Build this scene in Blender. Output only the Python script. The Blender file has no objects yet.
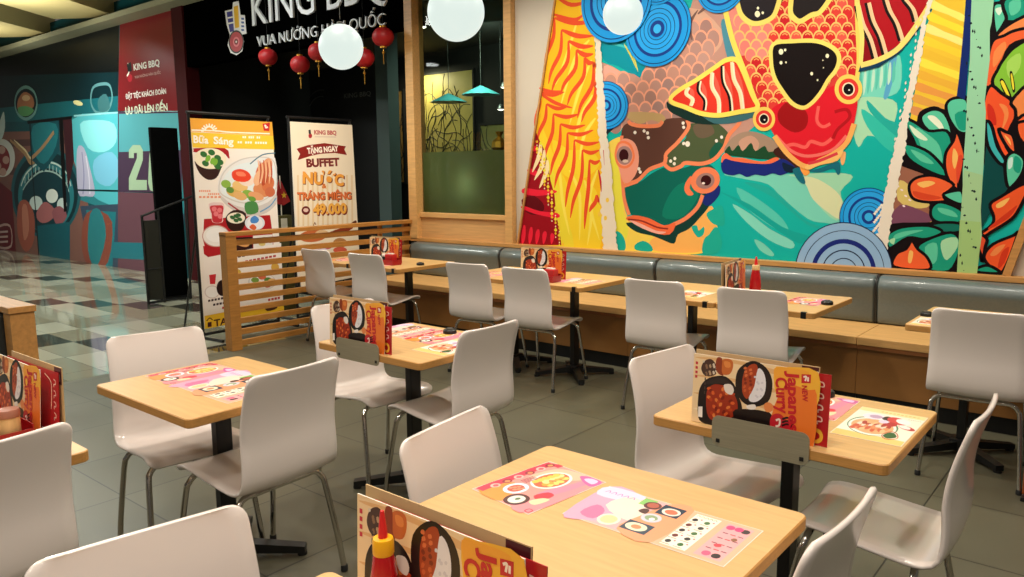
import bpy, bmesh, math, random
from mathutils import Vector, Matrix
random.seed(7)
sc = bpy.context.scene
COL = sc.collection
PI = math.pi
# ------------------------------------------------------------------ camera, world, exposure, big lights
cam_d = bpy.data.cameras.new('camera'); cam = bpy.data.objects.new('camera', cam_d); COL.objects.link(cam)
cam_d.sensor_width = 36.0; cam_d.lens = 778.0 / 1024 * 36.0; cam_d.clip_end = 200
yaw, pit, rol = math.radians(39.664), math.radians(8.443), math.radians(-.486)
fwd = Vector((-math.sin(yaw)*math.cos(pit), math.cos(yaw)*math.cos(pit), -math.sin(pit)))
r0 = Vector((math.cos(yaw), math.sin(yaw), 0)); u0 = r0.cross(fwd)
rt = r0*math.cos(rol) + u0*math.sin(rol); up = -r0*math.sin(rol) + u0*math.cos(rol)
cam.matrix_world = Matrix(((rt.x, up.x, -fwd.x, 0), (rt.y, up.y, -fwd.y, 0), (rt.z, up.z, -fwd.z, 1.518), (0, 0, 0, 1)))
sc.camera = cam
sc.view_settings.view_transform = 'Standard'; sc.view_settings.look = 'None'
sc.view_settings.gamma = 1.0; sc.view_settings.use_curve_mapping = False
sc.view_settings.exposure = 0.08
w = bpy.data.worlds.new('world'); sc.world = w; w.use_nodes = True
w.node_tree.nodes['Background'].inputs[0].default_value = (1.0, .93, .84, 1)
w.node_tree.nodes['Background'].inputs[1].default_value = .10

def area(name, loc, size, power, color, target=None, spread=PI):
    l = bpy.data.lights.new(name, 'AREA'); l.shape = 'DISK'; l.size = size; l.energy = power; l.color = color; l.spread = spread
    o = bpy.data.objects.new(name, l); COL.objects.link(o); o.location = loc
    if target is not None:
        o.rotation_euler = (Vector(target) - Vector(loc)).to_track_quat('-Z', 'Y').to_euler()
    return o
WARM = (1.0, .89, .76)
for (x, y) in [(-1.0, 1.4), (-2.7, 1.5), (-2.6, 3.0), (-.8, 3.0), (-4.4, 3.3), (-2.4, .2), (-.6, .1), (.8, 1.6), (-2.2, -1.4), (-.2, -1.6), (-4.0, -.6), (1.4, -.4)]:
    area('ceiling_downlight', (x, y, 3.44), .13, 16.5, WARM, spread=2.5)
for x in (-5.4, -4.2, -3.0, -1.8, -.6):
    area('bench_downlight', (x, 4.75, 3.44), .2, 15, (1.0, .93, .78), spread=2.6)
for x in (-4.3, -3.2, -2.1, -1.0, .1):
    area('mural_washer', (x, 4.5, 3.42), .25, 4, (1.0, .95, .86), (x, 5.8, 1.5), 2.4)
for (x, y) in [(-8.6, 3.2), (-11.5, 3.4), (-14.5, 3.2), (-8.5, .2), (-12, 0)]:
    area('corridor_light', (x, y, 3.75), .7, 80, (.95, 1.0, .93), spread=3.0)
for (x, y) in [(-9.5, 3.6), (-12.5, 4.2), (-15.5, 4.4)]:
    area('corridor_ceiling_fill', (x, y, 3.2), .6, 30, (1, .97, .82), (x, y, 5))  # added up-facing fill, no fixture here, brightens the corridor ceiling

area('hoarding_fill', (-13.2, 4.6, 3.6), .5, 26, (.9, 1, .97), (-13.2, 5.8, 1.6), 2.4)  # added fill to brighten the hoarding print, no fixture behind it
area('banner_fill', (-5.2, 4.2, 3.42), .2, 14, (1, .96, .88), (-6.85, 4.6, 1.3), 1.6)  # added fill aimed at the banners to whiten them
area('sign_fill', (-8.0, 4.2, 4.0), .5, 14, (1, 1, 1), (-7.8, 5.75, 3.2), 2.0)  # added fill that lifts the sign letters, no real fitting

# ------------------------------------------------------------------ materials
def lin(c): c /= 255.0; return c/12.92 if c <= .04045 else ((c+.055)/1.055)**2.4
def rgb(h): return (lin(int(h[0:2], 16)), lin(int(h[2:4], 16)), lin(int(h[4:6], 16)), 1)
MATS = {}
def mat(name, hexc, rough=.5, metal=0.0, noise=0.0, nscale=8.0, stretch=(1, 1, 1), bump=0.0, coat=0.0, spec=.5):
    if name in MATS: return MATS[name]
    m = bpy.data.materials.new(name); m.use_nodes = True; nt = m.node_tree; b = nt.nodes['Principled BSDF']
    b.inputs['Roughness'].default_value = rough; b.inputs['Metallic'].default_value = metal
    b.inputs['Specular IOR Level'].default_value = spec
    if coat: b.inputs['Coat Weight'].default_value = coat; b.inputs['Coat Roughness'].default_value = .08
    c = rgb(hexc); b.inputs['Base Color'].default_value = c
    if noise or bump:
        tc = nt.nodes.new('ShaderNodeTexCoord'); mp = nt.nodes.new('ShaderNodeMapping'); nz = nt.nodes.new('ShaderNodeTexNoise')
        mp.inputs['Scale'].default_value = stretch; nz.inputs['Scale'].default_value = nscale; nz.inputs['Detail'].default_value = 6
        nt.links.new(tc.outputs['Object'], mp.inputs['Vector']); nt.links.new(mp.outputs['Vector'], nz.inputs['Vector'])
        if noise:
            mx = nt.nodes.new('ShaderNodeValToRGB'); e = mx.color_ramp.elements
            e[0].position = .3; e[1].position = .7
            e[0].color = tuple(max(0, v*(1-noise)) for v in c[:3]) + (1,); e[1].color = tuple(min(1, v*(1+noise*.6)) for v in c[:3]) + (1,)
            nt.links.new(nz.outputs['Fac'], mx.inputs['Fac']); nt.links.new(mx.outputs['Color'], b.inputs['Base Color'])
        if bump:
            bp = nt.nodes.new('ShaderNodeBump'); bp.inputs['Strength'].default_value = bump; bp.inputs['Distance'].default_value = .004
            nt.links.new(nz.outputs['Fac'], bp.inputs['Height']); nt.links.new(bp.outputs['Normal'], b.inputs['Normal'])
    MATS[name] = m; return m
def glow(name, hexc, s):
    if name in MATS: return MATS[name]
    m = mat(name, hexc, .4); b = m.node_tree.nodes['Principled BSDF']
    b.inputs['Emission Color'].default_value = rgb(hexc); b.inputs['Emission Strength'].default_value = s
    return m
CUR_ROUGH = ['print', .45]
def ink(h): return mat(CUR_ROUGH[0] + '_' + h, h, CUR_ROUGH[1], spec=.12 if CUR_ROUGH[0] in ('mural', 'hoarding') else .5)

# ------------------------------------------------------------------ mesh helpers
class MB:
    def __init__(s): s.v = []; s.f = []; s.m = []; s.mats = []; s.sm = []
    def mi(s, m):
        if m not in s.mats: s.mats.append(m)
        return s.mats.index(m)
    def add(s, vs, fs, m, smooth=False):
        o = len(s.v); i = s.mi(m); s.v += [tuple(v) for v in vs]
        for f in fs: s.f.append([o+k for k in f]); s.m.append(i); s.sm.append(smooth)
    def box(s, a, b, m, bev=0.0, M=None):
        bm = bmesh.new(); bmesh.ops.create_cube(bm, size=1)
        for v in bm.verts: v.co = Vector([(a[k]+b[k])/2 + v.co[k]*(b[k]-a[k]) for k in range(3)])
        if bev: bmesh.ops.bevel(bm, geom=bm.edges[:], offset=bev, segments=2, affect='EDGES', profile=.6)
        if M: bm.transform(M)
        bm.verts.index_update(); s.add([v.co[:] for v in bm.verts], [[v.index for v in f.verts] for f in bm.faces], m, False); bm.free()
    def lathe(s, prof, m, seg=20, c=(0, 0, 0), smooth=True):
        vs = []; fs = []; n = len(prof)
        for k in range(seg):
            a = 2*PI*k/seg
            for r, z in prof: vs.append((c[0]+r*math.cos(a), c[1]+r*math.sin(a), c[2]+z))
        for k in range(seg):
            k2 = (k+1) % seg
            for j in range(n-1): fs.append([k*n+j, k2*n+j, k2*n+j+1, k*n+j+1])
        if prof[0][0] > 1e-6: fs.append([k*n for k in range(seg)][::-1])
        if prof[-1][0] > 1e-6: fs.append([k*n+n-1 for k in range(seg)])
        s.add(vs, fs, m, smooth)
    def tube(s, path, r, m, seg=10, sub=4):
        p = cr_open([Vector(q) for q in path], sub); n = len(p); rr = r if callable(r) else (lambda t: r)
        t = [(p[min(i+1, n-1)]-p[max(i-1, 0)]).normalized() for i in range(n)]
        nrm = t[0].orthogonal().normalized(); vs = []; fs = []
        for i in range(n):
            nrm = (nrm - t[i]*nrm.dot(t[i])).normalized(); b = t[i].cross(nrm); q = rr(i/(n-1))
            for k in range(seg):
                a = 2*PI*k/seg; vs.append(p[i] + (nrm*math.cos(a) + b*math.sin(a))*q)
        for i in range(n-1):
            for k in range(seg): fs.append([i*seg+k, i*seg+(k+1) % seg, (i+1)*seg+(k+1) % seg, (i+1)*seg+k])
        fs.append(list(range(seg))[::-1]); fs.append([(n-1)*seg+k for k in range(seg)])
        s.add(vs, fs, m, True)
    def prism(s, pts, z0, z1, m, mside=None, bev=0.0):
        n = len(pts); c = (sum(p[0] for p in pts)/n, sum(p[1] for p in pts)/n)
        def ins(d): 
            out = []
            for i in range(n):
                a = Vector(pts[i-1]); b = Vector(pts[i]); q = Vector(pts[(i+1) % n])
                n1 = Vector((-(b-a).y, (b-a).x)).normalized(); n2 = Vector((-(q-b).y, (q-b).x)).normalized()
                k = (n1+n2); k = k.normalized() if k.length > 1e-6 else n1; out.append(b+k*d)
            return out
        mside = mside or m
        rings = [(pts, z0), (pts, z1)] if not bev else [(ins(bev), z0), (pts, z0+bev), (pts, z1-bev), (ins(bev), z1)]
        vs = [(p[0], p[1], z) for r, z in rings for p in r]
        fs = [[j*n+i, j*n+(i+1) % n, (j+1)*n+(i+1) % n, (j+1)*n+i] for j in range(len(rings)-1) for i in range(n)]
        s.add(vs, fs, mside); L = (len(rings)-1)*n
        s.add([(p[0], p[1], z0) for p in rings[0][0]], [list(range(n))[::-1]], m); s.add([(p[0], p[1], z1) for p in rings[-1][0]], [list(range(n))], m)
    def build(s, name, parent=None, loc=None, sharp=40):
        me = bpy.data.meshes.new(name); me.from_pydata(s.v, [], s.f)
        for m in s.mats: me.materials.append(m)
        me.polygons.foreach_set('material_index', s.m); me.polygons.foreach_set('use_smooth', s.sm); me.update()
        if any(s.sm): me.set_sharp_from_angle(angle=math.radians(sharp))
        o = bpy.data.objects.new(name, me); COL.objects.link(o)
        if parent: o.parent = parent
        if loc: o.location = loc
        return o
def cr_open(p, sub):
    if len(p) < 3 or sub < 2: return list(p)
    out = []
    for i in range(len(p)-1):
        a = p[max(i-1, 0)]; b = p[i]; c = p[i+1]; d = p[min(i+2, len(p)-1)]
        for k in range(sub):
            t = k/sub; out.append(.5*((2*b)+(c-a)*t+(2*a-5*b+4*c-d)*t*t+(3*b-a-3*c+d)*t**3))
    out.append(p[-1]); return out
def cr_closed(p, sub):
    n = len(p); out = []
    for i in range(n):
        a, b, c, d = p[i-1], p[i], p[(i+1) % n], p[(i+2) % n]
        for k in range(sub):
            t = k/sub; out.append(.5*((2*b)+(c-a)*t+(2*a-5*b+4*c-d)*t*t+(3*b-a-3*c+d)*t**3))
    return out
def rrect(x0, y0, x1, y1, r, n=4):
    out = []
    for cx, cy, a0 in ((x1-r, y0+r, -PI/2), (x1-r, y1-r, 0), (x0+r, y1-r, PI/2), (x0+r, y0+r, PI)):
        for k in range(n+1): a = a0 + k*PI/2/n; out.append((cx+r*math.cos(a), cy+r*math.sin(a)))
    return out
def tag(o, label, cat=None, group=None, kind=None):
    if label: o['label'] = label
    if cat: o['category'] = cat
    if group: o['group'] = group
    if kind: o['kind'] = kind
    return o
def thing(name, label, cat, loc=(0, 0, 0), rz=0.0, group=None):
    o = bpy.data.objects.new(name, None); COL.objects.link(o); o.location = loc; o.rotation_euler = (0, 0, rz); o.empty_display_size = .1
    return tag(o, label, cat, group)
def struct(o, label=None): o['kind'] = 'structure'; return tag(o, label) if label else o
def copy_tree(o, parent=None):
    c = o.copy(); COL.objects.link(c)
    if parent: c.parent = parent
    for ch in list(o.children): copy_tree(ch, c)
    return c
# ---- printed artwork: flat inks laid on a real surface (o + u*U + v*V, each ink a hair above the last)
def parse(data):
    for q in data:
        k = 'PQSLO'[q[0]]; col = '%02x%02x%02x' % tuple(q[1:4]); w_ = q[4]/1000.0; x = y = 0; pts = []
        for i in range(5, len(q), 2): x += q[i]; y += q[i+1]; pts.append(Vector((x/1000.0, y/1000.0)))
        yield k, col, w_, pts
def strip(p, wf, closed=False):
    n = len(p); L = []; R = []
    for i in range(n):
        a = p[i-1] if (closed or i > 0) else p[i]; b = p[(i+1) % n] if (closed or i < n-1) else p[i]
        d = (b-a); d = d.normalized() if d.length > 1e-9 else Vector((1, 0)); nn = Vector((-d.y, d.x)); h = wf(i/max(1, n-1))/2
        L.append(p[i]+nn*h); R.append(p[i]-nn*h)
    return L, R
def art(mb, data, o, U, V, su=1.0, sv=1.0, eps=1e-5, start=1):
    o = Vector(o); U = Vector(U); V = Vector(V); N = U.cross(V); idx = start
    def put(poly):
        mb.add([o + U*p.x*su + V*p.y*sv + N*(idx*eps) for p in poly], [list(range(len(poly)))], ink(col))
    for k, col, w_, pts in parse(data):
        idx += 1
        if k == 'Q': put(pts)
        elif k == 'P': put(cr_closed(pts, 3))
        else:
            p = cr_closed(pts, 4) if k == 'O' else cr_open(pts, 5)
            wf = (lambda t: w_) if k != 'S' else (lambda t: w_*(.15+.85*math.sin(PI*min(1, .08+t*.92))))
            L, R = strip(p, wf, k == 'O'); n = len(L)
            vs = [o + U*q.x*su + V*q.y*sv + N*(idx*eps) for q in L+R]
            fs = [[i, n+i, n+(i+1) % n, (i+1) % n] for i in range(n if k == 'O' else n-1)]
            mb.add(vs, fs, ink(col))
    return idx
FONTC = {}
def glyphs(s, bold):
    if (s, bold) in FONTC: return FONTC[(s, bold)]
    c = bpy.data.curves.new('lettering', 'FONT'); c.body = s; c.resolution_u = 3; c.offset = bold
    t = bpy.data.objects.new('lettering', c); COL.objects.link(t); bpy.context.view_layer.update()
    e = t.evaluated_get(bpy.context.evaluated_depsgraph_get()); me = e.to_mesh()
    vs = [v.co.copy() for v in me.vertices]; fs = [list(p.vertices) for p in me.polygons]; e.to_mesh_clear()
    bpy.data.objects.remove(t); bpy.data.curves.remove(c); FONTC[(s, bold)] = (vs, fs); return vs, fs
def text(mb, t, o, U, V, lift, su=1.0, sv=1.0, bold=.02, depth=0.0, m=None):
    s, col, x0, y0, x1, y1, cap = t
    s2 = s.replace('\u1eda', '\u00d3'); vs, fs = glyphs(s2, bold); vs = list(vs); fs = list(fs)
    for i, c in enumerate(s):                      # the hook of the horned O
        if c == '\u1eda':
            xr = max(v.x for v in glyphs(s2[:i+1], bold)[0]); k = len(vs)
            vs += [Vector((xr+dx, dy, 0)) for dx, dy in ((-.15, .63), (-.03, .60), (.06, .66), (.09, .80), (.01, .80), (-.01, .71), (-.12, .71))]; fs.append(list(range(k, k+7)))
    a = min(v.x for v in vs); b = max(v.x for v in vs)
    o = Vector(o); U = Vector(U); V = Vector(V); N = U.cross(V)
    d = Vector((x1-x0, y1-y0)); L = d.length; d.normalize(); n = Vector((-d.y, d.x))
    out = []
    for v in vs:
        q = Vector((x0, y0)) + d*((v.x-a)/(b-a)*L) + n*(v.y/.73*cap); out.append(o + U*q.x*su + V*q.y*sv + N*lift)
    mm = m or ink(col); mb.add(out, fs, mm)
    if depth: 
        from collections import Counter
        ed = Counter(tuple(sorted((f[i], f[(i+1) % len(f)]))) for f in fs for i in range(len(f)))
        back = [p - N*depth for p in out]; k = len(out)
        mb.add(out+back, [[a_, b_, b_+k, a_+k] for (a_, b_), c_ in ed.items() if c_ == 1], mm)

# printed artwork: shape kind, red, green, blue, stroke width in mm, then points in mm (first absolute, then steps)
MURAL = [[1,20,178,170,0,-4198,3268,-496,-2434,3970,15,428,1782],
[0,120,210,190,0,-2634,1497,171,-40,181,-39,115,-100,191,-148,120,-27,101,4,17,89,-96,57,-139,133,-48,60,-107,8],
[0,158,216,180,0,-2128,1487,139,-46,82,-164,137,-116,53,90,-35,117,79,102,-114,30],
[0,213,220,176,0,-2021,1471,105,-15,136,-88,47,-88,-16,-104,-82,43,-107,87,-49,90],
[0,85,200,184,0,-2528,1393,186,-93,181,-136,52,-107,-128,42,-201,136],
[0,128,216,198,0,-2557,1265,154,-77,150,-105,178,-86,-14,-55,-176,61,-186,136],
[0,120,210,190,0,-2371,998,75,-28,83,-75,-31,-17,-83,43],
[0,34,170,160,0,-2462,1425,232,-108,256,-193,90,-12,-123,57,-210,195,-163,61],
[0,22,166,158,0,-2664,1360,241,-93,265,-165,218,-68,-89,-50,-225,130,-236,152],
[0,120,214,194,0,-1674,2175,165,83,93,10,13,-211,-91,-52,-152,10,-34,82],
[0,169,221,182,0,-1684,1998,152,9,114,-46,-10,-135,-50,-96,-115,23,-54,-78,-47,143],
[0,52,192,174,0,-1642,1935,99,-65,137,-104,28,-138,-97,42,-122,143],
[0,38,174,162,0,-1607,1993,121,-125,76,-43,26,-99,-99,83,-100,103],
[0,90,166,207,0,-1481,2255,44,34,-10,-152,-29,-133,-28,1,20,135],
[2,92,196,176,20,-1656,2193,-1,-88,-3,-89],
[2,191,230,207,20,-1630,2199,0,-90,-3,-83],
[2,92,196,176,20,-1603,2204,-1,-92,-3,-76],
[2,191,230,207,20,-1577,2210,0,-94,-4,-70],
[2,92,196,176,20,-1551,2215,0,-95,-4,-64],
[2,191,230,207,20,-1525,2221,0,-97,-4,-58],
[2,92,196,176,20,-1500,2226,1,-98,-5,-52],
[2,191,230,207,20,-1474,2231,0,-100,-5,-46],
[2,92,196,176,20,-1449,2237,1,-102,-5,-40],
[0,10,148,166,0,-3820,3166,635,-101,-18,-381,-119,-460,-134,83,-156,95,-120,44,-62,146],
[2,63,192,196,20,-3674,2588,99,-27,116,-44],
[2,224,210,74,14,-3556,2575,69,-104,49,-101],
[2,224,210,74,14,-3517,2571,59,-119,40,-116],
[1,195,147,132,0,-3783,2451,111,-44,100,-58,116,-26,58,-37,54,92,128,51,256,339,78,249,479,-77,103,-686,-31,-345,-106,-84,-220,-174,-186,35,-91,159,-196,8,-167,48,-94,-21,-145,23,-149,-27,-63,171],
[0,185,138,128,0,-3306,2342,270,54,177,-169,-80,-225,-265,-105,-188,49,-5,244],
[0,233,168,150,0,-3752,2415,140,-46,79,-72,-17,-146,-138,-24,-62,88],
[0,214,168,144,0,-2960,2783,272,-198,-43,-158,-219,-24,-193,-12],
[0,238,164,136,0,-2973,2615,-5,-30,-16,-23,-24,-12,-27,3,-25,17,-18,27,-7,33,5,31,17,23,24,11,27,-3,25,-17,18,-27],
[0,168,127,116,0,-2982,2607,-4,-27,-14,-22,-20,-10,-23,3,-21,15,-15,24,-6,30,4,28,14,21,21,10,23,-3,20,-15,15,-25],
[0,238,164,136,0,-2866,2615,-5,-30,-16,-23,-23,-12,-27,3,-25,17,-17,27,-7,32,5,31,16,23,24,11,27,-4,24,-17,17,-26],
[0,192,148,136,0,-2875,2607,-4,-28,-14,-21,-19,-10,-23,3,-21,15,-14,24,-6,29,4,28,14,21,20,10,22,-3,20,-15,15,-24],
[0,238,164,136,0,-2762,2614,-5,-30,-15,-22,-23,-11,-26,3,-24,16,-17,27,-7,31,5,31,15,22,24,11,26,-3,23,-17,17,-26],
[0,168,128,120,0,-2771,2607,-4,-28,-13,-20,-19,-11,-22,3,-20,15,-15,24,-6,28,4,28,14,21,19,9,22,-2,20,-15,14,-24],
[0,238,164,136,0,-3014,2528,-6,-31,-16,-23,-24,-12,-28,3,-25,16,-18,28,-7,33,5,31,17,23,25,12,27,-3,25,-17,18,-28],
[0,185,140,128,0,-3024,2520,-4,-28,-14,-22,-20,-10,-24,2,-21,15,-15,25,-6,29,4,29,14,21,21,10,23,-2,21,-15,15,-25],
[0,238,164,136,0,-2907,2529,-5,-31,-16,-23,-24,-12,-27,3,-24,16,-18,28,-7,32,5,31,17,23,24,11,26,-3,25,-17,17,-27],
[0,162,128,122,0,-2916,2520,-4,-27,-14,-22,-20,-10,-22,2,-21,15,-15,24,-6,30,4,28,14,21,20,10,23,-2,21,-15,14,-25],
[0,238,164,136,0,-2802,2529,-5,-30,-15,-23,-23,-12,-27,3,-24,16,-17,27,-7,32,5,31,16,23,23,11,27,-3,24,-17,17,-26],
[0,168,128,120,0,-2811,2521,-4,-28,-13,-21,-19,-10,-22,2,-21,15,-15,24,-5,29,4,28,13,21,20,10,22,-3,20,-14,15,-24],
[0,238,164,136,0,-2699,2529,-4,-30,-16,-22,-22,-12,-26,3,-24,16,-17,27,-7,31,5,31,16,22,23,11,25,-3,24,-16,17,-26],
[0,180,138,128,0,-2707,2521,-4,-27,-13,-21,-19,-10,-22,2,-20,15,-14,24,-6,28,4,28,13,21,19,10,22,-3,20,-15,14,-23],
[0,238,164,136,0,-3056,2452,-6,-31,-16,-24,-25,-12,-28,2,-25,17,-18,28,-7,33,5,31,17,24,25,12,28,-3,25,-17,18,-28],
[0,168,127,116,0,-3066,2444,-4,-29,-14,-22,-21,-10,-23,2,-22,15,-15,24,-6,30,5,29,14,22,21,10,23,-2,21,-15,15,-25],
[0,238,164,136,0,-2948,2453,-5,-31,-16,-23,-24,-12,-27,2,-25,17,-18,27,-7,33,6,31,16,24,24,11,27,-3,25,-17,18,-27],
[0,196,144,127,0,-2957,2445,-4,-28,-14,-22,-20,-10,-23,2,-21,15,-15,24,-6,29,5,29,13,21,21,11,23,-3,21,-15,14,-24],
[0,238,164,136,0,-2841,2454,-5,-30,-16,-24,-23,-11,-27,2,-25,17,-17,27,-7,32,5,31,16,23,24,11,27,-3,24,-16,17,-27],
[0,180,138,128,0,-2850,2446,-4,-27,-14,-22,-19,-10,-23,2,-21,14,-14,25,-6,29,4,28,14,21,20,10,22,-2,20,-15,15,-24],
[0,238,164,136,0,-2737,2456,-5,-31,-15,-23,-23,-11,-26,2,-24,16,-18,27,-6,32,5,30,15,23,23,12,26,-3,24,-17,17,-26],
[0,192,148,136,0,-2746,2448,-4,-28,-13,-21,-19,-10,-22,2,-20,14,-15,24,-6,29,4,27,13,22,20,10,22,-3,20,-14,14,-24],
[0,238,164,136,0,-3099,2362,-6,-31,-16,-24,-25,-13,-28,3,-26,16,-18,28,-7,33,5,32,17,24,25,12,28,-3,26,-16,18,-28],
[0,185,140,128,0,-3109,2354,-4,-29,-14,-22,-21,-11,-24,2,-22,15,-15,25,-6,30,4,29,15,22,21,11,24,-3,21,-15,15,-24],
[0,238,164,136,0,-2989,2365,-5,-31,-17,-25,-24,-12,-28,3,-25,16,-18,27,-7,33,6,32,16,24,25,11,27,-2,25,-17,18,-27],
[0,162,128,122,0,-2999,2356,-4,-28,-14,-22,-20,-11,-23,2,-22,15,-15,24,-6,30,5,28,14,22,20,11,24,-2,21,-15,15,-24],
[0,238,164,136,0,-2882,2367,-5,-31,-16,-24,-23,-12,-27,3,-25,16,-18,27,-7,32,6,31,16,24,24,12,27,-3,24,-16,17,-27],
[0,180,138,128,0,-2891,2359,-4,-28,-14,-22,-20,-11,-22,2,-21,15,-15,24,-6,29,5,28,13,22,20,11,23,-3,21,-14,14,-24],
[0,238,164,136,0,-2777,2369,-5,-30,-15,-24,-23,-12,-27,3,-24,16,-17,26,-7,32,5,31,16,24,23,11,27,-3,23,-16,18,-26],
[0,192,148,136,0,-2786,2361,-4,-28,-13,-21,-19,-11,-22,2,-21,14,-15,24,-5,29,4,28,13,22,20,10,22,-2,20,-15,15,-23],
[0,238,164,136,0,-3612,2271,-7,-34,-19,-25,-28,-14,-31,3,-28,17,-20,29,-8,35,7,34,19,25,28,13,32,-2,28,-18,19,-29],
[0,196,144,127,0,-3623,2262,-6,-30,-16,-24,-23,-12,-26,2,-24,15,-17,26,-6,32,5,31,17,23,23,12,26,-2,24,-16,17,-26],
[0,238,164,136,0,-3491,2274,-6,-33,-18,-25,-27,-13,-31,2,-28,17,-19,29,-7,34,6,34,19,25,27,13,30,-3,28,-17,19,-29],
[0,185,140,128,0,-3501,2265,-5,-30,-16,-23,-23,-12,-25,2,-24,16,-16,25,-6,32,5,30,16,23,23,12,25,-3,24,-15,16,-26],
[0,238,164,136,0,-3256,2281,-5,-32,-18,-25,-25,-13,-30,2,-26,17,-19,28,-7,34,6,32,18,25,26,13,29,-3,26,-17,18,-28],
[0,178,134,121,0,-3265,2272,-5,-29,-15,-23,-22,-11,-24,2,-23,15,-15,25,-7,30,5,30,15,22,22,12,25,-2,22,-15,16,-26],
[0,238,164,136,0,-3142,2284,-5,-32,-17,-24,-26,-13,-28,2,-26,17,-19,28,-7,33,6,32,17,25,26,12,28,-3,26,-16,18,-28],
[0,168,127,116,0,-3152,2276,-4,-29,-15,-23,-21,-11,-24,2,-22,15,-15,24,-6,31,4,29,15,22,21,11,24,-2,22,-15,15,-25],
[0,238,164,136,0,-3031,2287,-5,-31,-17,-24,-24,-13,-28,2,-26,17,-18,27,-7,33,6,32,17,24,24,12,28,-2,25,-17,18,-27],
[0,196,144,127,0,-3040,2279,-5,-29,-14,-22,-20,-11,-24,2,-21,14,-16,25,-6,30,5,29,14,22,21,11,23,-2,22,-15,15,-25],
[0,238,164,136,0,-2922,2291,-5,-32,-17,-24,-24,-12,-27,2,-25,16,-18,27,-6,33,5,31,16,24,24,12,28,-2,24,-16,18,-27],
[0,185,140,128,0,-2932,2282,-4,-28,-13,-22,-21,-11,-23,2,-21,14,-15,24,-6,30,5,28,14,22,20,11,23,-2,21,-15,15,-24],
[0,238,164,136,0,-2816,2294,-5,-31,-16,-24,-23,-12,-27,2,-24,16,-18,27,-7,32,5,31,16,24,24,12,27,-3,24,-16,17,-27],
[0,168,128,120,0,-2825,2285,-4,-28,-14,-21,-19,-11,-23,1,-20,15,-15,24,-6,29,4,28,14,22,20,11,22,-3,20,-14,15,-24],
[0,238,164,136,0,-2712,2297,-5,-31,-15,-23,-23,-12,-26,2,-24,16,-17,26,-7,32,5,31,15,23,23,12,26,-3,24,-16,17,-26],
[0,180,138,128,0,-2721,2288,-4,-27,-13,-22,-19,-11,-22,2,-20,14,-15,24,-6,29,4,28,13,21,20,11,22,-2,20,-15,14,-23],
[0,238,164,136,0,-3539,2179,-6,-33,-18,-26,-28,-13,-31,2,-28,17,-20,28,-7,35,7,34,19,26,27,13,31,-3,28,-17,19,-28],
[0,178,134,121,0,-3549,2170,-5,-30,-16,-24,-23,-12,-26,2,-24,15,-17,26,-6,31,6,31,16,23,23,12,26,-2,23,-15,17,-26],
[0,238,164,136,0,-3418,2184,-6,-33,-18,-26,-27,-13,-30,2,-28,17,-19,28,-7,34,6,34,18,25,27,13,30,-2,28,-17,19,-28],
[0,168,127,116,0,-3429,2175,-5,-30,-15,-23,-22,-12,-26,1,-23,15,-16,26,-7,31,6,30,15,23,23,12,25,-2,23,-15,16,-26],
[0,238,164,136,0,-3301,2188,-6,-32,-17,-26,-26,-13,-30,2,-27,17,-19,28,-7,34,6,33,18,25,27,13,29,-3,26,-16,19,-28],
[0,196,144,127,0,-3311,2179,-5,-29,-15,-23,-22,-12,-24,1,-23,15,-16,26,-6,30,5,30,15,23,22,12,25,-2,22,-15,16,-25],
[0,238,164,136,0,-3186,2193,-6,-33,-17,-25,-25,-13,-29,2,-26,17,-19,28,-7,33,6,33,17,25,26,12,29,-2,26,-17,18,-27],
[0,185,140,128,0,-3196,2184,-4,-29,-15,-23,-21,-12,-25,2,-22,14,-16,25,-6,31,5,29,15,23,22,11,24,-2,22,-14,15,-25],
[0,238,164,136,0,-3074,2197,-5,-32,-17,-25,-25,-12,-28,1,-26,17,-18,27,-7,33,6,32,17,25,25,12,28,-2,25,-16,18,-28],
[0,162,128,122,0,-3083,2188,-5,-29,-14,-22,-21,-12,-23,2,-22,14,-16,25,-6,30,5,29,14,23,21,11,24,-2,22,-15,15,-24],
[0,238,164,136,0,-2964,2201,-5,-32,-16,-24,-25,-13,-27,2,-25,16,-18,28,-7,32,5,32,17,24,24,13,28,-3,24,-16,18,-27],
[0,178,134,121,0,-2973,2192,-5,-28,-13,-22,-21,-12,-23,2,-21,14,-15,25,-6,29,4,29,14,22,21,11,23,-2,21,-14,15,-24],
[0,238,164,136,0,-2857,2205,-5,-31,-16,-24,-23,-13,-27,2,-25,16,-17,27,-7,32,5,32,16,24,24,12,27,-2,24,-16,17,-27],
[0,168,128,120,0,-2866,2196,-4,-28,-13,-22,-20,-11,-23,2,-21,14,-15,24,-6,29,5,29,13,22,20,11,23,-2,21,-15,14,-24],
[0,238,164,136,0,-2752,2209,-5,-31,-15,-24,-23,-12,-26,2,-25,16,-17,26,-7,32,5,31,16,24,23,12,27,-2,23,-16,17,-26],
[0,180,138,128,0,-2761,2201,-4,-28,-13,-22,-19,-11,-22,1,-21,14,-14,24,-6,29,4,28,13,22,20,11,22,-2,20,-14,15,-24],
[0,238,164,136,0,-3586,2096,-7,-34,-19,-26,-27,-14,-32,2,-28,17,-20,29,-7,35,6,34,20,26,28,13,31,-2,28,-17,19,-28],
[0,185,140,128,0,-3597,2087,-5,-31,-16,-24,-24,-12,-26,1,-24,15,-17,26,-6,32,5,31,17,24,23,12,26,-2,24,-15,17,-26],
[0,238,164,136,0,-3465,2102,-6,-34,-18,-26,-27,-13,-31,2,-28,16,-19,29,-7,34,6,34,19,26,27,13,30,-2,28,-17,19,-28],
[0,162,128,122,0,-3475,2092,-5,-30,-16,-23,-23,-13,-25,2,-24,15,-16,25,-6,32,5,30,16,24,23,12,25,-2,23,-15,17,-26],
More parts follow.
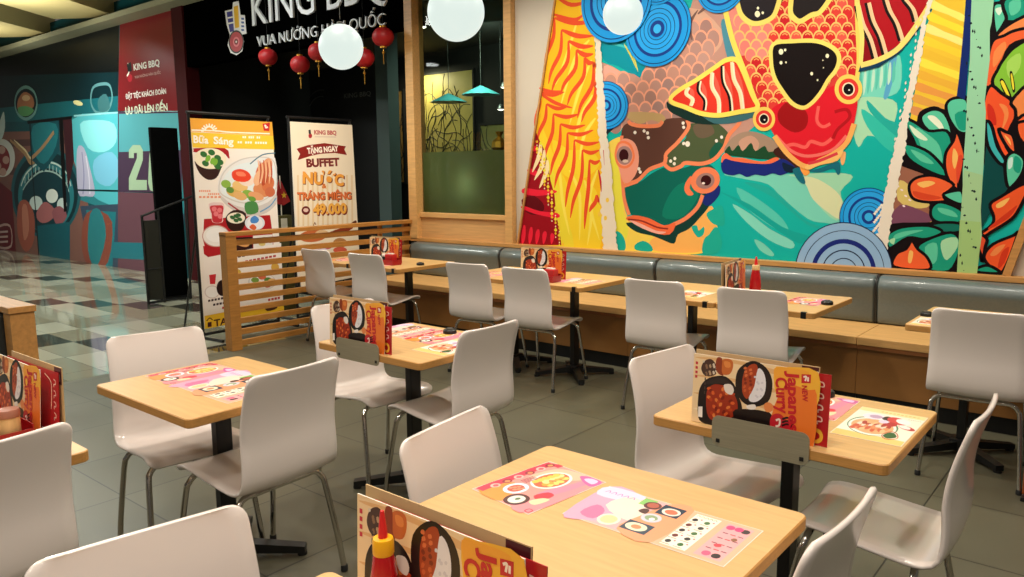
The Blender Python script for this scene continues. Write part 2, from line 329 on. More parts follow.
[0,238,164,136,0,-3346,2107,-6,-33,-18,-26,-26,-13,-30,2,-27,16,-19,28,-7,35,6,33,18,25,27,13,29,-2,27,-16,19,-28],
[0,178,134,121,0,-3356,2098,-5,-30,-15,-23,-22,-12,-25,1,-23,15,-17,25,-6,31,5,30,16,24,22,11,25,-1,23,-15,16,-25],
[0,238,164,136,0,-3230,2112,-6,-32,-17,-26,-26,-13,-29,2,-26,16,-19,28,-7,34,6,33,17,25,26,13,29,-2,27,-17,18,-27],
[0,168,127,116,0,-3240,2103,-5,-29,-14,-23,-22,-12,-24,1,-23,15,-16,25,-6,31,5,29,15,23,22,12,24,-2,23,-15,15,-24],
[0,238,164,136,0,-3116,2117,-6,-32,-17,-25,-25,-13,-28,2,-26,16,-19,28,-7,33,6,32,17,25,25,13,29,-2,25,-16,19,-28],
[0,196,144,127,0,-3126,2109,-5,-29,-14,-23,-21,-12,-24,1,-22,15,-16,25,-6,30,5,29,15,23,21,12,24,-2,22,-15,15,-25],
[0,238,164,136,0,-3006,2123,-5,-32,-16,-25,-25,-13,-28,2,-25,16,-18,27,-7,33,5,32,17,25,25,12,28,-2,25,-16,17,-27],
[0,185,140,128,0,-3015,2114,-4,-29,-14,-23,-21,-11,-23,1,-22,15,-15,24,-6,30,4,29,15,22,20,12,24,-2,21,-14,15,-25],
[0,238,164,136,0,-2897,2127,-5,-31,-16,-24,-24,-13,-27,2,-25,15,-18,27,-7,33,5,32,17,24,24,12,27,-2,25,-16,17,-26],
[0,162,128,122,0,-2906,2119,-5,-29,-13,-22,-20,-12,-23,2,-21,14,-15,24,-6,30,4,29,14,22,20,11,23,-2,21,-14,15,-24],
[0,238,164,136,0,-2791,2132,-5,-31,-16,-24,-23,-13,-27,2,-24,16,-18,26,-6,33,5,31,16,24,23,12,27,-2,24,-15,17,-27],
[0,192,148,136,0,-2800,2124,-4,-28,-13,-22,-20,-12,-22,2,-21,14,-15,24,-6,29,5,28,13,22,20,11,22,-1,21,-15,14,-23],
[0,238,164,136,0,-2687,2137,-5,-31,-15,-24,-23,-12,-26,2,-24,15,-17,27,-7,31,5,31,15,24,23,12,26,-2,24,-15,17,-27],
[0,168,128,120,0,-2696,2129,-4,-28,-13,-22,-19,-11,-22,1,-20,14,-15,24,-6,29,4,28,13,21,20,11,22,-1,20,-14,14,-24],
[0,238,164,136,0,-3513,2005,-6,-33,-18,-27,-28,-14,-31,2,-28,16,-19,29,-8,35,7,34,19,26,27,14,31,-2,28,-17,19,-28],
[0,168,127,116,0,-3523,1996,-5,-31,-16,-24,-23,-12,-26,1,-24,15,-16,26,-7,31,6,31,16,24,23,12,26,-1,23,-15,17,-26],
[0,238,164,136,0,-3392,2012,-6,-33,-18,-27,-27,-13,-30,1,-28,17,-19,28,-7,34,6,34,18,26,27,13,30,-2,27,-16,19,-28],
[0,196,144,127,0,-3403,2003,-5,-31,-15,-23,-22,-13,-26,1,-23,15,-16,26,-7,31,6,30,15,24,23,12,25,-1,23,-15,16,-26],
[0,238,164,136,0,-3275,2018,-6,-33,-17,-25,-26,-14,-30,2,-27,16,-19,28,-7,34,6,33,18,26,26,13,30,-2,26,-17,19,-27],
[0,185,140,128,0,-3285,2009,-5,-30,-15,-23,-22,-12,-24,1,-23,14,-16,26,-6,30,5,30,15,24,22,12,25,-2,22,-14,16,-25],
[0,238,164,136,0,-3160,2025,-6,-33,-17,-25,-25,-14,-29,2,-26,16,-19,27,-7,34,6,33,17,25,26,13,28,-2,26,-16,19,-27],
[0,162,128,122,0,-3170,2016,-5,-30,-14,-23,-22,-12,-24,1,-22,14,-16,25,-6,31,5,29,15,23,21,12,24,-1,22,-15,16,-24],
[0,238,164,136,0,-3048,2031,-6,-32,-16,-26,-25,-13,-28,2,-26,16,-18,27,-7,33,5,32,17,26,25,12,28,-1,26,-17,18,-27],
[0,178,134,121,0,-3058,2022,-4,-29,-14,-23,-21,-12,-24,1,-22,14,-15,25,-6,30,5,29,14,23,21,12,24,-2,21,-14,15,-25],
[0,238,164,136,0,-2939,2037,-5,-32,-16,-25,-24,-13,-28,1,-25,16,-18,27,-7,33,5,32,17,25,24,13,28,-2,25,-16,17,-27],
[0,168,127,116,0,-2948,2028,-4,-29,-14,-22,-20,-12,-24,1,-21,14,-15,24,-6,30,5,29,14,23,20,11,23,-1,21,-15,15,-24],
[0,238,164,136,0,-2831,2042,-5,-31,-16,-24,-24,-13,-27,1,-25,16,-17,26,-7,33,5,32,16,24,24,13,27,-2,24,-16,18,-26],
[0,192,148,136,0,-2841,2034,-4,-29,-13,-22,-20,-12,-23,2,-20,14,-15,24,-6,29,4,29,14,22,20,11,22,-1,21,-14,15,-24],
[0,238,164,136,0,-2727,2048,-4,-31,-16,-24,-23,-13,-26,2,-25,15,-17,27,-7,32,5,31,16,24,23,13,27,-2,24,-16,17,-26],
[0,168,128,120,0,-2736,2040,-4,-28,-13,-23,-19,-11,-22,1,-21,14,-14,24,-6,29,4,28,13,22,20,12,22,-2,20,-14,15,-24],
[0,238,164,136,0,-3560,1921,-7,-34,-18,-27,-28,-14,-31,1,-29,16,-20,29,-7,35,7,34,19,27,28,14,31,-2,28,-16,19,-29],
[0,162,128,122,0,-3571,1911,-5,-31,-16,-24,-24,-13,-26,1,-24,15,-16,26,-7,32,6,31,16,24,23,13,27,-2,23,-15,17,-25],
[0,238,164,136,0,-3439,1928,-6,-33,-18,-27,-27,-14,-31,2,-27,16,-20,28,-7,35,6,34,19,26,27,14,30,-2,28,-16,19,-28],
[0,178,134,121,0,-3449,1919,-5,-30,-16,-24,-23,-13,-25,1,-24,14,-16,26,-6,31,5,31,16,24,23,13,25,-2,23,-15,17,-25],
[0,238,164,136,0,-3320,1936,-6,-33,-18,-26,-26,-14,-30,1,-27,16,-19,28,-7,34,6,34,18,26,26,13,30,-1,27,-17,19,-27],
[0,168,127,116,0,-3330,1927,-5,-31,-15,-23,-22,-13,-25,1,-23,15,-17,25,-6,31,5,30,16,24,22,12,25,-1,23,-15,16,-25],
[0,238,164,136,0,-3204,1943,-6,-33,-17,-25,-26,-14,-29,1,-26,16,-19,28,-7,34,5,33,18,25,26,14,29,-2,26,-16,19,-28],
[0,196,144,127,0,-3214,1934,-5,-30,-14,-23,-22,-13,-25,1,-22,15,-16,25,-6,30,5,30,15,24,22,12,24,-1,22,-15,16,-25],
[0,238,164,136,0,-3091,1950,-5,-32,-17,-26,-25,-13,-29,1,-26,16,-18,27,-7,34,5,32,18,26,25,13,28,-2,26,-16,18,-27],
[0,185,140,128,0,-3101,1941,-4,-29,-14,-23,-21,-13,-24,1,-22,15,-16,24,-6,30,5,30,14,23,22,12,23,-1,22,-14,16,-25],
[0,238,164,136,0,-2980,1957,-5,-32,-17,-25,-24,-13,-28,1,-26,16,-18,27,-7,33,6,32,17,25,24,13,28,-2,25,-15,18,-27],
[0,162,128,122,0,-2990,1948,-4,-29,-14,-23,-20,-12,-24,1,-21,14,-16,25,-6,30,5,29,14,23,21,12,23,-2,21,-14,16,-24],
[0,238,164,136,0,-2872,1964,-5,-32,-16,-25,-24,-13,-27,1,-25,16,-18,27,-7,32,6,32,16,25,24,13,27,-2,25,-15,17,-27],
[0,168,128,120,0,-2881,1955,-4,-29,-14,-22,-20,-12,-23,1,-21,14,-15,24,-6,29,5,29,13,23,21,12,22,-2,21,-14,15,-24],
[0,238,164,136,0,-2766,1971,-5,-32,-15,-24,-24,-13,-26,1,-25,15,-17,27,-7,32,5,32,16,24,23,13,27,-2,24,-15,17,-27],
[0,180,138,128,0,-2775,1962,-4,-29,-13,-22,-20,-12,-22,1,-21,14,-15,24,-5,29,4,29,13,22,20,12,22,-2,21,-14,14,-23],
[0,191,160,110,0,-3508,1968,116,-55,113,27,111,-37,-20,81,-301,32],
[2,122,90,82,30,-2936,2539,-21,123,66,97],
[2,122,90,82,30,-2956,2632,-91,162,-40,218],
[2,122,90,82,30,-2891,2729,115,73,64,35],
[0,78,142,162,0,-2697,2630,48,9,97,-260,-14,-42,-65,21],
[0,32,48,58,0,-3788,1982,81,46,121,-73,-139,-128,-61,-32],
[0,244,212,88,0,-3628,1805,91,-25,16,-262,-22,-220,41,-155,65,-64,178,-81,241,10,67,109,92,3,67,23,112,-38,-17,-145,-87,-88,-230,-27,-601,1,-17,271,-45,402,-55,201],
[0,247,181,94,0,-3162,1023,120,-16,92,89,123,87,99,64,48,-142,-39,-146,-88,-78,-208,-23,-242,8,-26,65],
[0,233,224,74,0,-3732,1720,106,-91,55,-199,30,-243,54,-155,-51,-114,-80,87,-30,291,-56,268],
[0,31,174,156,0,-3618,1005,66,-20,35,-66,-6,-68,-98,-5],
[0,31,174,156,0,-3421,902,75,37,76,-30,13,-54,-151,3],
[0,31,174,156,0,-2899,1072,45,17,20,-42,44,33,-3,-62,-51,-23],
[0,31,174,156,0,-2787,976,43,44,60,64,53,-121,-42,-85,-122,-11],
[0,31,174,156,0,-2771,1185,65,42,65,22,26,-142,-65,-12,-56,29],
[0,18,60,54,0,-3514,1087,104,-74,151,-26,98,-29,109,-27,34,77,92,46,89,87,97,127,-58,81,-87,-126,-182,-153,-244,13],
[0,29,44,120,0,-2808,1308,129,103,13,-71,-63,-76,-55,-14],
[0,12,100,88,0,-3550,1408,158,22,122,76,132,52,106,-23,204,50,112,-42,3,-91,-96,-124,-42,-93,-101,-93,-139,-68,-183,43,-164,28,-57,65,-43,110],
[0,15,122,102,0,-3029,1410,115,21,71,-82,-65,-126,-114,-87,-143,17,45,151],
[0,91,58,48,0,-3571,1825,19,75,56,25,95,-26,207,-4,47,47,174,-4,29,-65,-37,-70,-68,-59,-103,-92,-6,-69,-137,-45,-110,-86,-114,-22,-41,132],
[0,77,90,60,0,-2949,1884,90,12,132,2,88,-58,31,-50,-27,-89,-72,-84,-143,-38,-125,8,-80,-47,-76,26,-7,76,90,85,79,55],
[0,31,90,68,0,-2764,1665,63,78,55,-31,-40,-79,-54,-29],
[0,106,90,72,0,-2904,1882,134,4,45,-72,-86,-37,-68,22],
[3,240,136,94,32,-3502,1947,21,-27,80,-21,99,-8,92,4,28,32],
[3,240,136,94,32,-2961,1925,13,-62,-89,-109,-104,-91,-15,-74,-139,-51,-110,-90,-127,-31],
[3,240,136,94,32,-3138,1642,-13,-63,61,-43,81,24,45,27,137,-9,109,35,79,89,33,88,71,75,20,38],
[3,240,136,94,32,-3566,1824,4,-262,12,-154,20,-132,46,-121],
[3,240,136,94,32,-2809,1332,-42,-97,-101,-93,-127,-62],
[3,240,136,94,32,-3550,1397,145,44],
[0,238,106,64,0,-3515,1121,77,33,151,-22,136,-54,107,25,-50,-98,-166,10,-126,54],
[0,243,176,160,0,-3483,1110,97,-19,163,-59,97,-7,-72,-20,-162,43],
[3,138,42,36,13,-3494,1117,133,-9,149,-48,102,-9],
[0,238,156,132,0,-3611,1717,35,69,64,11,76,-42,40,-108,-18,-130,-67,-82,-64,0,-43,106,-27,88],
[4,240,128,82,22,-3626,1673,30,83,59,13,59,-34,32,-87,-30,-65,-58,-25,-65,27],
[0,164,128,124,0,-3462,1657,-7,-34,-20,-27,-31,-15,-34,1,-31,16,-23,27,-8,35,8,34,21,27,31,14,34,-1,31,-16,21,-27],
[0,58,16,20,0,-3497,1657,-4,-22,-13,-18,-18,-10,-21,0,-19,11,-13,18,-5,23,5,23,12,18,19,10,20,-1,19,-10,13,-19],
[0,216,192,176,0,-3498,1610,-2,-6,-9,-5,-11,-2,-14,0,-11,3,-9,5,-3,6,3,5,8,5,12,2,13,0,12,-3,8,-5],
[0,239,122,80,0,-2915,1483,-44,-52,-10,-63,35,-41,46,11,-36,47,15,56],
[0,238,130,88,0,-2676,1492,8,-45,-15,-44,-37,-37,-51,-20,-55,-1,-49,20,-32,37,-9,46,17,45,38,37,52,19,55,0,47,-21],
[0,160,122,116,0,-2715,1465,2,-27,-13,-27,-26,-20,-34,-10,-35,3,-28,14,-18,24,-1,27,14,27,26,20,34,9,34,-2,29,-15],
[0,58,16,20,0,-2739,1447,-4,-17,-12,-14,-17,-8,-20,0,-18,7,-13,15,-5,18,4,17,12,15,17,7,20,0,18,-8,13,-14],
[0,240,224,216,0,-2791,1425,-2,-4,-3,-3,-6,-2,-6,0,-5,2,-4,3,-2,4,1,4,4,3,6,2,6,0,5,-2,4,-3],
[0,239,230,218,0,-3423,1845,-1,-6,-4,-5,-6,-2,-6,0,-6,3,-4,5,-2,6,2,6,4,5,5,2,7,0,6,-3,4,-5],
[0,239,230,218,0,-3336,1854,-1,-6,-4,-4,-6,-3,-6,0,-6,3,-4,5,-2,6,2,6,4,5,5,2,7,0,5,-3,4,-5],
[0,239,230,218,0,-3304,1836,-1,-6,-4,-5,-6,-2,-6,0,-6,3,-4,5,-1,6,1,6,4,5,6,2,6,0,6,-3,4,-5],
[0,239,230,218,0,-3296,1798,-1,-6,-4,-5,-6,-2,-6,0,-6,3,-4,5,-1,6,1,6,4,4,6,3,6,0,6,-3,4,-5],
[0,239,230,218,0,-2982,1901,-1,-5,-3,-5,-6,-2,-6,0,-5,3,-4,5,-1,6,1,5,4,5,5,2,6,0,5,-3,4,-5],
[0,239,230,218,0,-2976,1869,-1,-6,-4,-5,-5,-2,-6,0,-5,3,-4,5,-2,6,1,5,4,5,5,2,6,0,5,-3,4,-5],
[0,239,230,218,0,-2931,1736,-1,-9,-6,-8,-8,-4,-10,0,-8,5,-6,8,-3,9,2,10,6,7,8,4,9,0,9,-5,6,-7],
[0,239,230,218,0,-2973,1741,-1,-5,-4,-5,-5,-2,-6,0,-5,2,-4,5,-1,6,1,6,3,5,6,2,5,0,6,-3,4,-5],
[0,239,230,218,0,-2693,1753,-1,-6,-3,-4,-5,-3,-6,1,-5,2,-3,5,-2,6,1,5,4,5,5,2,5,0,5,-3,4,-4],
[0,239,230,218,0,-2651,1779,-1,-5,-3,-5,-5,-2,-5,0,-5,3,-4,5,-1,5,1,6,3,4,5,3,5,-1,5,-2,4,-5],
[0,239,230,218,0,-3085,1603,-2,-6,-3,-5,-6,-2,-6,0,-5,3,-4,4,-2,6,2,6,3,5,6,3,6,0,5,-3,4,-5],
[0,239,230,218,0,-3048,1623,-2,-6,-3,-4,-6,-3,-6,0,-5,3,-4,5,-1,6,1,6,3,4,6,3,6,0,5,-3,4,-5],
[0,239,230,218,0,-3052,1582,-1,-6,-4,-5,-5,-3,-6,1,-6,2,-4,5,-1,6,1,6,4,5,5,2,6,0,6,-3,3,-4],
[0,239,230,218,0,-3380,1543,-1,-6,-4,-5,-6,-3,-6,0,-6,3,-4,5,-2,6,2,6,3,5,6,3,7,0,5,-3,5,-5],
[0,239,230,218,0,-3367,1517,-1,-6,-4,-5,-6,-3,-6,0,-6,3,-4,5,-2,6,2,6,3,5,6,3,7,0,5,-3,5,-5],
[0,164,138,118,0,-2639,1665,64,109,131,42,163,-52,99,-110,-108,-43,-196,19],
[0,201,154,132,0,-2523,1741,97,43,67,-64,-45,-76,-83,18],
[0,31,74,46,0,-2630,1649,32,63,27,-41,48,46,35,-48,64,61,35,-63,71,37,34,-47,78,13,25,-46,-109,-21,-179,19],
[0,64,32,28,0,-2252,1656,68,44,80,-62,65,-84,-30,-22,-94,54],
[0,28,42,122,0,-2661,1586,32,34,60,-12,76,-25,124,-11,112,2,77,32,79,-44,25,-38,-53,-19,-61,-21,-56,16,-63,-19,-73,10,-65,-18,-59,24,-59,-11,-79,23],
[0,240,112,74,0,-2655,1634,33,23,52,-33,84,-6,92,-21,81,-9,78,30,32,-16,-70,-31,-96,1,-115,11,-93,17,-52,14,-28,-32],
[0,18,35,60,0,-2179,1578,48,-15,62,-31,-29,-30,-62,15],
[0,26,106,124,0,-2099,1524,60,15,18,-53,20,-52,-17,-12,-39,27],
[0,26,106,124,0,-1993,1516,74,14,100,36,50,6,8,-72,-18,-12,-31,41,-93,-26],
[0,247,160,74,0,-2047,1550,54,-19,19,-30,-29,-21,-27,24],
[0,240,176,112,0,-1765,1630,34,14,-3,-72,-20,-17],
[0,22,48,44,0,-3082,2042,-62,39,18,-72,106,-59,139,-56,172,-15,183,21,141,26,7,58,-150,-17,-259,6],
[0,60,106,114,0,-2844,1967,152,-25,164,17,150,25,-41,-65,-142,-35,-167,3],
[1,216,64,58,0,-2670,2845,9,-109,67,-244,115,-270,101,-245,132,-200,105,-132,134,-98,103,41,100,50,76,80,43,119,12,239,-7,198,-20,198,-32,236],
[1,229,138,128,0,-2657,2757,92,-76,117,-78,156,22,79,-72,-73,-95,-85,-75,-160,-6,-63,115],
[0,242,192,112,0,-2508,2751,-4,-23,-12,-17,-18,-8,-21,3,-19,13,-14,20,-5,24,3,23,13,17,18,7,21,-2,19,-13,13,-21],
[0,232,140,128,0,-2515,2744,-3,-19,-11,-15,-15,-7,-18,2,-16,11,-11,18,-5,21,3,20,11,15,15,7,18,-3,16,-11,11,-18],
[0,242,192,112,0,-2420,2738,-4,-22,-12,-17,-17,-7,-21,2,-19,13,-13,20,-5,24,3,22,12,17,18,8,21,-3,18,-13,14,-20],
[0,230,127,118,0,-2427,2732,-3,-19,-10,-15,-15,-7,-17,2,-16,11,-12,18,-4,21,3,20,10,14,15,7,18,-2,15,-12,12,-17],
[0,242,192,112,0,-2333,2726,-4,-22,-12,-16,-17,-8,-20,3,-19,12,-13,20,-5,24,3,22,12,17,18,7,20,-3,18,-12,13,-20],
[0,232,140,128,0,-2340,2720,-3,-19,-10,-15,-15,-7,-17,3,-15,11,-11,17,-5,21,3,19,10,15,15,7,17,-3,15,-11,11,-17],
[0,242,192,112,0,-2248,2715,-4,-22,-11,-17,-17,-7,-20,2,-18,13,-13,20,-6,23,4,22,12,16,17,8,19,-3,18,-12,13,-20],
[0,222,64,56,0,-2255,2709,-3,-20,-9,-14,-15,-7,-16,2,-16,11,-11,17,-4,21,2,19,10,15,15,6,16,-2,16,-11,11,-17],
[3,240,160,96,9,-2312,2741,19,8,19,-13],
[0,242,192,112,0,-2165,2703,-3,-21,-11,-17,-17,-7,-19,2,-18,12,-13,20,-5,23,3,22,11,16,17,8,19,-3,18,-12,13,-20],
[0,214,46,44,0,-2171,2697,-3,-19,-9,-14,-15,-7,-16,2,-15,11,-11,17,-4,20,2,19,10,15,14,6,17,-2,15,-11,10,-17],
[3,240,160,96,9,-2227,2729,18,8,19,-13],
[0,242,192,112,0,-2083,2692,-3,-22,-11,-16,-17,-7,-18,2,-18,12,-13,20,-5,23,3,21,11,16,17,8,19,-3,17,-12,13,-19],
[0,230,90,76,0,-2089,2686,-3,-19,-9,-14,-14,-7,-16,2,-15,11,-11,17,-4,20,3,19,9,14,14,7,16,-3,15,-10,10,-17],
[3,240,160,96,9,-2144,2718,18,7,18,-12],
[0,242,192,112,0,-2002,2681,-4,-22,-10,-16,-16,-7,-19,2,-17,12,-13,20,-5,22,3,22,11,16,16,7,19,-2,17,-13,12,-19],
[0,200,36,42,0,-2008,2675,-3,-19,-9,-14,-14,-7,-15,2,-15,11,-11,17,-4,20,3,18,9,15,13,6,16,-2,15,-11,10,-16],
[3,240,160,96,9,-2062,2706,17,8,18,-13],
[0,242,192,112,0,-1923,2670,-3,-21,-11,-16,-16,-8,-18,3,-17,12,-12,19,-5,22,3,22,10,15,16,8,19,-3,16,-12,13,-19],
[0,222,64,56,0,-1929,2664,-3,-19,-9,-14,-13,-6,-15,2,-15,10,-10,17,-5,20,3,18,9,14,13,7,16,-2,14,-11,10,-16],
[3,240,160,96,9,-1982,2695,17,8,17,-13],
[0,242,192,112,0,-1846,2659,-2,-21,-11,-16,-15,-7,-18,2,-17,12,-12,19,-5,22,3,21,10,16,16,8,18,-3,16,-12,12,-19],
[0,214,46,44,0,-1851,2653,-3,-18,-8,-14,-14,-7,-15,2,-14,11,-10,16,-5,20,3,18,9,14,13,7,15,-2,14,-11,10,-16],
[3,240,160,96,9,-1904,2684,17,8,17,-13],
[0,242,192,112,0,-1769,2649,-3,-21,-10,-16,-15,-7,-18,2,-16,12,-12,19,-5,22,3,21,10,15,15,7,18,-2,16,-12,12,-18],
[0,230,90,76,0,-1775,2643,-2,-18,-9,-14,-13,-7,-15,2,-13,10,-11,17,-4,19,2,18,9,14,13,7,15,-2,14,-11,10,-16],
[3,240,160,96,9,-1826,2673,16,8,17,-13],
[0,242,192,112,0,-2551,2696,-4,-23,-12,-17,-18,-8,-21,3,-20,13,-13,20,-6,24,4,23,12,17,19,8,21,-3,19,-13,14,-20],
[0,232,140,128,0,-2558,2690,-3,-20,-10,-15,-16,-7,-18,2,-16,11,-12,18,-4,21,3,20,10,15,16,7,18,-2,16,-12,12,-17],
[0,242,192,112,0,-2462,2684,-3,-22,-12,-17,-18,-8,-21,2,-19,13,-14,21,-5,23,4,23,12,17,18,8,21,-3,18,-13,14,-20],
[0,230,127,118,0,-2468,2678,-3,-20,-11,-15,-15,-7,-17,2,-16,11,-12,18,-5,21,4,20,10,15,15,7,18,-2,16,-12,11,-17],
[0,242,192,112,0,-2374,2673,-4,-23,-12,-16,-17,-8,-20,2,-19,13,-13,20,-6,24,4,22,12,17,18,8,20,-3,18,-13,13,-20],
[0,232,140,128,0,-2381,2667,-3,-20,-10,-15,-15,-7,-17,2,-16,11,-11,18,-5,21,3,19,11,15,15,7,17,-2,15,-11,12,-18],
[0,242,192,112,0,-2288,2661,-4,-22,-11,-16,-18,-8,-19,2,-19,13,-13,20,-5,23,3,22,12,17,17,8,20,-3,18,-13,13,-19],
[0,230,127,118,0,-2295,2655,-3,-19,-9,-15,-15,-7,-17,2,-15,11,-12,18,-4,20,3,20,10,14,14,7,17,-2,16,-11,11,-17],
[0,242,192,112,0,-2204,2650,-3,-22,-12,-16,-17,-8,-19,3,-18,12,-13,20,-5,23,3,22,12,16,17,8,19,-3,18,-12,13,-20],
[0,200,36,42,0,-2210,2644,-3,-19,-10,-15,-14,-7,-16,3,-16,10,-11,18,-4,20,3,19,9,15,15,7,16,-3,15,-10,11,-18],
[3,240,160,96,9,-2267,2676,18,8,19,-13],
[0,242,192,112,0,-2121,2639,-3,-21,-11,-17,-17,-7,-19,2,-18,12,-13,20,-5,23,3,22,12,16,16,8,19,-3,18,-12,13,-20],
[0,222,64,56,0,-2127,2633,-3,-19,-9,-14,-15,-7,-16,2,-15,11,-11,17,-4,20,3,19,9,15,14,6,17,-2,14,-11,11,-17],
[3,240,160,96,9,-2183,2665,18,8,19,-13],
[0,242,192,112,0,-2040,2629,-3,-22,-11,-16,-16,-8,-19,3,-17,12,-13,19,-5,23,3,22,11,16,17,7,18,-2,18,-12,12,-20],
[0,214,46,44,0,-2046,2623,-2,-19,-10,-15,-13,-6,-16,2,-15,10,-11,17,-4,20,2,19,10,14,14,7,15,-2,15,-11,11,-16],
[3,240,160,96,9,-2100,2654,17,8,18,-13],
[0,242,192,112,0,-1960,2618,-3,-21,-11,-16,-16,-8,-18,2,-17,12,-13,20,-5,22,3,22,11,16,16,7,19,-2,17,-12,12,-19],
[0,230,90,76,0,-1966,2612,-2,-18,-9,-15,-14,-7,-16,2,-14,11,-11,17,-4,19,3,19,9,15,13,6,16,-2,14,-10,11,-17],
[3,240,160,96,9,-2019,2643,17,8,18,-13],
[0,242,192,112,0,-1881,2608,-3,-21,-11,-16,-15,-8,-19,2,-16,12,-13,19,-5,23,3,21,11,16,16,7,18,-2,16,-12,12,-19],
[0,200,36,42,0,-1887,2602,-3,-19,-8,-14,-14,-6,-15,1,-14,11,-11,16,-4,20,2,19,9,14,14,6,15,-2,14,-10,10,-17],
[3,240,160,96,9,-1940,2633,17,7,17,-12],
[0,242,192,112,0,-1804,2598,-3,-21,-10,-16,-16,-8,-18,3,-16,11,-12,19,-5,22,3,21,10,16,16,8,17,-3,17,-11,12,-19],
[0,222,64,56,0,-1810,2592,-2,-19,-9,-14,-13,-6,-15,2,-14,10,-10,16,-5,20,3,18,8,14,14,7,15,-2,14,-10,10,-17],
[3,240,160,96,9,-1862,2622,17,8,17,-12],
[0,242,192,112,0,-1729,2588,-2,-21,-10,-16,-15,-7,-18,2,-16,12,-12,18,-5,22,3,21,10,16,15,7,18,-2,16,-12,11,-18],
[0,214,46,44,0,-1734,2582,-2,-18,-9,-14,-13,-7,-14,2,-14,10,-10,16,-5,20,3,18,8,14,13,7,15,-2,14,-11,10,-16],
[3,240,160,96,9,-1785,2612,16,8,17,-13],
[0,242,192,112,0,-2504,2629,-4,-22,-12,-17,-18,-8,-21,2,-19,13,-14,20,-5,24,4,23,12,17,18,8,21,-3,19,-13,14,-20],
[0,232,140,128,0,-2511,2623,-3,-20,-10,-15,-16,-7,-17,2,-16,11,-12,18,-5,21,4,20,10,15,16,7,17,-2,16,-11,12,-18],
[0,242,192,112,0,-2415,2618,-4,-22,-12,-17,-18,-8,-20,2,-19,13,-14,20,-5,24,4,22,12,17,18,8,20,-2,19,-13,13,-20],
[0,230,127,118,0,-2422,2612,-3,-20,-10,-15,-15,-7,-18,2,-16,11,-11,18,-5,21,3,20,11,15,15,7,17,-3,16,-11,11,-17],
[0,242,192,112,0,-2329,2608,-3,-23,-12,-17,-17,-8,-20,3,-19,12,-13,20,-5,24,3,22,12,17,18,8,20,-3,18,-12,13,-20],
[0,232,140,128,0,-2335,2601,-3,-19,-10,-15,-15,-7,-17,2,-15,11,-12,17,-4,21,3,19,10,15,15,7,17,-2,15,-11,11,-17],
[0,242,192,112,0,-2243,2597,-4,-22,-11,-17,-17,-8,-20,2,-18,13,-13,20,-6,23,4,22,11,17,18,8,19,-3,18,-12,13,-20],
[0,230,90,76,0,-2250,2591,-3,-20,-9,-14,-15,-8,-17,2,-15,11,-11,17,-5,21,3,19,10,15,15,7,16,-2,16,-11,11,-17],
[3,240,160,96,9,-2307,2622,18,9,20,-13],
[0,242,192,112,0,-2160,2586,-3,-21,-11,-17,-17,-8,-19,2,-18,12,-13,20,-5,23,3,22,11,17,17,8,20,-3,17,-12,13,-20],
[0,200,36,42,0,-2166,2580,-3,-19,-9,-15,-15,-7,-16,2,-15,11,-11,17,-4,20,2,20,10,14,14,7,17,-2,15,-11,10,-17],
[3,240,160,96,9,-2222,2612,18,8,19,-13],
[0,242,192,112,0,-2078,2576,-3,-22,-11,-16,-16,-8,-19,2,-18,12,-12,20,-6,23,4,22,11,16,16,8,19,-3,18,-12,12,-19],
[0,222,64,56,0,-2084,2570,-2,-19,-10,-15,-14,-7,-16,2,-15,11,-10,17,-5,20,3,19,9,15,14,6,16,-2,15,-10,11,-17],
[3,240,160,96,9,-2139,2601,18,8,18,-13],
[0,242,192,112,0,-1997,2566,-3,-21,-11,-17,-16,-8,-19,3,-17,12,-12,19,-6,22,4,22,10,16,17,8,18,-2,18,-12,12,-19],
[0,214,46,44,0,-2003,2560,-3,-19,-9,-14,-13,-7,-16,2,-15,10,-10,17,-5,20,3,19,9,14,14,7,16,-2,14,-11,11,-16],
[3,240,160,96,9,-2057,2591,17,8,18,-13],
[0,242,192,112,0,-1918,2556,-3,-21,-10,-16,-16,-8,-18,2,-17,12,-13,19,-5,22,3,22,11,16,16,8,18,-3,17,-12,12,-19],
[0,230,90,76,0,-1924,2550,-2,-19,-9,-14,-13,-7,-16,2,-14,10,-11,17,-4,20,2,19,9,14,14,7,15,-2,15,-11,10,-16],
[3,240,160,96,9,-1977,2580,17,8,18,-12],
[0,242,192,112,0,-1840,2546,-3,-21,-10,-16,-16,-8,-18,3,-16,11,-12,19,-5,22,2,22,11,16,16,7,18,-2,16,-12,12,-19],
[0,200,36,42,0,-1846,2540,-2,-18,-9,-14,-13,-7,-15,2,-14,10,-11,16,-4,20,3,19,8,14,14,6,15,-2,14,-10,10,-16],
[3,240,160,96,9,-1898,2570,17,8,17,-12],
[0,242,192,112,0,-1763,2537,-3,-21,-10,-16,-15,-8,-18,2,-17,12,-11,19,-6,22,3,21,10,16,16,7,18,-2,16,-12,12,-18],
[0,222,64,56,0,-1769,2531,-2,-19,-9,-14,-13,-6,-15,1,-14,10,-10,17,-4,19,2,19,9,14,13,6,15,-1,14,-11,10,-16],
[3,240,160,96,9,-1820,2561,16,8,17,-13],
[0,242,192,112,0,-2457,2563,-4,-22,-12,-17,-18,-9,-21,3,-19,12,-13,20,-6,24,4,23,12,17,19,8,20,-2,19,-13,13,-20],
[0,230,127,118,0,-2464,2557,-3,-20,-10,-15,-15,-7,-18,2,-16,11,-12,17,-4,21,3,20,10,15,16,8,17,-3,16,-11,12,-17],
[0,242,192,112,0,-2369,2553,-4,-22,-12,-17,-17,-9,-21,3,-18,12,-14,20,-5,24,3,22,12,17,18,8,20,-2,19,-13,13,-20],
[0,232,140,128,0,-2376,2547,-3,-20,-10,-15,-15,-7,-17,2,-16,10,-11,18,-5,21,3,20,10,15,15,7,17,-2,16,-11,11,-18],
